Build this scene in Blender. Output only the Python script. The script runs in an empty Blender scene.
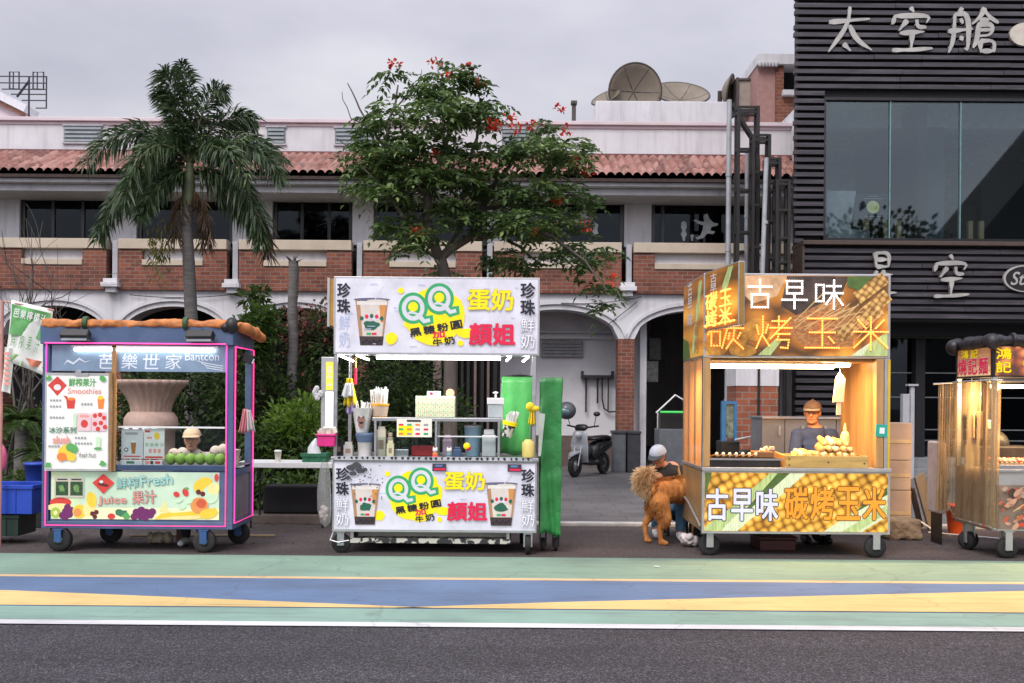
import bpy, math, random
from mathutils import Vector, Matrix
R = math.radians
rnd = random.Random(7)
SC = bpy.context.scene
COL = SC.collection
CAM_H = 1.57
FPX = 1000.0
ROLL = R(0.45)
CR, SR = math.cos(ROLL), math.sin(ROLL)

def P(px, py, Y):
    """photo pixel at distance Y -> a point of the place"""
    dx, dy = px - 512, py - 400
    x, y = dx * CR + dy * SR, -dx * SR + dy * CR
    return Vector((x / FPX * Y, Y, CAM_H - y / FPX * Y))

class Plane:
    """a vertical plane facing the street, in metres, addressed in photo pixels about (cx, cy)"""
    def __init__(s, cx, cy, Y):
        s.c = P(cx, cy, Y); s.cx, s.cy, s.Y, s.k = cx, cy, Y, Y / FPX
    def x(s, px): return s.c.x + (px - s.cx) * s.k
    def z(s, py): return s.c.z - (py - s.cy) * s.k
    def p(s, px, py, dy=0.0): return Vector((s.x(px), s.Y + dy, s.z(py)))

# ------------------------------------------------------------------ materials
def lin(h):
    if not isinstance(h, str): return tuple(h)
    h = h.lstrip('#')
    def f(c):
        c /= 255.0
        return c / 12.92 if c <= 0.04045 else ((c + 0.055) / 1.055) ** 2.4
    return tuple(f(int(h[i:i + 2], 16)) for i in (0, 2, 4))

MATS = {}
def new_mat(name):
    m = bpy.data.materials.new(name); m.use_nodes = True
    nt = m.node_tree; nt.nodes.clear()
    out = nt.nodes.new('ShaderNodeOutputMaterial')
    b = nt.nodes.new('ShaderNodeBsdfPrincipled')
    nt.links.new(b.outputs[0], out.inputs[0])
    return m, nt, b, out

def N(nt, typ, **kw):
    n = nt.nodes.new(typ)
    for k, v in kw.items():
        if k.startswith('i_'): n.inputs[k[2:].replace('_', ' ')].default_value = v
        else: setattr(n, k, v)
    return n

def ramp(nt, fac, stops, interp='LINEAR'):
    n = nt.nodes.new('ShaderNodeValToRGB'); cr = n.color_ramp; cr.interpolation = interp
    while len(cr.elements) < len(stops): cr.elements.new(0.5)
    for e, (p, c) in zip(cr.elements, stops):
        e.position = p; c = lin(c); e.color = (c[0], c[1], c[2], 1)
    nt.links.new(fac, n.inputs[0]); return n.outputs[0]

def mixc(nt, fac, a, b, mode='MIX'):
    n = nt.nodes.new('ShaderNodeMix'); n.data_type = 'RGBA'; n.blend_type = mode
    if isinstance(fac, (int, float)): n.inputs[0].default_value = fac
    else: nt.links.new(fac, n.inputs[0])
    for s, v in ((6, a), (7, b)):
        if isinstance(v, (tuple, str)):
            c = lin(v); n.inputs[s].default_value = (c[0], c[1], c[2], 1)
        else: nt.links.new(v, n.inputs[s])
    return n.outputs[2]

def coords(nt, scale=(1, 1, 1), rot=(0, 0, 0)):
    tc = N(nt, 'ShaderNodeTexCoord'); mp = N(nt, 'ShaderNodeMapping')
    mp.inputs['Scale'].default_value = scale; mp.inputs['Rotation'].default_value = rot
    nt.links.new(tc.outputs['Object'], mp.inputs[0]); return mp.outputs[0]

def noise(nt, vec, scale, detail=4, rough=0.6):
    n = N(nt, 'ShaderNodeTexNoise'); n.inputs['Scale'].default_value = scale
    n.inputs['Detail'].default_value = detail; n.inputs['Roughness'].default_value = rough
    nt.links.new(vec, n.inputs['Vector']); return n.outputs[0]

def bump(nt, b, h, strength=0.3, dist=0.02):
    n = N(nt, 'ShaderNodeBump'); n.inputs['Strength'].default_value = strength
    n.inputs['Distance'].default_value = dist
    nt.links.new(h, n.inputs['Height']); nt.links.new(n.outputs[0], b.inputs['Normal'])

def M(name, col=(.5, .5, .5), rough=0.6, metal=0.0, var=0.18, scale=6.0, bmp=0.0, bscale=60.0, emit=0.0, spec=0.5, stretch=(1, 1, 1), stain=None, stain_amt=0.5, alpha=1.0):
    """a plain surface with uneven tone, optional stains and fine bump"""
    if name in MATS: return MATS[name]
    m, nt, b, out = new_mat(name); c = lin(col)
    v = coords(nt, stretch)
    f = noise(nt, v, scale, 5)
    lo = tuple(x * (1 - var) for x in c); hi = tuple(min(1, x * (1 + var)) for x in c)
    o = ramp(nt, f, [(0.3, lo), (0.7, hi)])
    if name == 'white_plaster':
        dr = noise(nt, coords(nt, (4, 4, .3)), 1.3, 6, .7); o = mixc(nt, ramp(nt, dr, [(.5, (0, 0, 0)), (.78, (.5,) * 3)]), o, (.27, .26, .27))
    if stain:
        g = noise(nt, v, scale * 0.37, 6, 0.7)
        k = ramp(nt, g, [(0.5, (0, 0, 0)), (0.72, (stain_amt,) * 3)])
        o = mixc(nt, k, o, stain)
    nt.links.new(o, b.inputs['Base Color'])
    b.inputs['Roughness'].default_value = rough; b.inputs['Metallic'].default_value = metal
    b.inputs['Specular IOR Level'].default_value = spec
    if alpha < 1: b.inputs['Alpha'].default_value = alpha
    if bmp: bump(nt, b, noise(nt, v, bscale, 4), bmp)
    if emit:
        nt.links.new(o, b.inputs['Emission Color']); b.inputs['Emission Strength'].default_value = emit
    MATS[name] = m; return m

def EM(name, col, strength):
    if name in MATS: return MATS[name]
    m, nt, b, out = new_mat(name); c = lin(col)
    b.inputs['Base Color'].default_value = (c[0], c[1], c[2], 1)
    b.inputs['Emission Color'].default_value = (c[0], c[1], c[2], 1)
    b.inputs['Emission Strength'].default_value = strength
    MATS[name] = m; return m

def GLASS(name, tint='#dfe8ea', refl=0.06, rough=0.02, body=0.0, bodycol='#d8d0c0'):
    """thin clear sheet: mostly see-through, mirrors more at grazing angles; body = cloudiness"""
    if name in MATS: return MATS[name]
    m, nt, b, out = new_mat(name); nt.nodes.remove(b)
    t = N(nt, 'ShaderNodeBsdfTransparent'); c = lin(tint); t.inputs[0].default_value = (c[0], c[1], c[2], 1)
    g = N(nt, 'ShaderNodeBsdfGlossy'); g.inputs['Roughness'].default_value = rough; g.inputs[0].default_value = (.84, .95, 1, 1)
    lw = N(nt, 'ShaderNodeLayerWeight'); lw.inputs[0].default_value = 0.12
    mr = N(nt, 'ShaderNodeMapRange'); mr.inputs['To Min'].default_value = refl; mr.inputs['To Max'].default_value = 0.55
    nt.links.new(lw.outputs['Fresnel'], mr.inputs[0])
    mx = N(nt, 'ShaderNodeMixShader'); nt.links.new(mr.outputs[0], mx.inputs[0])
    nt.links.new(t.outputs[0], mx.inputs[1]); nt.links.new(g.outputs[0], mx.inputs[2])
    last = mx
    if body:
        d = N(nt, 'ShaderNodeBsdfDiffuse'); c = lin(bodycol); d.inputs[0].default_value = (c[0], c[1], c[2], 1)
        v = coords(nt, (1, 1, 0.25)); f = noise(nt, v, 9, 4)
        r = N(nt, 'ShaderNodeMapRange'); r.inputs['From Min'].default_value = 0.3; r.inputs['From Max'].default_value = 0.75
        r.inputs['To Min'].default_value = body * 0.6; r.inputs['To Max'].default_value = min(1, body * 1.5)
        nt.links.new(f, r.inputs[0])
        tl = N(nt, 'ShaderNodeBsdfTranslucent'); tl.inputs[0].default_value = (c[0], c[1], c[2], 1)
        dd = N(nt, 'ShaderNodeMixShader'); dd.inputs[0].default_value = 0.5
        nt.links.new(d.outputs[0], dd.inputs[1]); nt.links.new(tl.outputs[0], dd.inputs[2])
        m2 = N(nt, 'ShaderNodeMixShader'); nt.links.new(r.outputs[0], m2.inputs[0])
        nt.links.new(mx.outputs[0], m2.inputs[1]); nt.links.new(dd.outputs[0], m2.inputs[2]); last = m2
    nt.links.new(last.outputs[0], out.inputs[0])
    MATS[name] = m; return m

def BRICK(name, c1, c2, mortar, bw=0.22, bh=0.075):
    if name in MATS: return MATS[name]
    m, nt, b, out = new_mat(name)
    tc = N(nt, 'ShaderNodeTexCoord'); sx = N(nt, 'ShaderNodeSeparateXYZ'); nt.links.new(tc.outputs['Object'], sx.inputs[0])
    ad = N(nt, 'ShaderNodeMath', operation='ADD'); nt.links.new(sx.outputs[0], ad.inputs[0]); nt.links.new(sx.outputs[1], ad.inputs[1])
    cb = N(nt, 'ShaderNodeCombineXYZ'); nt.links.new(ad.outputs[0], cb.inputs[0]); nt.links.new(sx.outputs[2], cb.inputs[1])
    br = N(nt, 'ShaderNodeTexBrick'); nt.links.new(cb.outputs[0], br.inputs['Vector'])
    for k, c in (('Color1', c1), ('Color2', c2), ('Mortar', mortar)):
        c = lin(c); br.inputs[k].default_value = (c[0], c[1], c[2], 1)
    br.inputs['Scale'].default_value = 1; br.inputs['Brick Width'].default_value = bw
    br.inputs['Row Height'].default_value = bh; br.inputs['Mortar Size'].default_value = bh * 0.1
    br.inputs['Mortar Smooth'].default_value = 0.2; br.inputs['Bias'].default_value = -0.15
    v = coords(nt); f = noise(nt, v, 2.2, 6, 0.65)
    k = ramp(nt, f, [(0.3, (0.62, 0.6, 0.58)), (0.65, (1.12, 1.1, 1.08))])
    o = mixc(nt, 1.0, br.outputs[0], k, 'MULTIPLY')
    nt.links.new(o, b.inputs['Base Color']); b.inputs['Roughness'].default_value = 0.85
    iv = N(nt, 'ShaderNodeMath', operation='SUBTRACT'); iv.inputs[0].default_value = 1; nt.links.new(br.outputs['Fac'], iv.inputs[1])
    bump(nt, b, iv.outputs[0], 0.5, 0.01)
    MATS[name] = m; return m

def LEAF(name, a, bcol, c3=None, transl=0.35, rough=0.5):
    """leaves: tone differs from leaf to leaf and clump to clump"""
    if name in MATS: return MATS[name]
    m, nt, b, out = new_mat(name)
    g = N(nt, 'ShaderNodeNewGeometry'); v = coords(nt); f = noise(nt, v, 1.7, 3)
    ad = N(nt, 'ShaderNodeMath', operation='MULTIPLY_ADD'); nt.links.new(g.outputs['Random Per Island'], ad.inputs[0])
    ad.inputs[1].default_value = 0.55; sb = N(nt, 'ShaderNodeMath', operation='MULTIPLY_ADD')
    nt.links.new(f, sb.inputs[0]); sb.inputs[1].default_value = 1.2; sb.inputs[2].default_value = -0.35
    nt.links.new(sb.outputs[0], ad.inputs[2])
    st = [(0.1, a), (0.75, bcol)] + ([(0.97, c3)] if c3 else [])
    o = ramp(nt, ad.outputs[0], st)
    nt.links.new(o, b.inputs['Base Color']); b.inputs['Roughness'].default_value = rough
    t = N(nt, 'ShaderNodeBsdfTranslucent'); nt.links.new(o, t.inputs[0])
    mx = N(nt, 'ShaderNodeMixShader'); mx.inputs[0].default_value = transl
    nt.links.new(b.outputs[0], mx.inputs[1]); nt.links.new(t.outputs[0], mx.inputs[2]); nt.links.new(mx.outputs[0], out.inputs[0])
    MATS[name] = m; return m

# ------------------------------------------------------------------ mesh builder
class MB:
    def __init__(s, mat=None):
        s.v, s.f, s.mi, s.sm, s.mats, s.cur = [], [], [], [], [], 0
        s.smooth = False
        if mat: s.m(mat)
    def m(s, mat):
        if mat not in s.mats: s.mats.append(mat)
        s.cur = s.mats.index(mat); return s
    def add(s, vs, fs, smooth=None):
        o = len(s.v); s.v += [tuple(p) for p in vs]
        sm = s.smooth if smooth is None else smooth
        for f in fs:
            s.f.append([i + o for i in f]); s.mi.append(s.cur); s.sm.append(sm)
        return s
    def box(s, x0, x1, y0, y1, z0, z1, T=None):
        if x0 > x1: x0, x1 = x1, x0
        if y0 > y1: y0, y1 = y1, y0
        if z0 > z1: z0, z1 = z1, z0
        vs = [Vector((x, y, z)) for z in (z0, z1) for x, y in ((x0, y0), (x1, y0), (x1, y1), (x0, y1))]
        if T is not None: vs = [T @ p for p in vs]
        return s.add(vs, [(3, 2, 1, 0), (4, 5, 6, 7), (0, 1, 5, 4), (1, 2, 6, 5), (2, 3, 7, 6), (3, 0, 4, 7)], False)
    def cbox(s, c, size, rot=None):
        T = Matrix.Translation(Vector(c))
        if rot is not None: T = T @ (rot.to_4x4() if not isinstance(rot, tuple) else (Matrix.Rotation(rot[2], 4, 'Z') @ Matrix.Rotation(rot[1], 4, 'Y') @ Matrix.Rotation(rot[0], 4, 'X')))
        a, b, c2 = size
        return s.box(-a / 2, a / 2, -b / 2, b / 2, -c2 / 2, c2 / 2, T)
    def tube(s, pts, r, n=8, caps=True, smooth=True):
        pts = [Vector(p) for p in pts]; k = len(pts)
        rs = list(r) if isinstance(r, (list, tuple)) else [r] * k
        vs, fs = [], []; up = None
        for i, p in enumerate(pts):
            d = (pts[min(i + 1, k - 1)] - pts[max(i - 1, 0)])
            if d.length < 1e-9: d = Vector((0, 0, 1))
            d.normalize()
            if up is None: up = Vector((0, 0, 1)) if abs(d.z) < 0.9 else Vector((1, 0, 0))
            a = d.cross(up)
            if a.length < 1e-6: a = d.orthogonal()
            a.normalize(); b = a.cross(d).normalized(); up = b
            for j in range(n):
                t = 2 * math.pi * j / n
                vs.append(p + (a * math.cos(t) + b * math.sin(t)) * rs[i])
        for i in range(k - 1):
            for j in range(n):
                j2 = (j + 1) % n
                fs.append((i * n + j, i * n + j2, (i + 1) * n + j2, (i + 1) * n + j))
        s.add(vs, fs, smooth)
        if caps:
            s.add(vs[:n], [tuple(range(n - 1, -1, -1))][:1], False); s.add(vs[-n:], [tuple(range(n))], False)
        return s
    def bar(s, p0, p1, w, h=None):
        """square bar from p0 to p1"""
        h = h or w; p0, p1 = Vector(p0), Vector(p1); d = p1 - p0; L = d.length; d.normalize()
        up = Vector((0, 0, 1)) if abs(d.z) < 0.95 else Vector((0, 1, 0))
        a = d.cross(up).normalized(); b = a.cross(d)
        T = Matrix(((a.x, d.x, b.x, p0.x), (a.y, d.y, b.y, p0.y), (a.z, d.z, b.z, p0.z), (0, 0, 0, 1)))
        return s.box(-w / 2, w / 2, 0, L, -h / 2, h / 2, T)
    def lathe(s, c, prof, n=24, axis='Z', smooth=True, flute=None):
        c = Vector(c); vs, fs = [], []; k = len(prof)
        for i, (r, h) in enumerate(prof):
            for j in range(n):
                t = 2 * math.pi * j / n
                rr = r * (1 + (flute[1] * math.cos(flute[0] * t) if flute and flute[2] <= i <= flute[3] else 0))
                a, b = rr * math.cos(t), rr * math.sin(t)
                vs.append(c + (Vector((a, b, h)) if axis == 'Z' else Vector((h, a, b)) if axis == 'X' else Vector((b, h, a))))
        for i in range(k - 1):
            for j in range(n):
                j2 = (j + 1) % n
                fs.append((i * n + j, i * n + j2, (i + 1) * n + j2, (i + 1) * n + j))
        s.add(vs, fs, smooth)
        if prof[0][0] > 1e-5: s.add(vs[:n], [tuple(range(n - 1, -1, -1))], False)
        if prof[-1][0] > 1e-5: s.add(vs[-n:], [tuple(range(n))], False)
        return s
    def ball(s, c, r, n=12, m=8, T=None):
        c = Vector(c); r = r if isinstance(r, (tuple, list)) else (r, r, r)
        vs, fs = [Vector((0, 0, -r[2]))], []
        for i in range(1, m):
            a = math.pi * i / m - math.pi / 2
            for j in range(n):
                t = 2 * math.pi * j / n
                vs.append(Vector((r[0] * math.cos(a) * math.cos(t), r[1] * math.cos(a) * math.sin(t), r[2] * math.sin(a))))
        vs.append(Vector((0, 0, r[2])))
        for j in range(n):
            j2 = (j + 1) % n
            fs.append((0, 1 + j2, 1 + j))
            for i in range(m - 2):
                fs.append((1 + i * n + j, 1 + i * n + j2, 1 + (i + 1) * n + j2, 1 + (i + 1) * n + j))
            fs.append((1 + (m - 2) * n + j, 1 + (m - 2) * n + j2, len(vs) - 1))
        if T is not None: vs = [T @ p for p in vs]
        return s.add([p + c for p in vs], fs, True)
    def prism(s, poly, o, u, v, d):
        """outline poly (in u, v) at o, thickened by d against the normal u x v"""
        o, u, v = Vector(o), Vector(u), Vector(v); n = u.cross(v).normalized(); k = len(poly)
        A = [o + u * a + v * b for a, b in poly]; B = [p - n * d for p in A]
        fs = [tuple(range(k)), tuple(range(2 * k - 1, k - 1, -1))]
        fs += [(i, k + i, k + (i + 1) % k, (i + 1) % k) for i in range(k)]
        return s.add(A + B, fs, False)
    def build(s, name, parent=None, at=None, bevel=0.0, smooth=None):
        base = Vector(parent.get('_base', (0, 0, 0))) if parent else Vector(at or (0, 0, 0))
        me = bpy.data.meshes.new(name)
        me.from_pydata([(p[0] - base.x, p[1] - base.y, p[2] - base.z) for p in s.v], [], s.f)
        for mt in s.mats: me.materials.append(mt)
        me.polygons.foreach_set('material_index', s.mi)
        me.polygons.foreach_set('use_smooth', s.sm if smooth is None else [smooth] * len(s.f))
        me.update()
        o = bpy.data.objects.new(name, me); COL.objects.link(o)
        if parent: o.parent = parent
        else: o.location = base
        o['_base'] = tuple(base)
        if bevel:
            bv = o.modifiers.new('Bevel', 'BEVEL'); bv.width = bevel; bv.segments = 2; bv.limit_method = 'ANGLE'; bv.angle_limit = R(40)
        return o

def tag(o, label=None, cat=None, group=None, kind=None):
    if label: o['label'] = label
    if cat: o['category'] = cat
    if group: o['group'] = group
    if kind: o['kind'] = kind
    return o

def thing(name, at, label, cat, group=None):
    o = bpy.data.objects.new(name, None); COL.objects.link(o); o.location = at; o['_base'] = tuple(at)
    o.empty_display_size = 0.1
    return tag(o, label, cat, group)

def struct(mb, name, **k):
    o = mb.build(name, **k); o['kind'] = 'structure'; return o

def dup(root, loc, label=None, rotz=None, scale=None, group=None):
    def cp(o, par):
        c = o.copy(); COL.objects.link(c)
        if par: c.parent = par
        for ch in o.children: cp(ch, c)
        return c
    r = cp(root, None); r.location = loc; r['_base'] = tuple(loc)
    if rotz is not None: r.rotation_euler.z = rotz
    if scale: r.scale = (scale,) * 3 if isinstance(scale, (int, float)) else scale
    if label: r['label'] = label
    if group: r['group'] = group
    return r

# ------------------------------------------------------------------ lettering
TX = {}
def glyphs(txt, offset=0.0, shear=0.0):
    key = (txt, offset, shear)
    if key in TX: return TX[key]
    cu = bpy.data.curves.new('lettering', 'FONT'); cu.body = txt; cu.size = 1; cu.offset = offset; cu.shear = shear
    cu.resolution_u = 3; cu.align_x = 'LEFT'
    ob = bpy.data.objects.new('lettering', cu); COL.objects.link(ob)
    dg = bpy.context.evaluated_depsgraph_get(); dg.update()
    me = bpy.data.meshes.new_from_object(ob.evaluated_get(dg))
    r = ([tuple(v.co) for v in me.vertices], [tuple(p.vertices) for p in me.polygons])
    bpy.data.objects.remove(ob); bpy.data.curves.remove(cu); bpy.data.meshes.remove(me)
    TX[key] = r; return r

def text(mb, txt, o, u, v, w, h, mat, off=0.0, edge=None, edge_off=0.02, lift=0.002, rot=0.0, depth=0.0, shear=0.0):
    """letters fitted into a w x h box centred at o on the plane (u, v); edge = outline colour behind"""
    o, u, v = Vector(o), Vector(u).normalized(), Vector(v).normalized(); n = u.cross(v)
    vs, fs = glyphs(txt, 0.0, shear)
    if not vs: return
    xs, ys = [p[0] for p in vs], [p[1] for p in vs]
    cx, cy, W, H = (min(xs) + max(xs)) / 2, (min(ys) + max(ys)) / 2, max(max(xs) - min(xs), 1e-4), max(max(ys) - min(ys), 1e-4)
    ca, sa = math.cos(rot), math.sin(rot)
    def put(vs, fs, l, mat, du=0.0, dv=0.0):
        mb.m(mat); q = []
        for p in vs:
            a, b = (p[0] - cx) / W * w + du, (p[1] - cy) / H * h + dv
            a, b = a * ca - b * sa, a * sa + b * ca
            q.append(o + u * a + v * b + n * l)
        g = []
        for f in fs:                    # font faces can point either way: make them face out
            if len(f) >= 3:
                nn = (q[f[1]] - q[f[0]]).cross(q[f[2]] - q[f[0]])
                g.append(f if nn.dot(n) >= 0 else tuple(reversed(f)))
        mb.add(q, g, False)
    em = h * (0.9 if len(txt) else 1)
    def heavy(d, l, mat):
        """a heavier cut: the same letters laid over themselves a stroke's breadth apart"""
        ring = [(0, 0)] if d <= 0.004 else [(math.cos(k * math.pi / 4) * d * em, math.sin(k * math.pi / 4) * d * em) for k in range(8)] + [(0, 0)]
        for i, (a, b) in enumerate(ring): put(vs, fs, l + i * 0.00012, mat, a, b)
    if edge is not None:
        heavy(edge_off, lift, edge); lift += 0.0012
    heavy(off, lift + depth, mat)

def vtext(mb, txt, x_o, u, v, w, h, mat, **k):
    """a column of characters, box w x h centred at x_o"""
    n = len(txt); ch = h / n; o = Vector(x_o)
    for i, c in enumerate(txt):
        text(mb, c, o + Vector(v).normalized() * (h / 2 - ch * (i + 0.5)), u, v, w, ch * 0.88, mat, **k)

U, V = Vector((1, 0, 0)), Vector((0, 0, 1))

def sline(pts, step):
    """points at even steps along a polyline"""
    out = []
    for a, b in zip(pts[:-1], pts[1:]):
        a, b = Vector(a), Vector(b); k = max(1, round((b - a).length / step))
        out += [a.lerp(b, i / k) for i in range(k)]
    out.append(Vector(pts[-1])); return out

def brush(mb, strokes, o, u, v, w, h, width, depth):
    """brush-written strokes on a 10 x 10 grid, thick at the start and thin at the tail"""
    o, u, v = Vector(o), Vector(u), Vector(v); n = u.cross(v)
    for si, st in enumerate(strokes):
        pts = [Vector((a / 10 * w, b / 10 * h)) for a, b in st]
        # Chaikin smoothing
        for _ in range(2):
            if len(pts) > 2:
                q = [pts[0]]
                for a, b in zip(pts[:-1], pts[1:]): q += [a.lerp(b, 0.25), a.lerp(b, 0.75)]
                pts = q + [pts[-1]]
        pts = sline(pts, w * 0.05); k = len(pts); L, Rr = [], []
        for i, p in enumerate(pts):
            d = pts[min(i + 1, k - 1)] - pts[max(i - 1, 0)]
            d = d.normalized() if d.length > 1e-9 else Vector((1, 0))
            t = i / max(1, k - 1); ww = width * (0.62 + 0.55 * abs(math.cos(t * 2.7 + si)) ) * (1 - 0.72 * t ** 3) * (0.6 + 0.4 * min(1, t * 8))
            nn = Vector((-d.y, d.x)) * ww / 2
            L.append(p + nn); Rr.append(p - nn)
        lift = depth + si * 0.0015
        for i in range(k - 1):
            q = [L[i], Rr[i], Rr[i + 1], L[i + 1]]
            A = [o + u * a.x + v * a.y + n * lift for a in q]; B = [o + u * a.x + v * a.y for a in q]
            mb.add(A + B, [(0, 1, 2, 3), (4, 5, 1, 0), (6, 7, 3, 2), (7, 6, 5, 4)], False)
        a = [L[0], Rr[0]]
    return mb

# flat printed shapes on a plane, each a hair in front of the last
class Print:
    def __init__(s, pl, y=0.0, step=0.0002, mb=None):
        s.pl, s.y, s.step, s.k = pl, y, step, 1
        s.mb = mb or MB()
    def lift(s): s.k += 1; return -(s.y + s.step * s.k)
    def poly(s, pts, mat):
        d = s.lift(); s.mb.m(mat); q = [s.pl.p(a, b, d) for a, b in pts]
        ar = sum(q[i].x * q[(i + 1) % len(q)].z - q[(i + 1) % len(q)].x * q[i].z for i in range(len(q)))
        if ar < 0: q.reverse()
        s.mb.add(q, [tuple(range(len(q)))], False); return s
    def rect(s, x0, y0, x1, y1, mat): return s.poly([(x0, y0), (x1, y0), (x1, y1), (x0, y1)], mat)
    def ell(s, x, y, rx, ry, mat, n=18, rot=0.0, wob=0.0):
        c, q = [], random.Random(int(x * 31 + y * 17))
        for i in range(n):
            t = 2 * math.pi * i / n; k = 1 + wob * (q.random() - 0.5)
            a, b = rx * math.cos(t) * k, ry * math.sin(t) * k
            c.append((x + a * math.cos(rot) - b * math.sin(rot), y + a * math.sin(rot) + b * math.cos(rot)))
        return s.poly(c, mat)
    def line(s, a, b, w, mat):
        dx, dy = b[0] - a[0], b[1] - a[1]; L = math.hypot(dx, dy) or 1; nx, ny = -dy / L * w / 2, dx / L * w / 2
        return s.poly([(a[0] + nx, a[1] + ny), (b[0] + nx, b[1] + ny), (b[0] - nx, b[1] - ny), (a[0] - nx, a[1] - ny)], mat)
    def text(s, t, x, y, w, h, mat, **k):
        k.setdefault('lift', 0.0)
        o = s.pl.p(x, y, s.lift())
        text(s.mb, t, o, U, V, w * s.pl.k, h * s.pl.k, mat, **k); return s
    def vtext(s, t, x, y, w, h, mat, **k):
        ch = h / len(t)
        for i, c in enumerate(t): s.text(c, x, y - h / 2 + ch * (i + 0.5), w, ch * 0.88, mat, **k)
        return s

def crumple(o, amt, scale, levels=2, mid=.5):
    s_ = o.modifiers.new('Sub', 'SUBSURF'); s_.subdivision_type = 'SIMPLE'; s_.levels = s_.render_levels = levels
    tx = bpy.data.textures.new('creases', 'CLOUDS'); tx.noise_scale = scale; tx.noise_depth = 3
    d = o.modifiers.new('Creases', 'DISPLACE'); d.texture = tx; d.strength = amt; d.mid_level = mid; d.texture_coords = 'LOCAL'

# soft bodies: tapered capsules and balls melted into one skin
def melt(name, prims, mat, parent=None, at=None, vox=0.012, smooth=6, factor=0.5):
    mb = MB(mat)
    for p in prims:
        if p[0] == 'b': mb.ball(p[1], p[2], 14, 10, p[3] if len(p) > 3 else None)
        else:
            pts, rs = [Vector(q) for q in p[1]], p[2]
            for a, b, ra, rb in zip(pts[:-1], pts[1:], rs[:-1], rs[1:]):
                k = max(2, int((b - a).length / max(0.006, min(ra, rb) * 0.6)))
                for i in range(k + 1):
                    t = i / k; r_ = ra + (rb - ra) * t
                    mb.ball(a.lerp(b, t), r_, 12, 8)
    o = mb.build(name, parent, at)
    rm = o.modifiers.new('Remesh', 'REMESH'); rm.mode = 'VOXEL'; rm.voxel_size = vox; rm.use_smooth_shade = True
    sm = o.modifiers.new('Smooth', 'SMOOTH'); sm.iterations = smooth; sm.factor = factor
    dg = bpy.context.evaluated_depsgraph_get(); dg.update()
    me = bpy.data.meshes.new_from_object(o.evaluated_get(dg)); o.modifiers.clear()
    old = o.data; o.data = me; bpy.data.meshes.remove(old)
    if not me.materials: me.materials.append(mat)
    return o

# leaves
def leaf(mb, p, d, L, W, bend=0.25, n=None):
    """one leaf from p along d"""
    d = Vector(d).normalized(); s = d.cross(n if n is not None else Vector((rnd.gauss(0, .5), rnd.gauss(0, .5), 1)))
    if s.length < 1e-4: s = d.orthogonal()
    s.normalize(); up = s.cross(d); p = Vector(p)
    m1 = p + d * L * 0.45 + up * L * 0.06; t = p + d * L - Vector((0, 0, 1)) * L * bend
    mb.add([p, m1 + s * W / 2, t, m1 - s * W / 2], [(0, 1, 2), (0, 2, 3)], False)

def rdir(zb=0.0):
    while True:
        v = Vector((rnd.uniform(-1, 1), rnd.uniform(-1, 1), rnd.uniform(-1, 1)))
        if 0.05 < v.length < 1:
            v.normalize(); v.z += zb; return v.normalized()
# ================================================================== camera, sky, sun
cam = bpy.data.cameras.new('camera'); co = bpy.data.objects.new('camera', cam); COL.objects.link(co)
cam.sensor_width = 36; cam.lens = 36 * FPX / 1024; cam.shift_y = 58.5 / 1024
cam.clip_start = 0.05; cam.clip_end = 1500
co.matrix_world = Matrix.Translation((0, 0, CAM_H)) @ Matrix.Rotation(R(90), 4, 'X') @ Matrix.Rotation(ROLL, 4, 'Z')
SC.camera = co
SC.view_settings.view_transform = 'Standard'; SC.view_settings.look = 'None'
SC.view_settings.exposure = 0.45; SC.view_settings.gamma = 1; SC.view_settings.use_curve_mapping = False
SC.render.engine = 'CYCLES'; SC.cycles.use_denoising = True
SC.cycles.max_bounces = 7; SC.cycles.diffuse_bounces = 3; SC.cycles.glossy_bounces = 3
SC.cycles.transparent_max_bounces = 14; SC.cycles.transmission_bounces = 3
SC.cycles.sample_clamp_indirect = 4; SC.cycles.caustics_reflective = False; SC.cycles.caustics_refractive = False

W = bpy.data.worlds.new('World'); SC.world = W; W.use_nodes = True
nt = W.node_tree; nt.nodes.clear()
SUN_EL, SUN_AZ = R(48), R(205)
wo = nt.nodes.new('ShaderNodeOutputWorld'); bg = nt.nodes.new('ShaderNodeBackground')
sky = nt.nodes.new('ShaderNodeTexSky'); sky.sky_type = 'NISHITA'; sky.sun_disc = False
sky.sun_elevation = SUN_EL; sky.sun_rotation = SUN_AZ; sky.air_density = 1.2; sky.dust_density = 3.0
tc = nt.nodes.new('ShaderNodeTexCoord')
mp = nt.nodes.new('ShaderNodeMapping'); mp.inputs['Scale'].default_value = (1, 1, 2.6); nt.links.new(tc.outputs['Generated'], mp.inputs[0])
f = noise(nt, mp.outputs[0], 1.9, 6, 0.5)
cl = ramp(nt, f, [(0.32, (3.2, 3.2, 3.85)), (0.5, (4.35, 4.3, 4.9)), (0.66, (5.7, 5.6, 5.95))])
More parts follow.
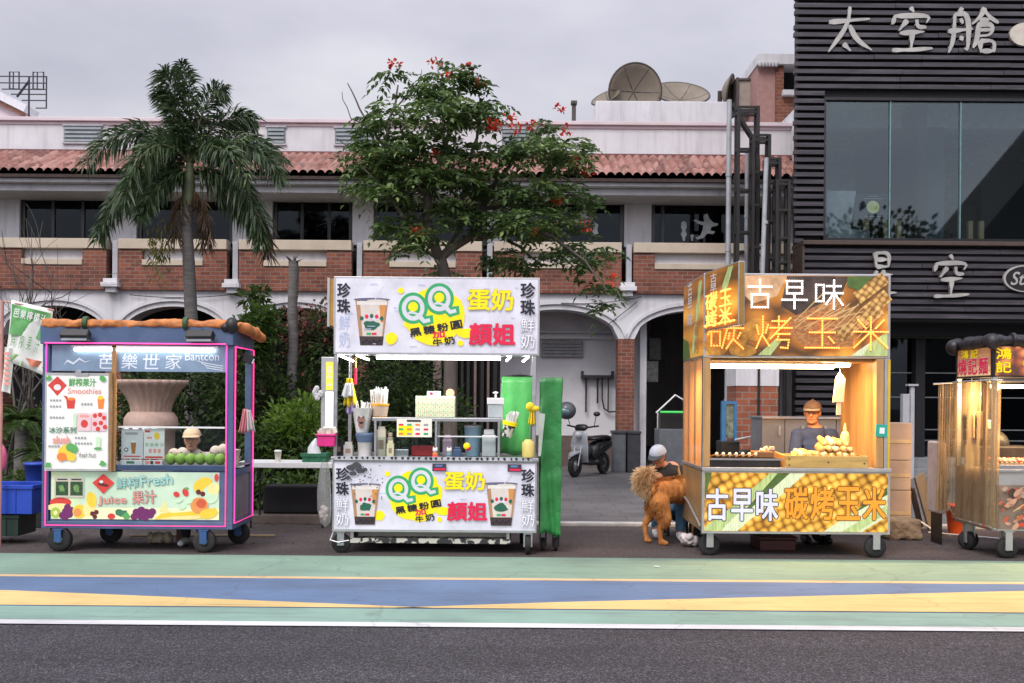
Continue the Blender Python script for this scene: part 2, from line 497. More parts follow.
# an overcast is brighter towards the veiled sun, behind the photographer
sx = nt.nodes.new('ShaderNodeSeparateXYZ'); nt.links.new(tc.outputs['Generated'], sx.inputs[0])
mr = nt.nodes.new('ShaderNodeMapRange'); mr.inputs['From Min'].default_value = 0.6; mr.inputs['From Max'].default_value = -1.0
mr.inputs['To Min'].default_value = 1.0; mr.inputs['To Max'].default_value = 2.0; nt.links.new(sx.outputs[1], mr.inputs[0])
zz = nt.nodes.new('ShaderNodeMath'); zz.operation = 'MULTIPLY_ADD'; nt.links.new(sx.outputs[2], zz.inputs[0]); zz.inputs[1].default_value = 1.3; zz.inputs[2].default_value = 0.72
zm = nt.nodes.new('ShaderNodeMath'); zm.operation = 'MULTIPLY'; nt.links.new(mr.outputs[0], zm.inputs[0]); nt.links.new(zz.outputs[0], zm.inputs[1]); mr = zm
vm = nt.nodes.new('ShaderNodeVectorMath'); vm.operation = 'SCALE'; nt.links.new(cl, vm.inputs[0]); nt.links.new(mr.outputs[0], vm.inputs['Scale'])
mixed = mixc(nt, 0.93, sky.outputs[0], vm.outputs[0])
nt.links.new(mixed, bg.inputs[0]); bg.inputs[1].default_value = 0.1
nt.links.new(bg.outputs[0], wo.inputs[0])

sl = bpy.data.lights.new('sun', 'SUN'); sl.energy = 1.5; sl.angle = R(25); sl.color = (1, 0.95, 0.88)
so = bpy.data.objects.new('sun', sl); COL.objects.link(so); so.location = (-6, -14, 20)
d = Vector((math.sin(SUN_AZ) * math.cos(SUN_EL), math.cos(SUN_AZ) * math.cos(SUN_EL), math.sin(SUN_EL)))
so.rotation_euler = (-d).to_track_quat('-Z', 'Y').to_euler()

# ================================================================== ground
def asphalt(name, c, speck, amt=0.5):
    m, nt, b, out = new_mat(name); v = coords(nt)
    a = noise(nt, v, 0.7, 5, 0.6); o = ramp(nt, a, [(0.3, tuple(x * 0.8 for x in lin(c))), (0.7, tuple(x * 1.18 for x in lin(c)))])
    vo = N(nt, 'ShaderNodeTexVoronoi'); vo.inputs['Scale'].default_value = 120; nt.links.new(v, vo.inputs['Vector'])
    sp = N(nt, 'ShaderNodeSeparateColor'); nt.links.new(vo.outputs['Color'], sp.inputs[0])
    k = ramp(nt, sp.outputs[0], [(0.0, (0.25,) * 3), (0.5, (0.8,) * 3), (0.8, (1.2,) * 3), (0.95, (2.8,) * 3)])
    o2 = mixc(nt, amt, o, k, 'MULTIPLY')
    big = noise(nt, v, 260, 2); k2 = ramp(nt, big, [(0.35, (0.7,) * 3), (0.7, (1.35,) * 3)])
    o3 = mixc(nt, amt, o2, k2, 'MULTIPLY')
    tr = noise(nt, coords(nt, (.05, 1.1, 1)), 1.5, 5, .6); o3 = mixc(nt, 1, o3, ramp(nt, tr, [(.3, (.78,) * 3), (.7, (1.2,) * 3)]), 'MULTIPLY')
    st = noise(nt, coords(nt, (.5, 1, 1)), .9, 7, .75); o3 = mixc(nt, ramp(nt, st, [(.6, (0, 0, 0)), (.75, (.45,) * 3)]), o3, (.03, .027, .028))
    nt.links.new(o3, b.inputs['Base Color']); b.inputs['Roughness'].default_value = 0.88
    b.inputs['Specular IOR Level'].default_value = 0.3
    bump(nt, b, vo.outputs['Distance'], 0.5, 0.006); return m

def paint(name, c, wear='#4a4648', amt=0.5):
    m, nt, b, out = new_mat(name); v = coords(nt)
    c = lin(c); a = noise(nt, v, 1.1, 6, 0.65)
    o = ramp(nt, a, [(0.28, tuple(x * 0.84 for x in c)), (0.72, tuple(min(1, x * 1.14) for x in c))])
    st = noise(nt, coords(nt, (0.5, 7, 1)), 1.6, 6, 0.7)   # tyre wear runs along the road
    k = ramp(nt, st, [(0.5, (0, 0, 0)), (0.78, (amt,) * 3)]); o = mixc(nt, k, o, wear)
    g = noise(nt, v, 150, 3, 0.7); k = ramp(nt, g, [(0.56, (0, 0, 0)), (0.72, (amt * 0.8,) * 3)]); o = mixc(nt, k, o, wear)
    cr = noise(nt, v, 9, 6, 0.75); k = ramp(nt, cr, [(0.66, (0, 0, 0)), (0.75, (amt,) * 3)]); o = mixc(nt, k, o, wear)
    wv = N(nt, 'ShaderNodeVectorMath', operation='MULTIPLY_ADD'); nn = N(nt, 'ShaderNodeTexNoise'); nn.inputs['Scale'].default_value = 2.5; nn.inputs['Detail'].default_value = 6; nt.links.new(v, nn.inputs['Vector']); nt.links.new(nn.outputs['Color'], wv.inputs[0]); wv.inputs[1].default_value = (.7, .7, 0); nt.links.new(v, wv.inputs[2])
    ve = N(nt, 'ShaderNodeTexVoronoi', feature='DISTANCE_TO_EDGE'); ve.inputs['Scale'].default_value = .55; nt.links.new(wv.outputs[0], ve.inputs['Vector'])
    o = mixc(nt, ramp(nt, ve.outputs['Distance'], [(0, (.32,) * 3), (.006, (0, 0, 0))]), o, wear)
    bl = noise(nt, coords(nt, (.4, 1, 1)), .8, 6, .7); o = mixc(nt, ramp(nt, bl, [(.55, (0, 0, 0)), (.75, (.4,) * 3)]), o, wear)
    nt.links.new(o, b.inputs['Base Color']); b.inputs['Roughness'].default_value = 0.8; b.inputs['Specular IOR Level'].default_value = 0.3
    bump(nt, b, g, 0.25, 0.004); return m

A1 = asphalt('road_asphalt', (0.049, 0.046, 0.054), 1, 0.95)
A2 = asphalt('shoulder_asphalt', (0.082, 0.066, 0.064), 1, 0.5)
struct(MB(A1).add([(-300, -200, 0), (300, -200, 0), (300, 500, 0), (-300, 500, 0)], [(0, 1, 2, 3)]), 'ground')
struct(MB(A2).add([(-40, 9.9, 0.004), (40, 9.9, 0.004), (40, 12.45, 0.004), (-40, 12.45, 0.004)], [(0, 1, 2, 3)]), 'road_shoulder')
def gy(py): return (CAM_H - .009) / (py - 400) * FPX
def gpt(px, py, z): y = gy(py); return ((px - 512) / FPX * y, y, z)
def band(name, y0, y1, mat, z=0.008, x0=-40, x1=40):
    a, b = gy(y0), gy(y1)
    return struct(MB(mat).add([(x0, b, z), (x1, b, z), (x1, a, z), (x0, a, z)], [(0, 1, 2, 3)]), name)
PEACH_ = paint('lane_peach', (.62, .42, .22)); GREEN = paint('lane_green', (0.185, 0.285, 0.225)); BLUE = paint('lane_blue', (0.105, 0.165, 0.28))
YEL = paint('lane_yellow', (0.62, 0.45, 0.19)); WHT = paint('line_white', (0.6, 0.6, 0.62))
GREEN2 = paint('lane_green_inner', (0.21, 0.33, 0.28))
band('cycle_lane_green', 557, 578, GREEN); band('cycle_lane_yellow_line', 578, 580, PEACH_)
band('cycle_lane_blue', 580, 609.5, BLUE); band('cycle_lane_green_edge', 609.5, 623, GREEN2); band('road_edge_line', 623, 627.2, WHT)
z = 0.012
a = MB(YEL)
a.add([gpt(-700, 583, z), gpt(-700, 609, z), gpt(440, 609, z), gpt(400, 607.5, z), gpt(12, 594.5, z)], [(0, 1, 2, 3, 4)])
a.add([gpt(395, 608.9, z), gpt(1700, 609, z), gpt(1700, 583, z), gpt(1030, 587, z), gpt(560, 602, z)], [(0, 1, 2, 3, 4)])
struct(a, 'cycle_lane_yellow_wedges')

CONC = M('kerb_concrete', '#c4bfba', 0.85, var=0.25, scale=3, bmp=0.3, stain='#5a5450')
struct(MB(CONC).box(0.1, 4.2, 12.45, 12.6, 0, 0.05).box(4.6, 30, 12.45, 12.6, 0, 0.05), 'kerb', bevel=0.012)
KB = M('garden_kerb', '#6b6058', 0.9, var=0.3, scale=3, bmp=0.3)
struct(MB(KB).box(-40, 0.1, 12.45, 12.62, 0, 0.11), 'garden_kerb', bevel=0.012)
# plaza: grey pavers
m, nt, b, out = new_mat('plaza_pavers'); tc = N(nt, 'ShaderNodeTexCoord')
br = N(nt, 'ShaderNodeTexBrick'); nt.links.new(tc.outputs['Object'], br.inputs['Vector'])
for k, c in (('Color1', (0.125, 0.122, 0.126)), ('Color2', (0.145, 0.14, 0.142)), ('Mortar', (0.095, 0.09, 0.09))): br.inputs[k].default_value = (*c, 1)
br.inputs['Scale'].default_value = 1; br.inputs['Brick Width'].default_value = 0.6; br.inputs['Row Height'].default_value = 0.4; br.inputs['Mortar Size'].default_value = 0.014
f = noise(nt, coords(nt), 0.8, 6, 0.65); k = ramp(nt, f, [(0.3, (0.6,) * 3), (0.7, (1.2,) * 3)])
nt.links.new(mixc(nt, 1, br.outputs[0], k, 'MULTIPLY'), b.inputs['Base Color']); b.inputs['Roughness'].default_value = 0.7
struct(MB(m).add([(0.1, 12.6, 0.045), (40, 12.6, 0.045), (40, 40, 0.045), (0.1, 40, 0.045)], [(0, 1, 2, 3)]), 'plaza_pavement')
SOIL = M('garden_soil', (0.045, 0.035, 0.025), 0.95, var=0.4, scale=5, bmp=0.6, bscale=30)
struct(MB(SOIL).add([(-40, 12.62, 0.1), (0.1, 12.62, 0.1), (0.1, 21.9, 0.1), (-40, 21.9, 0.1)], [(0, 1, 2, 3)]), 'garden_bed')
# ================================================================== white and brick arcade building
F = Plane(512, 400, 22.0); F2 = Plane(512, 400, 22.7); F3 = Plane(512, 400, 23.1)
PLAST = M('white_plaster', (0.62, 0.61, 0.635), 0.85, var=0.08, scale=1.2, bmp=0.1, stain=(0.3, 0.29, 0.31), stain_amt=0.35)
PINK = M('pink_plaster', (0.62, 0.53, 0.56), 0.85, var=0.08, scale=1.5)
CREAM = M('cream_coping', (0.52, 0.44, 0.345), 0.8, var=0.1, scale=2, stain=(0.3, 0.24, 0.18), stain_amt=0.4)
BRK = BRICK('brick_red', (0.25, 0.08, 0.045), (0.13, 0.04, 0.026), (0.22, 0.17, 0.15), 0.22, 0.085)
FRAME = M('dark_aluminium', (0.012, 0.012, 0.014), 0.35, var=0.2)
GREYP = M('grey_column', (0.4, 0.4, 0.43), 0.8, var=0.1)
WGL = GLASS('window_glass', '#8a949c', 0.02)
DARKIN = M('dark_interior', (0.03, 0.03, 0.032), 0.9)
arc = thing('arcade_building', (-2, 22, 0), 'white two storey arcade building with brick balcony panels and red tiled roof', 'building')
XL, XR = -760, 812     # px extent
BAYS = [(-626, -493), (-493, -367), (-367, -247), (-247, -127), (-127, -7), (-7, 113), (113, 233), (233, 357), (357, 487), (487, 626), (626, 765)]
SPR, APX = 338, 309
# lower white wall with arched openings
lw = MB(PLAST); mold = MB(PLAST)
for xa, xb in BAYS:
    a, b = xa + 8, xb - 8; n = 20
    def arch(x, e=0.0):
        u = (x - (a + b) / 2) / ((b - a) / 2 + e); return SPR - (SPR - APX + e) * math.sqrt(max(0, 1 - u * u))
    xs = [a + (b - a) * i / n for i in range(n + 1)]
    # face, soffit
    for x0, x1 in zip(xs[:-1], xs[1:]):
        q = [F.p(x0, arch(x0)), F.p(x1, arch(x1)), F.p(x1, 293), F.p(x0, 293)]
        lw.add(q, [(0, 1, 2, 3)])
        s0, s1 = F.p(x0, arch(x0), 0.55), F.p(x1, arch(x1), 0.55)
        lw.add([q[0], q[1], s1, s0], [(3, 2, 1, 0)])
        lw.add([s0, s1, F.p(x1, 293, 0.55), F.p(x0, 293, 0.55)], [(3, 2, 1, 0)])
    lw.add([F.p(xa, SPR), F.p(a, SPR), F.p(a, 293), F.p(xa, 293)], [(0, 1, 2, 3)])
    lw.add([F.p(b, SPR), F.p(xb, SPR), F.p(xb, 293), F.p(b, 293)], [(0, 1, 2, 3)])
    ex = 7
    ys = [a - ex + (b - a + 2 * ex) * i / 28 for i in range(29)]
    for k0, k1 in ((5.0, 7.5),):
        for x0, x1 in zip(ys[:-1], ys[1:]):
            u0, u1 = arch(x0, k0), arch(x1, k0); v0, v1 = arch(x0, k1) , arch(x1, k1)
            A = [F.p(x0, u0, -0.05), F.p(x1, u1, -0.05), F.p(x1, v1 - 1, -0.05), F.p(x0, v0 - 1, -0.05)]
            Bq = [F.p(x0, u0, 0.002), F.p(x1, u1, 0.002), F.p(x1, v1 - 1, 0.002), F.p(x0, v0 - 1, 0.002)]
            mold.add(A + Bq, [(0, 1, 2, 3), (4, 5, 1, 0), (3, 2, 6, 7)])
lw.build('wall', arc); mold.build('arch_moulding', arc)
# brick pillars under the arches
for xp in (-626, -493, -367, -247, -127, -7, 113, 233, 357, 487, 626, 765):
    MB(BRK).box(F.x(xp - 8), F.x(xp + 8), 22.0, 22.55, 0.5, F.z(SPR)).build('pillar', arc)
    MB(GREYP).box(F.x(xp - 9), F.x(xp + 9), 21.97, 22.58, 0, 0.5).build('pillar_base', arc, bevel=0.01)
# balcony brickwork, copings, inset white panels
for xa, xb in BAYS:
    a, b = xa + 6, xb - 6
    if xb > 700: b = xb + 40
    w = b - a; i0, i1 = a + w * 0.22, a + w * 0.78
    if xb > 700: i0, i1 = 653, 790
    bp = MB(BRK)
    for x0, x1, y0, y1 in ((a, i0, 253, 293), (i1, b, 253, 293), (i0, i1, 269, 293)):
        bp.box(F.x(x0), F.x(x1), 21.9, 22.15, F.z(y1), F.z(y0))
    bp.build('balcony_brickwork', arc)
    MB(CREAM).box(F.x(a), F.x(b), 21.86, 22.2, F.z(252.5), F.z(242.5)).build('balcony_coping', arc, bevel=0.012)
    MB(CREAM).box(F.x(i0) , F.x(i1), 21.87, 22.14, F.z(268.8), F.z(263)).build('balcony_ledge', arc, bevel=0.01)
    MB(PLAST).box(F.x(i0), F.x(i1), 22.03, 22.13, F.z(262.8), F.z(252.8)).build('balcony_inset', arc)
    # pilaster between bays with its corbel
    MB(GREYP).box(F.x(xb - 1), F.x(xb + 4.5), 21.95, 22.1, F.z(283), F.z(244)).build('downpipe_casing', arc, bevel=0.01)
    cb = MB(PLAST)
    cb.box(F.x(xb - 7), F.x(xb + 7), 21.78, 22.05, F.z(286.5), F.z(282.5)).box(F.x(xb - 8.5), F.x(xb + 8.5), 21.72, 22.05, F.z(291), F.z(286.6)).box(F.x(xb - 5), F.x(xb + 5), 21.8, 22.05, F.z(296), F.z(291.1))
    cb.build('corbel', arc, bevel=0.008)
# balcony floor / soffit behind the arches, back walls
MB(GREYP).box(F.x(XL), F.x(XR), 22.56, 24.6, F.z(296), F.z(288)).build('balcony_floor', arc)
# upper wall: piers and beams round the windows
WIN = [(-610, -503), (-484, -377), (-357, -257), (-237, -137), (-115, -17), (18, 106), (135, 231), (271, 351), (372, 486), (509, 623), (650, 770)]
up = MB(PLAST); prev = XL
for a, b in WIN:
    up.box(F2.x(prev), F2.x(a), 22.7, 22.95, F2.z(246), F2.z(192)); prev = b
up.box(F2.x(prev), F2.x(XR), 22.7, 22.95, F2.z(246), F2.z(192))
up.box(F2.x(XL), F2.x(XR), 22.7, 22.95, F2.z(196), F2.z(190))
up.build('upper_wall', arc)
SIL = M('window_cutout_white', (0.5, 0.55, 0.56), 0.7)
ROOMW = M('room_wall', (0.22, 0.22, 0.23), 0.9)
CURT = M('curtain_grey', (0.3, 0.31, 0.33), 0.9, stretch=(6, 1, 0.2), scale=6, var=0.4)
for wi, (a, b) in enumerate(WIN):
    x0, x1, z0, z1 = F2.x(a), F2.x(b), F2.z(245), F2.z(196.2); y = 22.78
    fr = MB(FRAME); t = 0.09
    fr.box(x0, x1, y, y + .1, z0, z0 + t).box(x0, x1, y, y + .1, z1 - t * 0.8, z1).box(x0, x0 + t, y, y + .1, z0 + t, z1 - t * .8).box(x1 - t, x1, y, y + .1, z0 + t, z1 - t * .8)
    for k in ((0.36, 0.7) if wi < 10 else (0.1, 0.66)):
        xm = x0 + (x1 - x0) * k; fr.box(xm - .035, xm + .035, y + .01, y + .09, z0 + t, z1 - t * .8)
    w = fr.build('window', arc)
    MB(WGL).box(x0 + t, x1 - t, y + .045, y + .055, z0 + t, z1 - t * .8).build('pane', w)
    if wi < 9: MB(CURT).box(x0 + .12, x0 + .12 + .12 * (1 + wi % 3), y + .16, y + .2, z0 + .1, z1 - .1).build('curtain', w)
    if wi >= 9:
        pl = Plane(512, 400, y + 0.02); s = MB(SIL)
        def fig(pts):
            s.prism([(pl.x(p), pl.z(q)) for p, q in pts][::-1], (0, pl.Y, 0), U, V, 0.008)
        if wi == 10:
            # paper cut-outs stuck on the glass: a leaping figure and two small potted shapes
            fig([(703, 213), (706, 212), (708, 217), (712, 221), (717, 222), (716, 224), (710, 225.5), (709, 229), (714, 230), (712, 232.5), (706, 232), (702, 236.5), (696, 238), (694, 236), (699, 234), (701, 229), (702, 224), (696, 222), (692, 219), (694, 218), (699, 220), (703, 220), (702, 216)])
            fig([(680, 221), (682.5, 219.5), (685, 221), (685.5, 226), (684, 229), (685.5, 233), (684, 236), (683.5, 239.5), (681.5, 239.5), (681, 236), (679.5, 233), (681, 229), (679.6, 226)])
            fig([(689, 234), (691, 232.5), (693, 234), (692, 236), (691.8, 239.5), (690, 239.5), (689.6, 236)])
        else:
            fig([(579, 211), (581, 208), (584, 211), (585, 216), (590, 214), (589, 218), (583, 223), (578, 223), (572, 219), (570, 215), (573, 215.5), (577, 219)])
            fig([(591, 224), (594, 222), (597, 224), (596, 229), (597, 233), (593, 234), (591, 231), (592.5, 228)])
        s.build('window_cutout', w)
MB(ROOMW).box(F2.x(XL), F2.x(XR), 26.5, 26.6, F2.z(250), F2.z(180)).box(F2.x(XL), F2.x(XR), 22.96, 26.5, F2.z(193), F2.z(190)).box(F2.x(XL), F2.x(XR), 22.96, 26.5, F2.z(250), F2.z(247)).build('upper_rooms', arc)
# eave beam, tiled roof, parapet
ev = MB(PLAST); E = Plane(512, 400, 21.5)
ev.box(E.x(XL), E.x(XR), 21.55, 22.9, E.z(185), E.z(178.2)).box(E.x(XL), E.x(XR), 21.75, 22.9, E.z(192), E.z(185.1))
ev.build('eave', arc, bevel=0.01)
m, nt, b, out = new_mat('roof_tile'); v = coords(nt)
sxx = N(nt, 'ShaderNodeTexVoronoi'); sxx.inputs['Scale'].default_value = 1; nt.links.new(coords(nt, (5.3, 3.0, 0.01)), sxx.inputs['Vector'])
spc = N(nt, 'ShaderNodeSeparateColor'); nt.links.new(sxx.outputs['Color'], spc.inputs[0])
o = ramp(nt, spc.outputs[0], [(0.0, (0.15, 0.065, 0.055)), (0.5, (0.26, 0.115, 0.09)), (1.0, (0.38, 0.2, 0.17))])
f = noise(nt, v, 3, 6, 0.7); o = mixc(nt, ramp(nt, f, [(0.5, (0, 0, 0)), (0.75, (0.55,) * 3)]), o, (0.42, 0.33, 0.3))
nt.links.new(o, b.inputs['Base Color']); b.inputs['Roughness'].default_value = 0.8
TILE = m
rf = MB(TILE); xa, xb = E.x(XL), E.x(XR); pitch = 0.188; nx = int((xb - xa) / pitch); seg = 8
rows = 6; ya, za = 21.38, E.z(177.4); yb, zb = 23.1, F3.z(156.5)
vs, fs = [], []
for r_ in range(rows):
    for e in (0, 1):
        t = (r_ + e * 1.0) / rows; yy = ya + (yb - ya) * t; zz = za + (zb - za) * t + (0.035 if e == 0 else 0)
        for i in range(nx * seg + 1):
            ph = (i % seg) / seg; hgt = math.sin(ph * math.pi) if True else 0
            vs.append((xa + pitch * i / seg, yy, zz + 0.075 * abs(math.sin(ph * math.pi)) ** 0.8))
C_ = nx * seg + 1
for r_ in range(rows * 2 - 1):
    for i in range(C_ - 1):
        fs.append((r_ * C_ + i, r_ * C_ + i + 1, (r_ + 1) * C_ + i + 1, (r_ + 1) * C_ + i))
rf.add(vs, fs, True); rf.m(M('tile_mortar_dark', (0.06, 0.04, 0.035), 0.9)).box(xa, xb, 21.45, 22.9, za - 0.08, za - 0.012)  # dark mortar strip under the lowest tile row
rf.m(M('roof_flashing', (0.16, 0.06, 0.06), 0.7)).box(xa, xb, 23.0, 23.12, zb - 0.03, zb + 0.06)
rf.build('roof', arc)
MB(PLAST).box(F3.x(XL), F3.x(XR), 23.12, 23.4, F3.z(165), F3.z(125)).build('parapet', arc)
MB(PINK).box(F3.x(XL), F3.x(XR), 23.02, 23.42, F3.z(124.9), F3.z(121.2)).box(F3.x(XL), F3.x(XR), 23.09, 23.4, F3.z(128), F3.z(125)).build('parapet_cap', arc, bevel=0.01)
for a, b in ((-230, -193), (-108, -70), (62, 100), (265, 283), (333, 372), (500, 538)):
    lv = MB(M('louvre_grey', (0.16, 0.19, 0.21), 0.5)); x0, x1, z0, z1 = F3.x(a), F3.x(b), F3.z(145.5), F3.z(129.5)
    lv.box(x0, x1, 23.09, 23.115, z0, z1)
    for k in range(4): lv.cbox(((x0 + x1) / 2, 23.085, z0 + (z1 - z0) * (k + .5) / 4), (x1 - x0 - .04, .012, (z1 - z0) / 4.3), (R(-25), 0, 0))
    lv.m(GREYP).box(x0 - .03, x1 + .03, 23.07, 23.11, z0 - .04, z0 - .002).box(x0 - .03, x1 + .03, 23.07, 23.11, z1 + .002, z1 + .04)
    lv.build('vent_window', arc)
R4 = Plane(660, 110, 24.2)
MB(PLAST).box(R4.x(596), R4.x(730), 24.2, 26.5, F3.z(124), R4.z(101)).build('rooftop_tank_housing', arc, bevel=0.02)
MB(PLAST).box(F.x(XL), F.x(XR), 34, 34.2, 0, F3.z(130)).box(F.x(XL), F.x(XL) + .2, 22.6, 34, 0, F3.z(130)).box(F.x(XR) - .2, F.x(XR), 22.6, 34, 0, F3.z(130)).box(F.x(XL), F.x(XR), 23.4, 34, F3.z(160), F3.z(158)).build('rear_walls', arc)
# ground floor back wall of the gallery
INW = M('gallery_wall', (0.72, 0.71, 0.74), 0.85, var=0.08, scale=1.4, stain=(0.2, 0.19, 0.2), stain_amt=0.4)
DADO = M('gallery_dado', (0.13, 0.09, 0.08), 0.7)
gx = lambda px, Y: (px - 512) / FPX * Y
MB(INW).box(gx(470, 24.6), gx(629, 24.6), 23.4, 23.6, 0.75, F.z(290)).build('gallery_wall', arc)
MB(DADO).box(gx(470, 24.6), gx(629, 24.6), 23.36, 23.6, 0.04, 0.75).build('gallery_dado', arc)
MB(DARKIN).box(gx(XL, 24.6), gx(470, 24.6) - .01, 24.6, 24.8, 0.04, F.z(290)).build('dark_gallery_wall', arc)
MB(INW).box(gx(629, 24.6) + .003, gx(629, 24.6) + .15, 22.56, 33.9, 0.04, F.z(290)).build('passage_wall', arc)
for k, a in enumerate((-30, 62, 150, 260, 330)):
    d_ = MB(FRAME); x0 = gx(a, 24.5); d_.box(x0, x0 + 1.0, 24.53, 24.59, .1, 2.3).m(WGL).box(x0 + .12, x0 + .88, 24.515, 24.528, .5, 2.15)
    d_.build('door', arc)
# louvred vent and painted ledge on the gallery wall
G = Plane(560, 370, 23.35)
lv = MB(M('vent_metal', (0.32, 0.32, 0.33), 0.5))
x0, x1, z0, z1 = G.x(541), G.x(583), G.z(357), G.z(341)
lv.box(x0, x1, 23.32, 23.4, z0, z1)
for k in range(5): lv.cbox(((x0 + x1) / 2, 23.3, z0 + (z1 - z0) * (k + .5) / 5), (x1 - x0 - .06, .01, .08), (R(-30), 0, 0))
lv.build('wall_vent', arc)
MB(INW).box(G.x(470), G.x(628), 23.25, 23.398, G.z(339), G.z(336)).box(G.x(470), G.x(628), 23.3, 23.398, G.z(333), G.z(331)).build('wall_cornice', arc)

# pipe rack on the gallery wall
pr = thing('pipe_rack', G.p(596, 376), 'dark bracket rail with hanging hoses on the white gallery wall', 'pipe rack')
PB = M('black_pipe', (0.02, 0.02, 0.022), 0.5)
q = MB(PB); q.box(G.x(581), G.x(613), 23.18, 23.36, G.z(378), G.z(375))
q.box(G.x(581), G.x(583), 23.1, 23.36, G.z(379), G.z(371)).box(G.x(611), G.x(613), 23.1, 23.36, G.z(379), G.z(371)).build('rail', pr)
for a, b in ((586, 412), (597.5, 403)): MB(PB).tube([G.p(a, 376, -.1), G.p(a, b, -.06)], .022, 6).build('hose', pr)
MB(PB).tube([G.p(602, 377, -.1), G.p(602, 398, -.08), G.p(604, 408, -.08), G.p(609, 411.5, -.08), G.p(616, 411, -.06)], .018, 6).build('hose', pr)
MB(PB).tube([G.p(608, 377, -.1), G.p(608, 410, -.08)], .018, 6).build('hose', pr)

for a, b, c_, d_, k_ in ((560, 303, 640, 296, 3), (590, 336, 636, 301, 1), (372, 299, 486, 297, 4), (130, 298, 232, 297, 3)): MB(PB).tube([F.p(a + (c_ - a) * t / 8, b + (d_ - b) * t / 8 + k_ * (1 - (t / 4 - 1) ** 2), -.07) for t in range(9)], .009, 5).build('cable', arc)

# ================================================================== rooftop: dishes, aerial, turret, far gable
DISH = M('dish_bronze', (0.19, 0.155, 0.115), 0.6, var=0.2, scale=2, stain=(0.2, 0.18, 0.15))
DISHD = M('dish_rib', (0.06, 0.05, 0.045), 0.6)
def dish(px, py, Y, rad, tilt, yaw, label, depth=0.28, face=1):
    c = P(px, py, Y); t = thing('satellite_dish', c, label, 'satellite dish', 'satellite dishes on the roof')
    T = Matrix.Rotation(yaw, 4, 'Z') @ Matrix.Rotation(tilt, 4, 'X')
    mb = MB(DISH); n, k = 36, 7; vs = []
    for i in range(k + 1):
        r_ = rad * i / k
        for j in range(n):
            a = 2 * math.pi * j / n; vs.append(c + (T @ Vector((r_ * math.cos(a), depth * (r_ / rad) ** 2 * -1, r_ * math.sin(a)))))
    fs = [(i * n + j, i * n + (j + 1) % n, (i + 1) * n + (j + 1) % n, (i + 1) * n + j) for i in range(k) for j in range(n)]
    mb.add(vs, fs, True); o = mb.build('reflector', t); so_ = o.modifiers.new('Solid', 'SOLIDIFY'); so_.thickness = 0.03
    rb = MB(DISHD)
    for j in range(6):
        a = math.pi * j / 3
        rb.tube([c + (T @ Vector((rad * s_ * math.cos(a), -depth * s_ * s_ - .02, rad * s_ * math.sin(a)))) for s_ in (0.02, .35, .7, .99)], .016, 5)
    rb.tube([c + (T @ Vector((rad * math.cos(a * math.pi / 18), -depth - .01, rad * math.sin(a * math.pi / 18)))) for a in range(37)], .025, 5)
    rb.build('rib', t)
    z0 = F3.z(124) if Y < 24.2 else R4.z(101)
    MB(DISHD).tube([c + (T @ Vector((0, .05, 0))), Vector((c.x, c.y + .3, z0))], .06, 8).build('mast', t)
dish(633, 92, 25.2, .68, R(12), R(10), 'large round bronze satellite dish on the white rooftop box', 0.2)
dish(608, 102, 25.0, .38, R(-50), R(-40), 'small bronze dish half hidden at the left of the rooftop box', 0.12)
dish(680, 101, 25.6, .72, R(-52), R(4), 'wide bronze dish tipped nearly flat on the rooftop box', 0.2)
dish(722, 91, 25.4, .42, R(10), R(70), 'bronze dish turned sideways beside the brick turret', 0.2)
rb_ = Plane(746, 90, 25)
t = thing('rooftop_cabinet', rb_.p(746, 101), 'beige cabinet with a dark frame beside the sideways rooftop dish', 'cabinet')
MB(M('cabinet_beige', (0.3, 0.26, 0.22), 0.7)).box(rb_.x(737), rb_.x(758), 25, 25.6, R4.z(101), rb_.z(79)).build('body', t, bevel=.02)
MB(DISHD).box(rb_.x(736), rb_.x(738.5), 24.95, 25.65, R4.z(101), rb_.z(78)).box(rb_.x(738.6), rb_.x(759), 24.96, 25.0, rb_.z(80.5), rb_.z(78.6)).build('frame', t)

pk = thing('chimney_post', P(574, 122, 24.6), 'thin dark vent post at the left end of the rooftop box', 'vent post')
q = Plane(574, 110, 24.6); MB(DISHD).box(q.x(572), q.x(576), 24.6, 24.7, F3.z(126), q.z(104)).build('pipe', pk); MB(DISHD).box(q.x(571), q.x(577), 24.55, 24.75, q.z(104) + .002, q.z(101)).build('cap', pk)

an = thing('television_aerial', P(22, 108, 24), 'black television aerial of crossed rods on the left roof', 'aerial')
q = Plane(20, 90, 24); AL = M('aerial_metal', (0.05, 0.05, 0.06), 0.4, 0.6); mb = MB(AL)
for y, a, b in ((76.5, -30, 47), (83, -30, 47), (89.3, 2, 47), (94.3, 11, 47), (100.4, 22, 47), (108, 36, 47)): mb.tube([q.p(a, y), q.p(b, y)], .016, 5)
mb.tube([q.p(46.5, 76), q.p(46.5, 108)], .018, 5); mb.build('rods', an)
mb = MB(AL)
for a, b, c_, d_ in ((9.5, 72, 19, 89), (33, 72, 43.5, 89)):
    mb.tube([q.p(a, d_), q.p(a, c_ if False else b), q.p(c_, b), q.p(c_, d_), q.p(a, d_)], .02, 5); mb.tube([q.p((a + c_) / 2 - 1, b), q.p((a + c_) / 2 - 1, d_)], .016, 5)
mb.build('reflector_frames', an)
mb = MB(AL); mb.tube([q.p(17, 97), q.p(29, 81)], .03, 5); mb.build('boom', an)
MB(AL).tube([q.p(29, 77), q.p(29, 122)], .022, 6).build('mast', an)

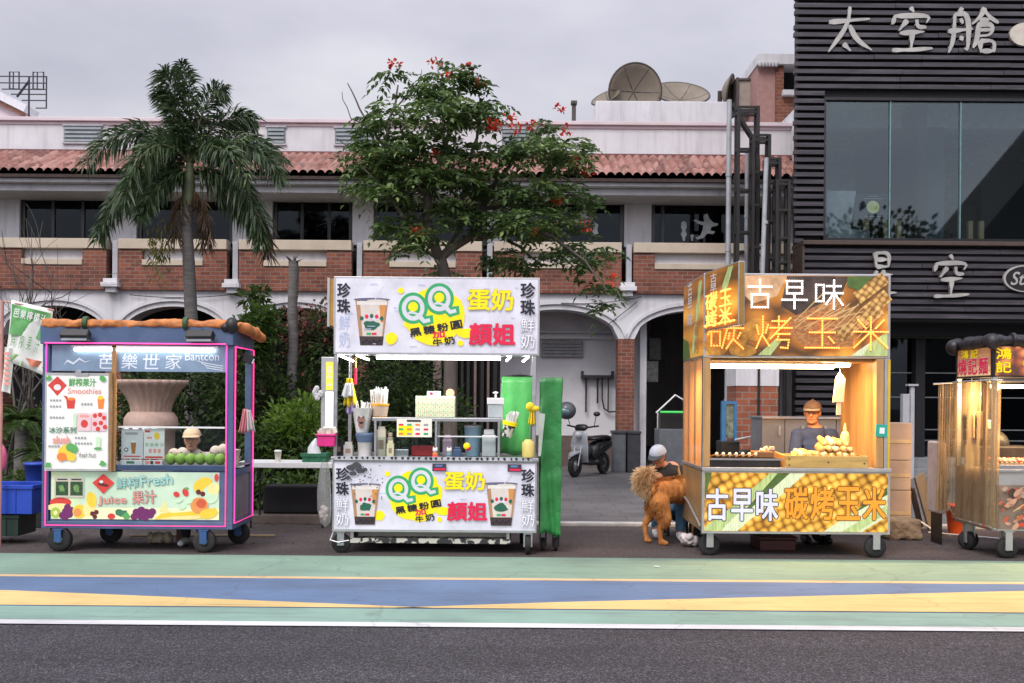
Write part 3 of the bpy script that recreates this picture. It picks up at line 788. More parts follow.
gb = thing('far_gable', P(-20, 118, 30), 'pale pink gabled roof peeking over the left parapet', 'roof')
q = Plane(0, 110, 30)
MB(PINK).prism([(q.x(-75), q.z(130)), (q.x(26), q.z(130)), (q.x(26), q.z(112)), (q.x(-24), q.z(87)), (q.x(-75), q.z(112))], (0, 30, 0), U, V, 4).build('wall', gb)
MB(M('gable_edge', (0.25, 0.12, 0.09), .8)).bar(q.p(-24, 90, -.06), q.p(26, 114, -.06), .25, .22).bar(q.p(-24, 90, -.06), q.p(-78, 114, -.06), .25, .22).build('verge', gb)
MB(PLAST).bar(q.p(-24, 84.5, .1), q.p(30, 111, .1), .8, .22).build('roof_slab', gb)

tw = thing('brick_turret', P(775, 165, 24.4), 'brick and pink stair turret rising beside the dark slatted building', 'turret')
q = Plane(775, 110, 24.3)
MB(M('turret_pink', (0.36, 0.2, 0.18), .8, var=.12, scale=9)).box(q.x(757), q.x(775), 24.3, 26.5, q.z(172), q.z(66)).build('side_wall', tw)
MB(BRK).box(q.x(775) + .003, q.x(783), 24.25, 26.5, q.z(172), q.z(66)).box(q.x(783) + .001, q.x(812), 24.25, 26.5, q.z(172), q.z(95)).build('brick_wall', tw)
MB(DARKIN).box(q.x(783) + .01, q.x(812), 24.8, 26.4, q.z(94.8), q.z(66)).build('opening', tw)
cp = MB(PLAST); cp.box(q.x(756), q.x(812), 24.15, 26.6, q.z(65.8), q.z(56))
for k in range(6): cp.lathe((q.x(758.5 + k * 3.2), 24.16, q.z(66.5)), [(.02, -.05), (.05, -.02), (.05, .05)], 8)
cp.box(q.x(781), q.x(812), 24.1, 24.4, q.z(97), q.z(92)); cp.build('cap', tw)

# ================================================================== dark slatted building
S = Plane(905, 240, 21.0)
SLAT = M('dark_slat', (0.04, 0.034, 0.042), 0.5, var=0.5, scale=3, stretch=(0.5, 1, 7), stain=(0.13, 0.115, 0.13), stain_amt=.7)
CORE = M('dark_core', (0.008, 0.007, 0.009), 0.8)
sb = thing('slatted_building', (S.x(905), 21, 0), 'dark slatted commercial building with large glass window and brush written sign letters', 'building')
XE = 1330
mb = MB(CORE); mb.box(S.x(797), S.x(XE), 21.06, 21.3, S.z(97), S.z(-150)).box(S.x(797), S.x(821), 21.06, 21.3, S.z(462), S.z(97.1)).box(S.x(821.2), S.x(XE), 21.06, 21.3, S.z(336), S.z(242))
mb.box(S.x(821.2), S.x(884), 21.06, 21.3, S.z(462), S.z(336.1)); mb.build('wall', sb)
mb = MB(SLAT); y = -150
r2 = random.Random(3)
while y < 455:
    y0, y1 = y, y + 4.2
    if y1 < 96: segs = [(795, XE)]
    elif y1 < 242: segs = [(795, 823)]
    elif y1 < 324: segs = [(795, 803)]
    else: segs = [(797, 885)]
    for a, b in segs:
        x = a - r2.random() * 3 if a < 800 else a
        while x < b:
            e = min(b, x + r2.uniform(40, 130)); j = r2.uniform(-.012, .012)
            mb.box(S.x(x), S.x(e) - .006, 20.95 + j, 21.055, S.z(y1), S.z(y0)); x = e
    y += 7.35
mb.build('slat_cladding', sb)
S2 = Plane(905, 280, 20.4)
mb = MB(SLAT); y = 249
while y < 318:
    x = 804
    while x < XE:
        e = min(XE, x + r2.uniform(50, 140)); mb.box(S2.x(x), S2.x(e) - .006, 20.4 + r2.uniform(-.01, .01), 20.46, S2.z(y + 4.3), S2.z(y)); x = e
    y += 7.2
mb.m(CORE).box(S2.x(804), S2.x(XE), 20.47, 21.05, S2.z(321), S2.z(246)); mb.build('lower_sign_band', sb)
MB(M('band_cap', (0.07, 0.045, 0.035), .6)).box(S2.x(801.5), S2.x(XE), 20.3, 21.05, S2.z(245.8), S2.z(241.5)).box(S2.x(801.5), S2.x(804) - .002, 20.35, 21.0, S2.z(321), S2.z(246)).build('band_frame', sb, bevel=.01)
# the big window and the room behind it
fr = MB(FRAME); x0, x1, z0, z1 = S.x(823), S.x(XE), S.z(241), S.z(98)
fr.box(x0, x1, 20.97, 21.2, z1 - .06, z1).box(x0, x1, 20.95, 21.2, z0, z0 + .05).box(x0, x0 + .04, 20.98, 21.2, z0 + .05, z1 - .06)
win = fr.build('window', sb)
BG = GLASS('shop_glass', '#d8dfe0', 0.065)
TEAL = M('glass_edge', (0.16, 0.28, 0.28), 0.2)
edges = [823.8, 889.5, 960, 1031, 1102, 1173, 1250, XE]
for a, b in zip(edges[:-1], edges[1:]):
    MB(BG).box(S.x(a) + .012, S.x(b) - .012, 21.04, 21.052, z0 + .05, z1 - .06).build('pane', win)
    MB(TEAL).box(S.x(b) - .01, S.x(b) + .01, 21.0, 21.12, z0 + .05, z1 - .06).build('glass_fin', win)
RW = M('upper_room_wall', (0.62, 0.64, 0.66), .9); RC = M('upper_room_ceiling', (0.82, 0.84, 0.85), .9); RF = M('upper_room_floor', (0.1, 0.09, 0.08), .6)
mb = MB(RW); mb.box(S.x(823), S.x(XE), 25.2, 25.3, z0 - .3, z1 + .3).box(S.x(823) - .1, S.x(823), 21.3, 25.2, z0 - .3, z1 + .3)
mb.m(RC).box(S.x(823), S.x(XE), 21.31, 25.2, z1 + .1, z1 + .25).box(S.x(823), S.x(XE), 22.2, 22.5, z1 - .3, z1 + .099).m(RF).box(S.x(823), S.x(XE), 21.31, 25.2, z0 - .3, z0 - .02).build('upper_room', sb)
q = Plane(905, 190, 22.2); mb = MB(M('room_panel_blue', (0.035, 0.06, 0.09), .5))
mb.box(q.x(903), q.x(944), 22.2, 22.3, z0 - .02, q.z(127)); mb.build('blue_panel', sb)
mb = MB(M('room_dark_unit', (0.012, 0.012, 0.014), .5)); q3 = Plane(905, 190, 23.4)
mb.box(q3.x(981), q3.x(1100), 23.4, 25, z0 - .02, q3.z(160)).build('dark_unit', sb)
mb = MB(M('room_bench', (0.02, 0.018, 0.016), .6)); mb.box(q3.x(848), q3.x(984), 23.6, 24.0, z0 - .02, q3.z(204)).build('dark_counter', sb)
MB(M('room_white_box', (0.4, 0.46, 0.5), .6)).prism([(q.x(820), q.z(242)), (q.x(862), q.z(242)), (q.x(862), q.z(235)), (q.x(843), q.z(233)), (q.x(848.5), q.z(196)), (q.x(820), q.z(196))], (0, 21.7, 0), U, V, .6).build('white_stair_parapet', sb)
for a in (864, 884, 896, 967, 978):
    MB(M('table_leg_wood', (0.42, 0.34, 0.2), .6)).box(q.x(a - 2.2), q.x(a + 2.2), 22.0, 22.1, z0 - .02, q.z(222)).build('wooden_post', sb)
q = Plane(872, 205, 21.3); pr_ = Print(q, 0.0, .001)
pr_.mb.m(M('poster_navy', (0.01, 0.012, 0.03), .4)).box(q.x(856), q.x(891), 21.3, 21.33, q.z(219), q.z(193.5))
pr_.ell(873, 207, 6.3, 6.3, M('poster_yellow', (0.5, 0.52, 0.2), .5, emit=.25), 24)
for y, w in ((196, 10), (198.5, 20), (216, 18)): pr_.rect(873 - w / 2, y, 873 + w / 2, y + .5, M('poster_print', (.35, .36, .4), .5))
pr_.mb.build('window_poster', sb)
# sign letters, brushed metal
LET = M('sign_metal', (0.4, 0.385, 0.36), 0.5, 0.2, var=.2, scale=4)
CH = {
 '太': [[(0.5, 6.6), (9.3, 7.4)], [(5, 10), (4.6, 6), (0.4, 0.2)], [(4.9, 6), (6.4, 2.8), (9.8, .6)], [(3.6, 2.0), (5.2, 0.4)]],
 '空': [[(4.6, 10), (5.4, 8.9)], [(1.2, 8.2), (.5, 6.2)], [(1, 8), (9.2, 8.3), (8.2, 6.6)], [(3.9, 7.2), (2, 4.9)], [(6, 7.3), (6.2, 5.6), (8.2, 5.7)], [(2.2, 4.3), (7.8, 4.7)], [(5, 4.4), (4.8, .9)], [(.5, .6), (5, .7), (9.6, 1.1)]],
 '艙': [[(2.8, 10), (1.9, 8.6)], [(1.3, 8.6), (1.1, 3), (0.1, 0.2)], [(1.3, 8.5), (4.1, 8.8), (4.0, 0.6), (3.2, 1.2)], [(0, 4.8), (4.9, 5.4)], [(2.4, 7.6), (2.9, 6.5)], [(2.4, 3.8), (2.9, 2.8)], [(7.2, 10), (6.4, 8), (4.7, 6.4)], [(7, 9.6), (8.2, 7.9), (10, 6.7)], [(6.2, 7.2), (8.2, 7.4)], [(5.8, 6.3), (8.8, 6.5), (8.6, 4), (5.8, 3.8)], [(5.8, 5.1), (8.5, 5.2)], [(5.9, 6.4), (5.7, 3), (4.9, 1.2)], [(6.3, 2.8), (6.4, .2)], [(6.3, 2.7), (9.2, 2.9), (9, .3)], [(6.4, .5), (9, .6)]],
 '星': [[(2.8, 10), (3.1, 6.6)], [(2.8, 9.8), (7.2, 10), (6.9, 6.8)], [(3.1, 8.3), (6.8, 8.4)], [(3.1, 6.7), (6.9, 6.8)], [(3.4, 5.8), (1.6, 3.6)], [(3, 4.7), (8.2, 5)], [(5.3, 6), (5.1, .9)], [(2.8, 2.7), (7.6, 2.9)], [(.8, .5), (9.4, .9)]],
}
def letters(ch, pl, x, y, w, h, wd, yy):
    mb = MB(LET); o = pl.p(x - w / 2, y + h / 2); o.y = yy
    brush(mb, CH[ch], o, U, V, w * pl.k, h * pl.k, wd * pl.k, .06); mb.build('sign_letter', sb)
for c_, x, w in (('太', 847, 46), ('空', 909, 44), ('艙', 970, 50)): letters(c_, S, x, 31.5, w, 46, 4.9, 20.98)
letters('星', S2, 881, 275, 32, 44, 4.2, 20.38); letters('空', S2, 950, 277, 38, 44, 4.2, 20.38)
mb = MB(M('sign_oval_cream', (.55, .5, .42), .5))
el = [(S.x(1021) + 15 * S.k * math.cos(t * math.pi / 16), S.z(35) + 11.5 * S.k * math.sin(t * math.pi / 16)) for t in range(32)]
mb.prism(el, (0, 20.9, 0), U, V, .08); mb.build('oval_sign', sb)
el = lambda k, f=1: [(S2.x(1024) + k * S2.k * 1.62 * math.cos(t * math.pi / 16), S2.z(278) + k * S2.k * math.sin(t * math.pi / 16)) for t in range(32)]
mb = MB(LET); mb.prism(el(13.5), (0, 20.34, 0), U, V, .06); mb.m(CORE).prism(el(12.2), (0, 20.336, 0), U, V, .03); 
text(mb, 'Sta', (S2.x(1019), 20.33, S2.z(278)), U, V, 20 * S2.k, 13 * S2.k, LET, off=.02, shear=.3); mb.build('oval_sign', sb)
# entrance below
mb = MB(M('green_fascia', (.055, .075, .035), .6, var=.4, scale=6)); mb.box(S.x(885), S.x(XE), 21.3, 21.5, S.z(337), S.z(322)); mb.build('fascia', sb)
fr = MB(M('entrance_metal', (.2, .21, .22), .4, .5)); zt, zb_ = S.z(336), .42
for a in (887, 928, 1000, 1072, 1150): fr.box(S.x(a) - .014, S.x(a) + .014, 21.5, 21.6, zb_, zt)
for y in (372, 397, 430, 441): fr.box(S.x(887), S.x(1150), 21.51, 21.59, S.z(y) - .012, S.z(y) + .012)
o = fr.build('entrance_frame', sb)
MB(GLASS('entrance_glass', '#7b868c', .03)).box(S.x(887), S.x(1150), 21.545, 21.555, zb_, zt).build('pane', o)
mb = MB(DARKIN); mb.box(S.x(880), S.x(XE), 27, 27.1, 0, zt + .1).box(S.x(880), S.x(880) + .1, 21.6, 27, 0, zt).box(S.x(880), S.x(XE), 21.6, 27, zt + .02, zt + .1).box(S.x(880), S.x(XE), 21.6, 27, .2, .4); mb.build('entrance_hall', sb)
MB(M('hall_counter', (.2, .17, .13), .6)).box(S.x(905), S.x(960), 25, 25.6, .4, 1.4).build('hall_counter', sb)
st = M('step_stone', (.22, .23, .24), .7, var=.2)
MB(st).box(S.x(797), S.x(XE), 20.9, 21.7, .04, .42).build('step', sb, bevel=.015); MB(st).box(S.x(797), S.x(XE), 20.5, 20.897, .04, .22).build('step', sb, bevel=.015)
mb = MB(CORE); mb.box(8.6, S.x(XE), 27.2, 27.4, 0, 13).box(8.6, 8.8, 21.31, 27.2, 0, 13).box(S.x(XE) - .2, S.x(XE), 21.31, 27.2, 0, 13).box(8.6, S.x(XE), 21.31, 27.2, 12.8, 13.0); mb.build('rear_walls', sb)
# drain post and small sign post by the entrance
t = thing('grey_bollard', (S.x(906) , 20.2, .04), 'pale grey post with a bent rail beside the glass entrance', 'post')
q = Plane(910, 400, 20.2); MB(GREYP).box(q.x(903), q.x(910), 20.2, 20.35, .04, q.z(394)).build('post', t, bevel=.01); MB(GREYP).box(q.x(911), q.x(915), 20.22, 20.3, .04, q.z(386)).box(q.x(908), q.x(918), 20.18, 20.34, q.z(386) + .002, q.z(384)).build('rail', t)

# ================================================================== steel frames and pipes between the buildings
RUST = M('black_steel', (0.008, 0.007, 0.007), 0.6, var=.5, scale=5, stain=(.03, .018, .013), stain_amt=.6)
grp = 'black steel lattice frames between the buildings'
def lattice(x0, x1, top, Y, rungs, lab, dep=.22):
    q = Plane((x0 + x1) / 2, 200, Y); t = thing('lattice_tower', (q.x((x0 + x1) / 2), Y, 0), lab, 'steel frame', grp)
    for x in (x0, x1):
        for d_ in (0, dep): MB(RUST).box(q.x(x) - .03, q.x(x) + .03, Y + d_ - .03, Y + d_ + .03, .045, q.z(top)).build('upright', t)
    for y in rungs:
        mb = MB(RUST)
        for d_ in (0, dep): mb.box(q.x(x0) + .031, q.x(x1) - .031, Y + d_ - .02, Y + d_ + .02, q.z(y) - .022, q.z(y) + .022)
        for x in (x0, x1): mb.box(q.x(x) - .025, q.x(x) + .025, Y + .031, Y + dep - .031, q.z(y) - .03, q.z(y) + .03)
        mb.build('rung', t)
lattice(738, 757.5, 106, 20.2, (107, 112, 149, 190, 232, 290, 340), 'tallest black steel lattice frame beside the grey drainpipe')
lattice(753, 769, 134.5, 20.0, (135, 140, 172, 205, 247, 300), 'second black steel frame, lower than the tallest one')
lattice(767, 779.5, 158, 19.8, (158.5, 163, 190, 221, 258, 310), 'third black steel frame stepping down behind the corn sign')
lattice(777, 789, 180, 19.6, (180.5, 184, 210, 238, 262, 320), 'lowest black steel frame against the slatted wall')
GP = M('galvanised_pipe', (.36, .37, .39), .5, .2, var=.15)
def pipe(pts, r_, Y, lab, name='drainpipe', mat=GP):
    q = Plane(pts[0][0], 200, Y); pp = [q.p(a, b) for a, b in pts]; pp.append(Vector((pp[-1].x, Y, .045)))
    o = MB(mat)
    o.tube(pp, r_, 10)
    for k in range(1, 5):
        c_ = pp[0].lerp(pp[-1], k / 5); o.lathe(c_, [(r_ * 1.25, -.03), (r_ * 1.25, .03)], 10)
    return tag(o.build(name, at=(pp[-1].x, Y, .045)), lab, 'pipe')
pipe([(728.5, 100), (728.5, 265)], .052, 20.7, 'tall grey drainpipe standing left of the steel frames')
pipe([(746.5, 152), (746.5, 268)], .04, 21.0, 'thin pale pipe seen between the uprights of the tallest frame')
pipe([(766, 158), (763, 274)], .045, 19.5, 'slightly leaning white pipe in front of the steel frames')
pipe([(731, 104), (745, 128), (753, 140), (757, 160)], .06, 20.9, 'dark diagonal duct running from the roof edge into the frames', 'roof_duct', RUST)
# ================================================================== trees and garden
BARK = M('bark_grey', (0.11, 0.092, 0.08), 0.9, var=.35, scale=9, bmp=.5, bscale=30, stretch=(1, 1, .25))
BARKP = M('palm_bark', (0.13, 0.12, 0.115), 0.9, var=.35, scale=14, bmp=.5, stretch=(.3, .3, 2.2))
L_TUL = LEAF('tulip_leaf', (0.03, 0.065, 0.02), (0.13, 0.21, 0.06), (0.3, 0.37, 0.12))
L_PALM = LEAF('palm_leaf', (0.02, 0.045, 0.018), (0.07, 0.115, 0.045), (0.15, 0.2, 0.08), .3, .4)
L_DARK = LEAF('shrub_dark', (0.016, 0.034, 0.011), (0.06, 0.105, 0.028), (0.14, 0.19, 0.05))
L_MID = LEAF('shrub_mid', (0.025, 0.055, 0.012), (0.085, 0.15, 0.03), (0.17, 0.24, 0.055))
L_LIGHT = LEAF('shrub_light', (0.06, 0.12, 0.015), (0.16, 0.27, 0.04), (0.25, 0.36, 0.07))
L_DRY = LEAF('dry_leaf', (0.05, 0.03, 0.018), (0.14, 0.09, 0.05), (0.2, 0.14, 0.07))
L_YEL = LEAF('yellow_green_leaf', (0.07, 0.08, 0.015), (0.2, 0.19, 0.04), (0.3, 0.26, 0.06))
FLW = LEAF('flame_petal', (0.5, 0.03, 0.015), (0.75, 0.06, 0.02), (0.8, 0.16, 0.03), .3)
PNK = LEAF('pink_petal', (0.35, 0.06, 0.07), (0.5, 0.14, 0.14), None, .3)

# ---- flame tree (orange-red tulip flowers)
FY = 15.0; T_ = Plane(470, 190, FY)
def tp(px, py, d=0): return T_.p(px, py, d)
base = tp(452, 400); base.z = .1
ft = thing('flame_tree', base, 'spreading leafy tree with orange red flowers behind the milk tea stall sign', 'tree')
mb = MB(BARK)
def limb(pts, r0, r1, dd=None):
    pp = [tp(*p) for p in pts]; k = len(pp)
    q = []
    for a, b in zip(pp[:-1], pp[1:]): q += [a.lerp(b, t) for t in (0, .34, .67)]
    q.append(pp[-1]); q = [p + Vector((rnd.gauss(0, .012), rnd.gauss(0, .012), rnd.gauss(0, .012))) for p in q]
    mb.tube(q, [r0 + (r1 - r0) * i / (len(q) - 1) for i in range(len(q))], 7)
tr = [Vector((base.x, FY, .05)), tp(452, 330), tp(449, 285), tp(441, 258)]
mb.tube(tr, [.12, .1, .09, .085], 10); mb.build('trunk', ft)
mb = MB(BARK)
limb([(441, 260, 0), (430, 235, -.2), (429, 195, -.3), (440, 165, -.2), (455, 120, -.1), (458, 90, 0)], .085, .02)
limb([(429, 200, -.3), (395, 170, -.2), (385, 140, 0), (392, 110, .1), (396, 82, .1)], .05, .012)
limb([(441, 258, 0), (470, 236, .2), (500, 232, .1), (530, 226, -.2), (560, 224, -.3), (590, 222, -.3)], .075, .012)
limb([(470, 236, .2), (482, 205, .3), (498, 175, .2), (520, 150, .1), (545, 118, 0)], .06, .012)
limb([(441, 262, 0), (455, 225, .5), (462, 180, .6), (475, 130, .4), (480, 95, .3)], .06, .012)
limb([(430, 235, -.2), (405, 222, -.5), (395, 205, -.6), (365, 175, -.5)], .04, .01)
limb([(530, 226, -.2), (560, 245, -.3), (585, 265, -.4), (604, 292, -.5)], .035, .01)
limb([(500, 232, .1), (530, 250, .3), (545, 262, .4)], .03, .01)
limb([(545, 170, .1), (570, 178, 0), (588, 185, 0)], .02, .008)
limb([(482, 205, .3), (520, 200, .1), (555, 195, 0), (580, 195, 0)], .035, .01)
limb([(385, 150, 0), (372, 130, .1), (358, 108, .1), (346, 82, .1)], .028, .008)
limb([(372, 130, .1), (350, 118, 0), (340, 92, 0)], .012, .005); limb([(392, 110, .1), (418, 78, .1), (420, 68, .1)], .014, .004)
limb([(455, 120, 0), (452, 85, 0), (451, 66, 0)], .016, .004); limb([(395, 170, -.2), (350, 150, 0), (338, 140, 0)], .02, .006)
mb.build('limb', ft)
CL = [(372, 150, 22), (392, 128, 22), (398, 86, 9), (418, 92, 16), (432, 82, 14), (452, 88, 17), (470, 92, 12), (480, 112, 20), (402, 165, 26), (362, 168, 17), (352, 182, 10), (440, 125, 24), (468, 150, 22), (418, 188, 26), (450, 180, 26), (490, 186, 24), (395, 200, 18), (402, 228, 18), (425, 240, 14), (385, 232, 8), (520, 142, 15), (545, 120, 12), (540, 158, 20), (562, 168, 20), (530, 196, 24), (572, 186, 16), (500, 226, 20), (530, 232, 22), (562, 222, 20), (588, 198, 12), (580, 242, 14), (500, 255, 13), (602, 286, 12), (586, 265, 13), (606, 250, 9), (419, 254, 12), (455, 215, 20), (438, 270, 8), (520, 262, 14), (548, 258, 12), (603, 302, 8), (575, 150, 10), (510, 160, 14), (430, 150, 18), (470, 120, 12), (376, 188, 12)]
mb = MB(L_TUL)
def spray(c, dr, L=.34, k=9, lw=.05, ll=.12, mbx=None):
    mbx = mbx or mb; dr = dr.normalized(); side = dr.cross(Vector((0, 0, 1)))
    if side.length < .1: side = Vector((1, 0, 0))
    side.normalize(); p = Vector(c)
    for i in range(k):
        t = i / (k - 1); q = p + dr * L * t - Vector((0, 0, 1)) * (L * .5 * t * t)
        for s_ in ((1, -1) if i < k - 1 else (0,)):
            d_ = (side * s_ + dr * .45 + Vector((rnd.gauss(0, .15), rnd.gauss(0, .15), -.3 + rnd.gauss(0, .18))))
            leaf(mbx, q, d_, ll * rnd.uniform(.7, 1.2), lw * rnd.uniform(.85, 1.3), .15)
for x, y, r_ in CL:
    n = max(8, int(r_ * r_ / 9)); cd = rnd.uniform(-.7, .7)
    for i in range(n):
        o = rdir(); k = rnd.random() ** .5
        c = tp(x + o.x * r_ * k, y + o.z * r_ * k * .85, cd + o.y * r_ * FY / 1000 * k * 1.6)
        d_ = Vector((o.x, o.y, o.z * .5 + .25)) + rdir() * .5
        spray(c, d_, rnd.uniform(.2, .36), rnd.choice((5, 6, 7)))
mb.build('crown', ft)
for (x, y) in ((396, 77), (437, 77), (451, 88), (468, 80), (477, 92), (490, 133), (497, 134), (509, 130), (515, 143), (532, 131), (557, 122), (564, 140), (573, 168), (587, 178), (584, 229), (437, 163), (422, 240), (557, 207), (611, 282), (533, 238), (580, 176)):
    fb = MB(FLW); c = tp(x, y, -.55 + rnd.uniform(-.2, .2))
    for i in range(rnd.randint(14, 22)):
        d_ = rdir(.25); leaf(fb, c + d_ * .02 + Vector((rnd.gauss(0, .04), 0, rnd.gauss(0, .02))), d_, rnd.uniform(.05, .09), .05, .1)
    fb.build('flower', ft)

# ---- palm
PY = 17.0; q = Plane(190, 170, PY); pb = q.p(193, 400); pb.z = .1
pt = thing('palm_tree', pb, 'single palm with drooping feather fronds rising behind the blue juice stall', 'palm tree')
mb = MB(BARKP); path = [Vector((pb.x, PY, .05)), q.p(193, 330), q.p(190, 270), q.p(187, 225), q.p(188, 205)]
pp = []
for a, b in zip(path[:-1], path[1:]): pp += [a.lerp(b, t / 6) for t in range(6)]
mb.tube(pp + [path[-1]], [.115 - .03 * i / 24 + (.006 if i % 2 else 0) for i in range(25)], 12); mb.build('trunk', pt)
MB(M('crownshaft', (.10, .12, .06), .6, var=.3)).tube([q.p(188, 206), q.p(189, 185), q.p(190, 163)], [.1, .11, .06], 12).build('crownshaft', pt)
FR = [([(190, 166), (184, 120), (174, 84), (165, 74)], -.1, 1.1), ([(190, 166), (190, 115), (187, 80), (178, 62)], .1, .9), ([(190, 166), (180, 130), (168, 100), (158, 92)], .0, .8),
      ([(190, 164), (203, 125), (228, 103), (250, 116)], .3, 1), ([(190, 162), (162, 125), (122, 118), (88, 166)], -.1, 1), ([(190, 164), (222, 130), (262, 138), (284, 182)], -.2, 1),
      ([(190, 168), (160, 162), (122, 188), (108, 244)], -.4, 1), ([(190, 168), (225, 165), (262, 190), (268, 246)], -.4, 1), ([(190, 164), (168, 132), (152, 160), (150, 214)], -1.1, 1),
      ([(190, 168), (213, 178), (250, 208), (254, 240)], .5, .9), ([(190, 164), (205, 140), (238, 150), (262, 190)], -.9, .9), ([(190, 164), (165, 145), (130, 160), (118, 205)], .7, .9),
      ([(190, 166), (200, 120), (212, 92), (226, 94)], -.3, .9), ([(190, 170), (176, 178), (160, 200), (158, 226)], -.8, .8), ([(190, 166), (215, 130), (245, 120), (272, 150)], .9, .9), ([(190, 165), (170, 120), (140, 118), (118, 140)], .9, .8)]
def bez(pts, t):
    p = [Vector(x) for x in pts]
    while len(p) > 1: p = [a.lerp(b, t) for a, b in zip(p[:-1], p[1:])]
    return p[0]
rq = random.Random(11)
for pts, dep, k in FR:
    ax = [bez([q.p(a, b, dep * i / 3) for i, (a, b) in enumerate(pts)], t / 26) for t in range(27)]
    # pull the curve out to the control points a little more
    fm = MB(M('palm_rib', (.12, .14, .06), .6)); fm.tube(ax, [.022 - .018 * i / 26 for i in range(27)], 5); fm.m(L_PALM)
    for i in range(3, 27):
        t = i / 26; p = ax[i]; dr = (ax[min(i + 1, 26)] - ax[i - 1]).normalized()
        A_ = dr.orthogonal().normalized(); B_ = dr.cross(A_)
        LL = .46 * k * (1.0 if t < .7 else 1.9 - 1.3 * t) * (.5 + .5 * min(1, t * 4))
        for j in range(16):
            an = rq.uniform(0, 6.283); d_ = A_ * math.cos(an) + B_ * math.sin(an)
            d_ = (d_ + dr * rq.uniform(.5, 1.1) + Vector((0, 0, -.22))).normalized(); L = LL * rq.uniform(.75, 1.1)
            s2 = d_.cross(Vector((rq.gauss(0, 1), rq.gauss(0, 1), rq.gauss(0, 1)))).normalized() * rq.uniform(.012, .021)
            a = p + (ax[i] - ax[i - 1]) * rq.uniform(-1, 0); m_ = a + d_ * L * .5; e = a + d_ * L * .93 - Vector((0, 0, L * .3))
            fm.add([a, m_ + s2, m_ - s2, e], [(0, 1, 2), (1, 3, 2)], False)
    fm.build('frond', pt)
for pts, dep in (([(190, 185), (203, 195), (214, 215), (216, 240)], -.3), ([(190, 185), (178, 200), (176, 222), (180, 236)], -.2), ([(190, 186), (200, 205), (203, 230), (200, 238)], .2), ([(260, 205), (268, 220), (272, 240), (270, 252)], -.2)):
    fm = MB(L_DRY); ax = [bez([q.p(a, b, dep * i / 3) for i, (a, b) in enumerate(pts)], t / 14) for t in range(15)]
    for i in range(2, 15):
        for j in range(5): leaf(fm, ax[i], Vector((rq.gauss(0, .5), rq.gauss(0, .4), -1)), rq.uniform(.2, .4), .03, .1)
    fm.build('dead_frond', pt)
fm = MB(L_YEL); c = q.p(166, 252, -.3)
for i in range(150): leaf(fm, c + Vector((rq.gauss(0, .1), rq.gauss(0, .1), rq.gauss(0, .22))), Vector((rq.gauss(0, .5), rq.gauss(0, .5), -.8)), rq.uniform(.08, .18), .03, .2)
fm.tube([q.p(187, 222), q.p(176, 228), q.p(167, 240)], .012, 5); fm.build('fruit_cluster', pt)

# ---- dead palm trunk
q = Plane(293, 300, 15.8); b_ = q.p(293, 400); b_.z = .1
mb = MB(BARKP); n = 22; top = q.z(261)
mb.tube([Vector((b_.x + .01 * math.sin(i), 15.8, .05 + (top - .05) * i / n)) for i in range(n + 1)], [.078 + (.006 if i % 2 else -.002) for i in range(n + 1)], 12)
for k in range(7): leaf(mb, (b_.x + rq.gauss(0, .04), 15.78, top - .05), Vector((rq.gauss(0, .8), rq.gauss(0, .4), 1)), rq.uniform(.1, .22), .06, 0)
tag(mb.build('palm_stump', at=b_), 'tall grey bare palm trunk without a crown between the two left stalls', 'dead palm')

# ---- shrubs
def shrub(px, py, Y, rx, rz, ry, lab, mat, name='shrub', n=900, ll=.1, lw=.055, extra=None, gnd=True, up=.2, cat='shrub', grp=None):
    c = P(px, py, Y); t = thing(name, (c.x, Y, .1), lab, cat, grp)
    mb = MB(BARK)
    for i in range(5):
        a = rdir(.8); mb.tube([Vector((c.x + rnd.gauss(0, .08), Y + rnd.gauss(0, .06), .08)), c + Vector((a.x * rx * .3, a.y * ry * .3, -rz * .2)), c + Vector((a.x * rx * .85, a.y * ry * .8, a.z * rz * .8))], [.025, .016, .006], 5)
    mb.build('stem', t)
    mb = MB(mat); lobes = [(rdir() , rnd.uniform(.32, .58)) for _ in range(16)]
    for i in range(int(n * 1.7)):
        o, k = rnd.choice(lobes); d_ = rdir()
        p = c + Vector((o.x * rx * .68, o.y * ry * .68, o.z * rz * .68)) + Vector((d_.x * rx, d_.y * ry, d_.z * rz)) * k * rnd.random() ** .4
        if p.z < .12: p.z = .12 + rnd.random() * .1
        leaf(mb, p, d_ + Vector((0, -.3, up)), ll * rnd.uniform(.7, 1.3), lw * rnd.uniform(.7, 1.3), .25)
    mb.build('foliage', t)
    if extra:
        em, k = extra; mb = MB(em)
        for i in range(k):
            d_ = rdir(); p = c + Vector((d_.x * rx * .9, -abs(d_.y) * ry * .9, d_.z * rz * .9))
            for j in range(4): leaf(mb, p, rdir(), .05, .035, .1)
        mb.build('blossom', t)
    return t
HG = 'shrubs in the garden behind the stalls'
shrub(120, 425, 15.2, 1.1, .95, .8, 'dark leafy shrub seen left of the stone urn through the juice stall', L_DARK, n=2200, grp=HG)
shrub(205, 415, 15.4, 1.0, 1.15, .8, 'dense dark green shrub right of the stone urn behind the capped child', L_DARK, n=2400, grp=HG)
shrub(60, 440, 16.2, 1.1, .9, .8, 'dark green shrub behind the spiky cycad at the far left', L_DARK, n=1700, grp=HG)
shrub(262, 405, 16.0, .9, 1.5, .8, 'tall dark shrub behind the white table between the two left stalls', L_DARK, n=3000, grp=HG)
shrub(325, 400, 16.4, .95, 1.5, .8, 'tall dark shrub with scattered pink blossom left of the milk tea stall', L_DARK, n=3000, extra=(PNK, 60), grp=HG)
shrub(310, 330, 16.8, .6, .45, .5, 'rust leaved shrub with pink flowers round the bare palm trunk', L_DRY, n=700, extra=(PNK, 40), grp=HG)
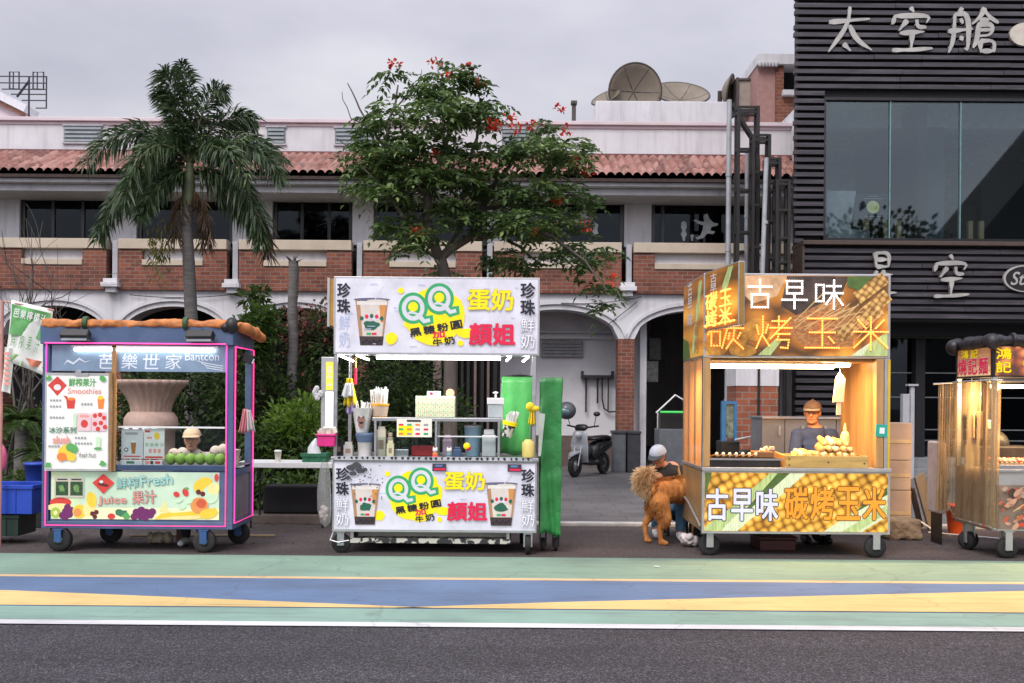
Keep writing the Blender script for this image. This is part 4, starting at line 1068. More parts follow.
shrub(262, 338, 15.6, .32, .5, .4, 'fresh green shrub just right of the orange tarpaulin of the juice stall', L_MID, n=700, ll=.13, lw=.07, grp=HG)
shrub(392, 415, 15.6, 1.1, 1.15, .7, 'dark shrub seen through the serving hatch of the milk tea stall', L_DARK, n=2800, grp=HG)
shrub(452, 440, 16.6, .7, .8, .6, 'low dark shrub in front of the slatted gate', L_MID, n=900, grp=HG)
shrub(297, 425, 13.9, .42, .36, .35, 'bright lime green shrub with upright leaves over the white table', L_LIGHT, n=620, ll=.13, lw=.05, up=.8, grp=HG)
shrub(262, 452, 13.7, .42, .4, .35, 'mid green shrub behind the paper cup on the white table', L_MID, n=800, ll=.09, grp=HG)
shrub(318, 462, 13.6, .38, .4, .3, 'mid green shrub behind the green basket on the white table', L_MID, n=700, ll=.09, grp=HG)
shrub(285, 496, 13.2, .62, .27, .3, 'low sprawling shrub under the white table by the kerb', L_MID, n=900, ll=.08, grp=HG)
shrub(175, 480, 13.9, 1.0, .32, .3, 'low green shrub at the foot of the stone urn', L_MID, n=1100, ll=.09, grp=HG)
shrub(22, 492, 13.0, .6, .22, .3, 'low green ground shrub behind the blue plastic crate', L_MID, n=700, ll=.08, grp=HG)
# hanging sprigs over the arch
shrub(258, 298, 19.8, .3, .18, .2, 'small sprig of leaves over the arch beside the bare palm trunk', L_MID, n=60, ll=.2, lw=.08, grp=HG)
tuf = thing('roof_plant', P(764, 148, 19.9), 'tuft of weeds growing at the foot of the brick turret', 'plant')
mb = MB(L_YEL); c = P(764, 150, 23.6)
for i in range(120): leaf(mb, c + Vector((rq.gauss(0, .14), rq.gauss(0, .1), rq.gauss(0, .1))), rdir(.6), .2, .04, .2)
tuf.location = c; tuf['_base'] = tuple(c); mb.build('foliage', tuf)
MB(L_DARK).tube([c, c - Vector((0, 0, .3))], .03, 6).build('stem', tuf)
# cycads / spiky fronds at the left
def cycad(px, py, Y, R_, lab, n=16):
    c = P(px, py, Y); t = thing('cycad', (c.x, Y, .1), lab, 'cycad', 'spiky cycads at the left of the garden')
    MB(BARKP).tube([(c.x, Y, .05), c], [.12, .09], 9).build('trunk', t)
    for i in range(n):
        a = 2 * math.pi * i / n + rq.uniform(-.2, .2); e = rq.uniform(.2, 1.1); L = R_ * rq.uniform(.8, 1.1); fm = MB(L_MID)
        d0 = Vector((math.cos(a) * math.cos(e), math.sin(a) * math.cos(e), math.sin(e)))
        ax = [c + d0 * L * k / 14 - Vector((0, 0, L * .55 * (k / 14) ** 2)) for k in range(15)]
        fm.tube(ax, [.012 - .009 * k / 14 for k in range(15)], 4)
        for k in range(2, 15):
            dr = (ax[k] - ax[k - 1]).normalized(); sd = dr.cross(Vector((0, 0, 1))).normalized()
            for s_ in (1, -1):
                for h in (0, .5): leaf(fm, ax[k] - dr * h * L / 14, sd * s_ + dr * .6 + Vector((0, 0, .1)), .17 * (1.1 - .6 * k / 14), .018, .15)
        fm.build('frond', t)
cycad(22, 425, 14.6, .75, 'spiky cycad with arching fronds left of the juice stall', 20)
cycad(-20, 410, 15.4, .85, 'spiky cycad at the very left edge behind the pink plastic bag', 14)
cycad(40, 455, 14.0, .45, 'small cycad close behind the blue post of the juice stall', 12)
# bare shrub top left
q = Plane(30, 300, 15.5); b_ = q.p(20, 400); b_.z = .1; bt = thing('bare_shrub', b_, 'leafless grey shrub with fanned twigs at the upper left', 'shrub')
mb = MB(M('twig_grey', (.1, .085, .075), .9))
def twig(p, d, L, r_, dep):
    k = 4; pts = [p]
    for i in range(k): d = (d + rdir() * .22).normalized(); pts.append(pts[-1] + d * L / k)
    mb.tube(pts, [r_ * (1 - .5 * i / k) for i in range(k + 1)], 5)
    if dep:
        for i in range(3): twig(pts[rnd.randint(2, 4)], (d + rdir() * .7 + Vector((0, 0, .15))).normalized(), L * .66, r_ * .55, dep - 1)
for i in range(5): twig(Vector((b_.x + rnd.gauss(0, .2), 15.5 + rnd.gauss(0, .1), .1)), Vector((rnd.gauss(0, .25) + .1, rnd.gauss(0, .1), 1)).normalized(), 2.0, .03, 3)
mb.build('branches', bt)

# ---- stone urn behind the juice stall
UY = 13.6; q = Plane(151, 420, UY); k = q.k
t = thing('stone_urn', (q.x(151), UY, .1), 'large fluted terracotta coloured stone urn behind the juice stall', 'urn')
URN = M('urn_stone', (.44, .31, .25), .85, var=.2, scale=5, bmp=.3, stain=(.22, .17, .14), stain_amt=.5)
prof = [(34, 380), (34, 383), (31, 386), (27, 391), (22.5, 398), (19.5, 405), (18.5, 411)]
MB(URN).lathe((q.x(151), UY, 0), [(a * k, q.z(b)) for a, b in reversed(prof)] + [(30 * k, q.z(380.5)), (16 * k, q.z(392))], 72, flute=(24, .055, 0, 6)).build('bowl', t)
MB(URN).lathe((q.x(151), UY, 0), [(27 * k, .1), (27 * k, q.z(470)), (23 * k, q.z(466)), (23 * k, q.z(432)), (25.5 * k, q.z(430)), (26 * k, q.z(424)), (25.5 * k, q.z(418)), (22 * k, q.z(413)), (18.6 * k, q.z(411.2))], 40).build('pedestal', t)

# ---- slatted dark gate seen through the milk tea stall
GY = 20.0; q = Plane(460, 400, GY); t = thing('slatted_gate', (q.x(460), GY, .1), 'dark gate of tall brown and black uprights seen through the milk tea stall', 'gate')
BR = M('gate_brown', (.16, .11, .1), .6, var=.25); 
for x, w, m_ in ((437, 4.2, BR), (453, 4.2, BR), (446, 1.6, RUST), (462, 1.2, RUST), (468, 1.4, RUST), (475, 1.2, BR), (482, 1.6, RUST), (488, 1.2, BR), (495, 1.8, RUST)):
    MB(m_).box(q.x(x - w), q.x(x + w), GY, GY + .1, .1, q.z(346)).build('upright', t)
MB(CORE).box(q.x(432), q.x(500), GY + .14, GY + .18, .1, q.z(345)).build('panel', t)
# ================================================================== shared stall fittings
STEEL = M('stainless', (.52, .52, .53), .32, .9, var=.15, scale=3, stretch=(1, 1, 5))
ALU = M('aluminium_trim', (.5, .5, .5), .4, .7, var=.12)
TYRE = M('tyre_rubber', (.015, .015, .016), .85, var=.4, stain=(.06, .055, .05))
RIMG = M('rim_grey', (.3, .3, .31), .4, .6)
BLACK = M('black_plastic', (.012, .012, .013), .45)
WHITE = M('white_plastic', (.75, .75, .75), .45, var=.05)
TUBE_W = EM('led_tube_white', (1, .97, .93), 9.0)
TUBE_Y = EM('led_tube_warm', (1, .66, .28), 9.0)
def prt(name, c=(.8, .8, .8), emit=.0, rough=.45, var=.08, scale=12):
    return M('print_' + name, c, rough, var=var, scale=scale, emit=emit)

def wheel(par, c, r, w, br=None, axis='X', rim=None):
    c = Vector(c); c.z = r + .004
    o = MB(TYRE).lathe(c, [(r * .6, -w * .5), (r * .92, -w * .5), (r, -w * .3), (r, w * .3), (r * .92, w * .5), (r * .6, w * .5)], 28, axis).build('wheel', par)
    mb = MB(rim or RIMG).lathe(c, [(r * .2, -w * .56), (r * .3, -w * .56), (r * .34, -w * .42), (r * .6, -w * .44), (r * .6, w * .44), (r * .34, w * .42), (r * .2, w * .56)], 20, axis)
    mb.build('rim', o)
    if br:
        mt, top = br; d_ = Vector((w * .75, 0, 0)) if axis == 'X' else Vector((0, w * .75, 0)); e = (.016, .07) if axis == 'X' else (.07, .016)
        mb = MB(mt)
        for s_ in (1, -1):
            p = c + d_ * s_; mb.box(p.x - e[0] / 2, p.x + e[0] / 2, p.y - e[1] / 2, p.y + e[1] / 2, c.z - .02, top - .012)
        a, b = (w * .9, .05) if axis == 'X' else (.05, w * .9)
        mb.box(c.x - a, c.x + a, c.y - b, c.y + b, top - .011, top - .001); mb.build('bracket', par)
    return o

# ================================================================== blue juice stall
JY = 10.1; J = Plane(137, 430, JY); JB = JY + .76
BLU = M('stall_blue', (.065, .11, .21), .42, var=.15, scale=3, stain=(.2, .24, .32), stain_amt=.35)
BLUD = M('stall_blue_dark', (.03, .06, .13), .5)
NEON = EM('neon_pink', (1, .05, .3), 1.5)
js = thing('juice_stall', (J.x(138), JY + .38, 0), 'blue fruit juice stall outlined with pink neon under an orange rolled tarpaulin', 'food stall', 'food stalls along the road')
xl, xr = J.x(42), J.x(233); zb = J.z(529); zt = J.z(345)
for x, y in ((xl, JY), (xr - .07, JY), (xl, JB - .06), (xr - .07, JB - .06)):
    MB(BLU).box(x, x + .07, y, y + .06, J.z(521.5), zt).build('post', js, bevel=.006)
bm = MB(BLU)
bm.box(xl, xr, JY - .003, JY + .07, zb, J.z(521.6)).box(xl, xr, JB - .07, JB + .003, zb, J.z(521.6)).box(xl, xl + .06, JY + .071, JB - .071, zb, J.z(521.6)).box(xr - .06, xr, JY + .071, JB - .071, zb, J.z(521.6))
bm.m(BLUD).box(xl + .061, xr - .061, JY + .071, JB - .071, zb + .01, zb + .03)
bm.build('chassis', js, bevel=.005)
# counter, sill, floor of the hatch
ct = MB(BLUD); ct.box(xl + .071, xr - .071, JY - .006, JY + .06, J.z(470.5), J.z(465)).m(STEEL).box(xl + .01, xr - .01, JY + .061, JB - .02, J.z(467.5), J.z(466)); ct.build('counter', js, bevel=.004)
# roof with fascia
rf = MB(BLU); rf.box(xl - .01, xr + .005, JY - .035, JY + .03, J.z(344.8), J.z(326)).box(xr - .05, xr + .005, JY + .031, JB + .02, J.z(344.8), J.z(326)).box(xl - .01, xl + .05, JY + .031, JB + .02, J.z(344.8), J.z(326)).box(xl + .051, xr - .051, JB - .04, JB + .02, J.z(344.8), J.z(326))
rf.m(BLUD).box(xl + .051, xr - .051, JY + .031, JB - .041, J.z(330), J.z(327)); rf.build('roof', js, bevel=.006)
# rolled tarpaulin
ORG = M('orange_tarp', (.56, .2, .06), .65, var=.45, scale=9, bmp=.5, bscale=18)
tarp = MB(ORG); rr = random.Random(5)
zc = J.z(323.5)
n_ = 16
for i in range(n_):
    a, b = xl - .0 + (xr + .06 - xl) * i / n_, xl + (xr + .06 - xl) * (i + 1) / n_ + .015; h = .022 + rr.uniform(0, .022)
    tarp.box(a, b, JY - .055 + rr.uniform(-.012, .012), JB + .03, zc - .035 - rr.uniform(0, .014), zc + h)
tarp.tube([(xr + .03, JY + .05, zc - .01), (xr + .07, JY + .3, zc - .04), (xr + .08, JB + .03, zc - .09)], [.045, .06, .055], 14)
tp_ = tarp.build('rolled_tarpaulin', js); rm_ = tp_.modifiers.new('Remesh', 'REMESH'); rm_.mode = 'VOXEL'; rm_.voxel_size = .018; rm_.use_smooth_shade = True; sm_ = tp_.modifiers.new('Smooth', 'SMOOTH'); sm_.iterations = 4; crumple(tp_, .06, .16, 0)
for x in (86, 186):
    MB(M('strap_green', (.04, .09, .04), .7)).lathe((J.x(x), JY - .015, zc), [(.066, -.022), (.07, 0), (.066, .022)], 16, 'X').build('strap', tp_)
MB(BLACK).ball((J.x(232), JY - .03, J.z(325)), (.07, .06, .085)).ball((J.x(226), JY - .03, J.z(327)), (.05, .05, .05)).build('bundle_tie', tp_)
# pink neon
rad = .0065
def neon(pts): MB(NEON).tube(pts, rad, 6).build('neon_tube', js)
yf = JY - .018
a, b, c_, d_ = J.p(46.5, 343.8, -.06), J.p(226, 343.8, -.06), J.p(226, 525.6, -.02), J.p(46.5, 525.6, -.02)
a.y = b.y = JY - .05
neon([J.p(46.5, 343.8, -.05), J.p(226.5, 343.8, -.05)]); neon([J.p(226.5, 345, -.014), J.p(226.5, 525.6, -.016), J.p(46.5, 525.6, -.016), J.p(46.5, 345, -.014)])
xo = xr + .012
neon([(xo, JY + .03, J.z(346)), (xo, JB - .02, J.z(346)), (xo, JB - .02, J.z(523)), (xo, JY + .03, J.z(523)), (xo, JY + .03, J.z(346))])
# lit banner under the fascia
bn = MB(M('banner_blue', (.19, .27, .38), .3, emit=.1, var=.1)); bn.box(J.x(50.5), J.x(225.5), JY + .02, JY + .028, J.z(371.5), J.z(345.5))
bo = bn.build('name_banner', js)
pp = Print(J, -.02); WL = prt('banner_white', (.62, .67, .74), .1)
for i, c in enumerate('芭樂世家'): pp.text(c, 106 + i * 22, 361.5, 16.5, 15, WL, off=-.004, shear=.08)
pp.text('Bantcon', 201, 356, 34, 8, WL, off=.005)
for k in range(3): pp.poly([(196 + k * 4, 360 + k * 2), (206, 362.5 + k * 2.2), (222, 365 + k * 2.2), (222, 365.8 + k * 2.2), (206, 363.4 + k * 2.2), (196 + k * 4, 360.6 + k * 2)], WL)
pp.poly([(62, 366), (66, 360), (72, 363), (78, 358), (84, 362), (90, 360), (84, 363), (78, 360), (72, 365), (66, 362)], WL)
pp.mb.build('lettering', bo)
lt = MB(TUBE_W).tube([(J.x(74), JY - .012, J.z(350)), (J.x(214), JY - .012, J.z(350))], .013, 8); lt.m(WHITE).box(J.x(72), J.x(218), JY - .03, JY + .01, J.z(347.4), J.z(345.8)); lt.build('tube_light', js)
lm = bpy.data.lights.new('stall_lamp', 'AREA'); lm.shape = 'RECTANGLE'; lm.size = 1.4; lm.size_y = .08; lm.energy = 14; lm.color = (1, .95, .9); lo = bpy.data.objects.new('stall_lamp', lm); COL.objects.link(lo); lo.location = (J.x(145), JY + .12, J.z(352))
MB(M('wood_batten', (.38, .2, .07), .6, var=.2, scale=6, stretch=(3, 1, .3))).box(J.x(112.6), J.x(116.6), JY - .03, JY - .002, J.z(471), J.z(345.2)).build('batten', js)
# menu board
MBK = M('board_grey', (.42, .42, .42), .5)
mbd = MB(MBK); mbd.box(J.x(47.5), J.x(113.5), JY - .062, JY - .035, J.z(471), J.z(373.5)).m(prt('menu', (.78, .78, .74), .12)).box(J.x(49.5), J.x(110.5), JY - .0645, JY - .0621, J.z(469), J.z(376.5)).m(M('wood_edge', (.3, .17, .07), .6)).box(J.x(111.4), J.x(114), JY - .066, JY - .034, J.z(471.4), J.z(373))
mo = mbd.build('menu_board', js)
RED, GRN, DGRN, ORA, YELW, PKR = prt('red', (.6, .05, .04), .1), prt('green', (.1, .35, .1), .1), prt('dark_green', (.05, .18, .1), .08), prt('orange', (.75, .22, .04), .1), prt('yellow', (.8, .55, .05), .1), prt('coral', (.75, .3, .25), .1)
GREY, LPK, LMINT, INK = prt('grey', (.35, .35, .36)), prt('pale_pink', (.72, .5, .54), .1), prt('mint', (.55, .72, .5), .1), prt('ink', (.04, .04, .05))
pp = Print(J, .066)
pp.poly([(60, 377), (69.5, 386), (60, 396.5), (50.5, 386)], RED).ell(60, 388, 3.6, 3, prt('white'))
pp.text('鮮榨果汁', 85, 383, 27, 8, GRN, off=.03).text('Smoothies', 87, 391.5, 33, 5.5, PKR, off=.02)
pp.poly([(69, 400), (78, 400), (77, 409), (70, 409)], RED).poly([(66, 396), (70, 397), (71, 400), (69, 400)], RED).ell(74, 399.5, 4, 1.5, ORA)
pp.poly([(100, 399), (107, 399), (106, 409), (101, 409)], ORA).ell(103, 398, 3, 2, YELW)
for x, y, w in ((53, 401, 12), (53, 407, 13), (84, 404.5, 13), (53, 418, 15), (78, 438, 14), (78, 443.5, 18), (52, 446.5, 14)):
    for i in range(int(w / 3)): pp.rect(x + i * 3, y - 1, x + i * 3 + 2, y + 1, GREY)
pp.rect(80.5, 413.5, 94, 431, LPK).rect(95, 412.5, 109, 431, LPK)
pp.ell(87.5, 424, 3.6, 4, RED).rect(83, 415.5, 92, 417.5, PKR)
for x, y in ((98, 416), (103, 415), (107, 418), (98, 424), (104, 423), (108, 427), (101, 429)): pp.ell(x, y, 2.3, 2.4, RED, 8)
pp.poly([(76, 414), (80, 413), (79.5, 428), (77, 428)], LMINT)
pp.text('冰沙系列', 66, 430.5, 27, 6, DGRN, off=.03).text('slush', 65, 440, 17, 7, PKR, off=.05)
pp.poly([(98.5, 437), (104, 437), (103.5, 447), (99.5, 447)], LMINT).ell(101, 448.5, 4, 1.3, GRN)
for x, y, c in ((66, 452, YELW), (70, 456, ORA), (73, 452, YELW), (69, 449, YELW), (75, 457, YELW), (65, 457, ORA), (77, 449, GRN), (74, 447.5, GRN)): pp.ell(x, y, 4.6, 4.4, c, 10)
pp.text('fresh fruit', 91, 455, 17, 5, INK, shear=.3)
for x, y in ((52, 379), (105, 379), (52, 465), (106, 463)): pp.ell(x, y, 3.3, 2.6, GRN, 9, wob=.7)
pp.mb.build('menu_print', mo)
MB(ALU).lathe((J.x(81), JY - .07, J.z(373)), [(.028, -.004), (.03, .0), (.028, .004)], 16, 'Y').box(J.x(78), J.x(91), JY - .075, JY - .06, J.z(376.5), J.z(374)).build('clip', mo)
# glass case on the counter
gl = MB(GLASS('case_glass', '#f2f6f6', .03)); gl.box(J.x(116.8), J.x(224), JY + .03, JY + .035, J.z(464.8), J.z(428)).build('glass_front', js)
MB(WHITE).box(J.x(116.8), J.x(224), JY + .026, JY + .04, J.z(428), J.z(426.3)).build('glass_rail', js)
# front panel print: pale mint with fruit
fp = MB(BLU); fp.box(J.x(50.5), J.x(225.5), JY + .01, JY + .03, J.z(521.4), J.z(471)); fp.m(prt('mint_panel', (.52, .66, .5), .16, var=.18, scale=1.6)).box(J.x(51.5), J.x(219.5), JY + .004, JY + .0099, J.z(519.5), J.z(472))
fo = fp.build('front_panel', js)
pp = Print(J, -.004)
PUR, KIWI, PEACH, PALE, BRN = prt('purple', (.16, .02, .12), .05), prt('kiwi', (.35, .5, .08), .1), prt('peach', (.72, .28, .08), .1), prt('pale_yellow', (.75, .66, .28), .15), prt('cherry_dark', (.12, .02, .02), .05)
pp.rect(51.6, 508, 219.4, 519.4, prt('cream_glow', (.72, .72, .42), .25)).rect(51.6, 472.2, 80, 519, prt('mint_light', (.58, .7, .44), .15))
pp.ell(61, 503, 11, 5, RED, 14).ell(60, 508, 13, 4, PALE).ell(56, 513.5, 5, 5.5, KIWI).ell(56, 513.5, 2, 2.4, PALE)
for x, y in ((66, 512), (70, 515), (63, 516), (68, 508), (72, 511), (66, 517)): pp.ell(x, y, 3.6, 3.6, PUR, 12)
pp.ell(80, 512, 7, 7, YELW).ell(78, 513, 4.2, 4.2, PEACH).ell(90, 508, 6, 9, PALE, rot=.3).ell(92, 500, 5, 8, YELW, rot=-.2)
for x, y in ((93, 514), (97, 512.5), (95.5, 517)): pp.ell(x, y, 2.4, 2.4, BRN, 10)
pp.ell(112, 516.5, 4, 3, RED, 10).ell(121, 513, 6, 4, DGRN, 12, wob=.6).ell(127, 516, 4, 3, GRN, 10, wob=.5)
for x, y in ((137, 512), (142, 510), (147, 512), (151, 515), (141, 516), (146, 517), (135, 516.5), (153, 511.5)): pp.ell(x, y, 3.9, 3.6, PUR, 10)
pp.poly([(155, 519.2), (162, 513), (180, 512), (200, 510), (216, 507), (219, 512), (212, 517), (190, 519.2)], YELW).poly([(157, 519.2), (175, 516), (200, 515), (214, 512), (212, 516), (190, 519.2)], PALE)
pp.poly([(160, 511), (165, 500), (168, 508), (172, 512)], PALE)
pp.ell(177, 494, 3.3, 2.7, RED, 10, rot=.5).ell(186, 492, 3, 4.4, RED, 10, rot=-.4).ell(187, 488, 2.5, 1.3, GRN, 7)
pp.ell(203, 484, 10, 6.5, YELW, 14, rot=-.5).ell(211, 494, 8, 9, LMINT).ell(214, 488, 6, 6, PALE)
for x, y in ((199, 491.5), (203.5, 493.5)): pp.ell(x, y, 2.6, 2.6, BRN, 10)
pp.ell(200, 505, 9, 8.2, PEACH, 16).ell(202, 503, 5, 4.6, prt('peach_red', (.6, .1, .04), .1)).ell(209, 513, 9, 5, YELW, rot=-.2).ell(217, 477, 2.2, 4, RED, 10)
for x, y in ((180, 500), (190, 501), (183, 507)): pp.ell(x, y, 4, 2.2, LMINT, 8, rot=-.4)
pp.rect(55, 478, 84.5, 498, prt('photo_mat', (.6, .55, .45)))
for x in (56.5, 71): pp.rect(x, 482, x + 12.5, 496, prt('photo_green', (.03, .08, .03), var=.6, scale=60)).ell(x + 6, 489, 3, 3.5, prt('photo_leaf', (.16, .3, .1), var=.5, scale=60), 9, wob=.5)
pp.rect(58, 479.3, 68, 480.6, INK).rect(72, 479.3, 82, 480.6, INK)
pp.poly([(104, 474), (115, 483), (104, 494), (93, 483)], RED).ell(104, 485, 6, 1.6, BRN, 10, rot=.2).ell(102, 482, 2, 1.6, prt('white'), 8)
TL = prt('mint_letter', (.3, .55, .5), .15); DK = prt('letter_shadow', (.12, .18, .2))
pp.text('鮮榨', 128, 483, 22, 11, TL, off=.01, edge=DK, edge_off=.04, rot=.06).text('Fresh', 157, 480, 32, 10, TL, off=.03, edge=DK, edge_off=.06, rot=.1)
pp.text('Juice', 113, 501, 28, 9, PKR, off=.03, edge=DK, edge_off=.06, rot=.02).text('果汁', 145, 497, 24, 13, PKR, off=.01, edge=DK, edge_off=.04, rot=.06)
pp.mb.build('panel_print', fo)
# right side: lower sheet and rail
MB(M('side_sheet_grey', (.16, .17, .19), .5)).box(xr - .03, xr - .02, JY + .061, JB - .061, J.z(521), J.z(476)).build('side_panel', js)
MB(BLU).box(xr - .05, xr, JY + .061, JB - .061, J.z(475.5), J.z(470)).build('side_rail', js)
# flood lights
for x, rz in ((80, 0), (203, -.12)):
    f = MB(BLACK); f.cbox((J.x(x), JY - .12, J.z(336)), (.28, .09, .085), (R(-35), 0, rz)); f.bar((J.x(x), JY - .1, J.z(333)), (J.x(x), JY - .03, J.z(330)), .03)
    fo_ = f.build('flood_light', js, bevel=.008); MB(M('flood_glass', (.3, .32, .35), .15)).cbox((J.x(x), JY - .145, J.z(336) - .032), (.25, .01, .065), (R(-35), 0, rz)).build('lens', fo_)
f = MB(BLACK).cbox((xr + .1, JY + .2, J.z(357)), (.1, .16, .1), (0, R(25), .2)); f.bar((xr, JY + .2, J.z(352)), (xr + .08, JY + .2, J.z(354)), .025); fo_ = f.build('flood_light', js, bevel=.006)
MB(WHITE).cbox((xr + .13, JY + .195, J.z(359)), (.05, .13, .05), (0, R(25), .2)).build('lens', fo_)
# wheels
BLB = M('bracket_blue', (.03, .09, .24), .45)
for x, y, r_ in ((60, JY + .02, .122), (86, JB - .1, .115), (205, JY + .02, .115), (222, JB - .1, .115)): wheel(js, (J.x(x), y, 0), r_, .075, (BLB, zb), 'X' if False else 'Y')
MB(BLACK).bar((J.x(48), JY + .1, zb), (J.x(48), JY + .1, .1), .025).bar((J.x(48), JY + .1, .1), (J.x(38), JY + .1, .09), .03).build('brake_lever', js)

# ---- goods on the juice stall
def bottle(px, lab):
    c = Vector((J.x(px), JY + .16, J.z(466) )); t = thing('juice_bottle', c, lab, 'bottle', 'juice bottles behind the juice stall cards')
    MB(M('red_juice', (.6, .06, .02), .25, var=.25)).lathe(c, [(.036, 0), (.04, .02), (.04, .26), (.034, .3), (.022, .33), (.022, .34)], 14).build('body', t)
    MB(WHITE).lathe(c, [(.03, .341), (.03, .385), (.02, .395)], 14).build('cap', t)
bottle(119.5, 'red juice bottle with white cap, leftmost of the four beside the wooden batten'); bottle(129.5, 'red juice bottle with white cap, second from the wooden batten')
bottle(139.5, 'red juice bottle with white cap, third from the wooden batten'); bottle(149, 'red juice bottle with white cap, rightmost of the four by the urn')
def card(x0, y0, x1, y1, col, lab, fn, dy=.05, tilt=.06):
    c = J.p((x0 + x1) / 2, y1, dy); t = thing('price_card', c, lab, 'price card')
    b = MB(prt(col[0], col[1], .08)).box(J.x(x0), J.x(x1), JY + dy, JY + dy + .006, J.z(y1), J.z(y0)).build('board', t)
    pp = Print(J, -dy); fn(pp); pp.mb.build('printing', t)
def f1(p):
    p.rect(123, 432.5, 136, 435, GREY); p.poly([(129, 442), (134.5, 442), (133.5, 454), (130, 454)], prt('tea_brown', (.4, .16, .04))); p.ell(131.7, 442, 2.8, .9, prt('white')); p.ell(124.5, 450, 2.2, 2.2, INK, 12); p.ell(124.5, 450, 1.3, 1.3, prt('white'), 10); p.rect(122, 456, 139, 457.2, RED)
def f2(p):
    p.ell(155, 436, 3, 4, YELW, 10, rot=-.3).rect(143, 430.5, 148, 432.5, RED).rect(145, 437, 150, 439, PKR)
    for i in range(4): p.text('芭樂鮮汁'[i], 145 + i * 5, 445, 3.6, 3.6, GRN)
    for i in range(3): p.rect(147 + i * 4.5, 449, 150 + i * 4.5, 453, PKR)
    p.rect(143, 456.5, 161, 458.3, RED)
card(119.5, 429.5, 141.3, 459, ('card_grey', (.6, .61, .62)), 'pale grey drink card with a brown tea cup on the juice stall', f1)
card(141.8, 428.5, 162.5, 459, ('card_white', (.74, .74, .7)), 'white price card with a yellow pineapple and green writing on the juice stall', f2, .056)
def f3(p): p.rect(122, 461.5, 134, 464, GRN)
t = thing('card_holder', J.p(140, 465, .045), 'low clear tray with a green and red label under the two cards', 'tray'); MB(WHITE).box(J.x(119), J.x(141), JY + .042, JY + .1, J.z(465), J.z(460.5)).build('body', t)
pp = Print(J, -.042); pp.rect(125, 461.5, 133, 464, DGRN).mb.build('label', t)
t = thing('card_holder', J.p(150, 465, .045), 'low tray with a red and white label right of the green labelled one', 'tray'); MB(WHITE).box(J.x(142), J.x(161), JY + .042, JY + .1, J.z(465), J.z(460.5)).build('body', t)
pp = Print(J, -.042); pp.rect(144, 461, 148, 464.4, PKR).rect(149, 461, 152, 464.4, BRN).rect(154, 461.5, 159, 464, RED).mb.build('label', t)
GUA = M('guava_green', (.27, .46, .06), .45, var=.3, scale=14, bmp=.3, bscale=60)
PAPR = M('fruit_net_white', (.7, .55, .47), .8, var=.15, bmp=.5, bscale=60)
gw = {0: 'leftmost in the front row', 1: 'second from the left in the front row', 2: 'third from the left, under the capped child', 3: 'third from the right in the front row', 4: 'second from the right in the front row', 5: 'rightmost in the front row'}
for i in range(6):
    c = J.p(167 + i * 10, 459.3, .12); g = MB(GUA); g.ball(c, (.056, .055, .06), 16, 10)
    g.m(M('stem_brown', (.12, .08, .03), .8)).tube([c + Vector((0, 0, .055)), c + Vector((.006, 0, .072))], .006, 5)
    o = g.build('guava', at=(c.x, c.y, c.z - .06)); tag(o, 'green guava on the juice stall counter, ' + gw[i], 'fruit', 'guavas on the juice stall')
for i, (x, y) in enumerate(((164, 455.5), (173, 454.5), (207, 452.5), (215, 450.5), (221, 452.5))):
    c = J.p(x, y, .3); o = MB(PAPR).ball(c, (.06, .055, .062), 14, 10).build('wrapped_guava', at=(c.x, c.y, c.z - .06)); tag(o, 'white paper wrapped fruit in the back row on the juice stall', 'fruit', 'paper wrapped fruit on the juice stall')
q = Plane(236, 450, JY + .35)
o = MB(M('tub_clear', (.62, .5, .42), .4)).lathe((q.x(228), JY + .5, J.z(466)), [(.07, 0), (.085, .13), (.09, .135), (.09, .15)], 18).build('plastic_tub', at=(q.x(228), JY + .5, J.z(466)))
tag(o, 'pale plastic tub with orange rim at the right end of the juice counter', 'tub')
t = thing('hand_towel', (xr + .03, JY + .45, J.z(410)), 'pink and white striped towel tied to the right post of the juice stall', 'towel')
q = Plane(248, 420, JY + .5)
def drape(mb, x0, x1, xb0, xb1, zt_, zb_, y, amp=.02, n=14, m=8, ph=0):
    vs, fs = [], []
    for j in range(m + 1):
        v_ = j / m
        for i in range(n + 1):
            u_ = i / n; x = (x0 + (x1 - x0) * u_) * (1 - v_) + (xb0 + (xb1 - xb0) * u_) * v_
            vs.append((x, y + amp * math.sin(u_ * 14 + ph) * (.4 + v_), zt_ + (zb_ - zt_) * v_ + .012 * math.sin(u_ * 9 + ph) * v_))
    for j in range(m):
        for i in range(n): fs.append((j * (n + 1) + i, (j + 1) * (n + 1) + i, (j + 1) * (n + 1) + i + 1, j * (n + 1) + i + 1))
    mb.add(vs, fs, True); return mb
def soft(mb, name, par, th=.006, at=None):
    o = mb.build(name, par, at); s_ = o.modifiers.new('Solid', 'SOLIDIFY'); s_.thickness = th; return o
soft(drape(MB(M('towel_pink', (.62, .25, .28), .9, var=.3, stretch=(9, 1, 1))), q.x(243.5), q.x(248), q.x(239), q.x(247), q.z(409), q.z(433), JY + .5), 'pink_cloth', t)
soft(drape(MB(M('towel_white', (.6, .57, .56), .9)), q.x(247.2), q.x(251), q.x(247.5), q.x(256), q.z(410), q.z(431), JY + .47, ph=2), 'white_cloth', t)
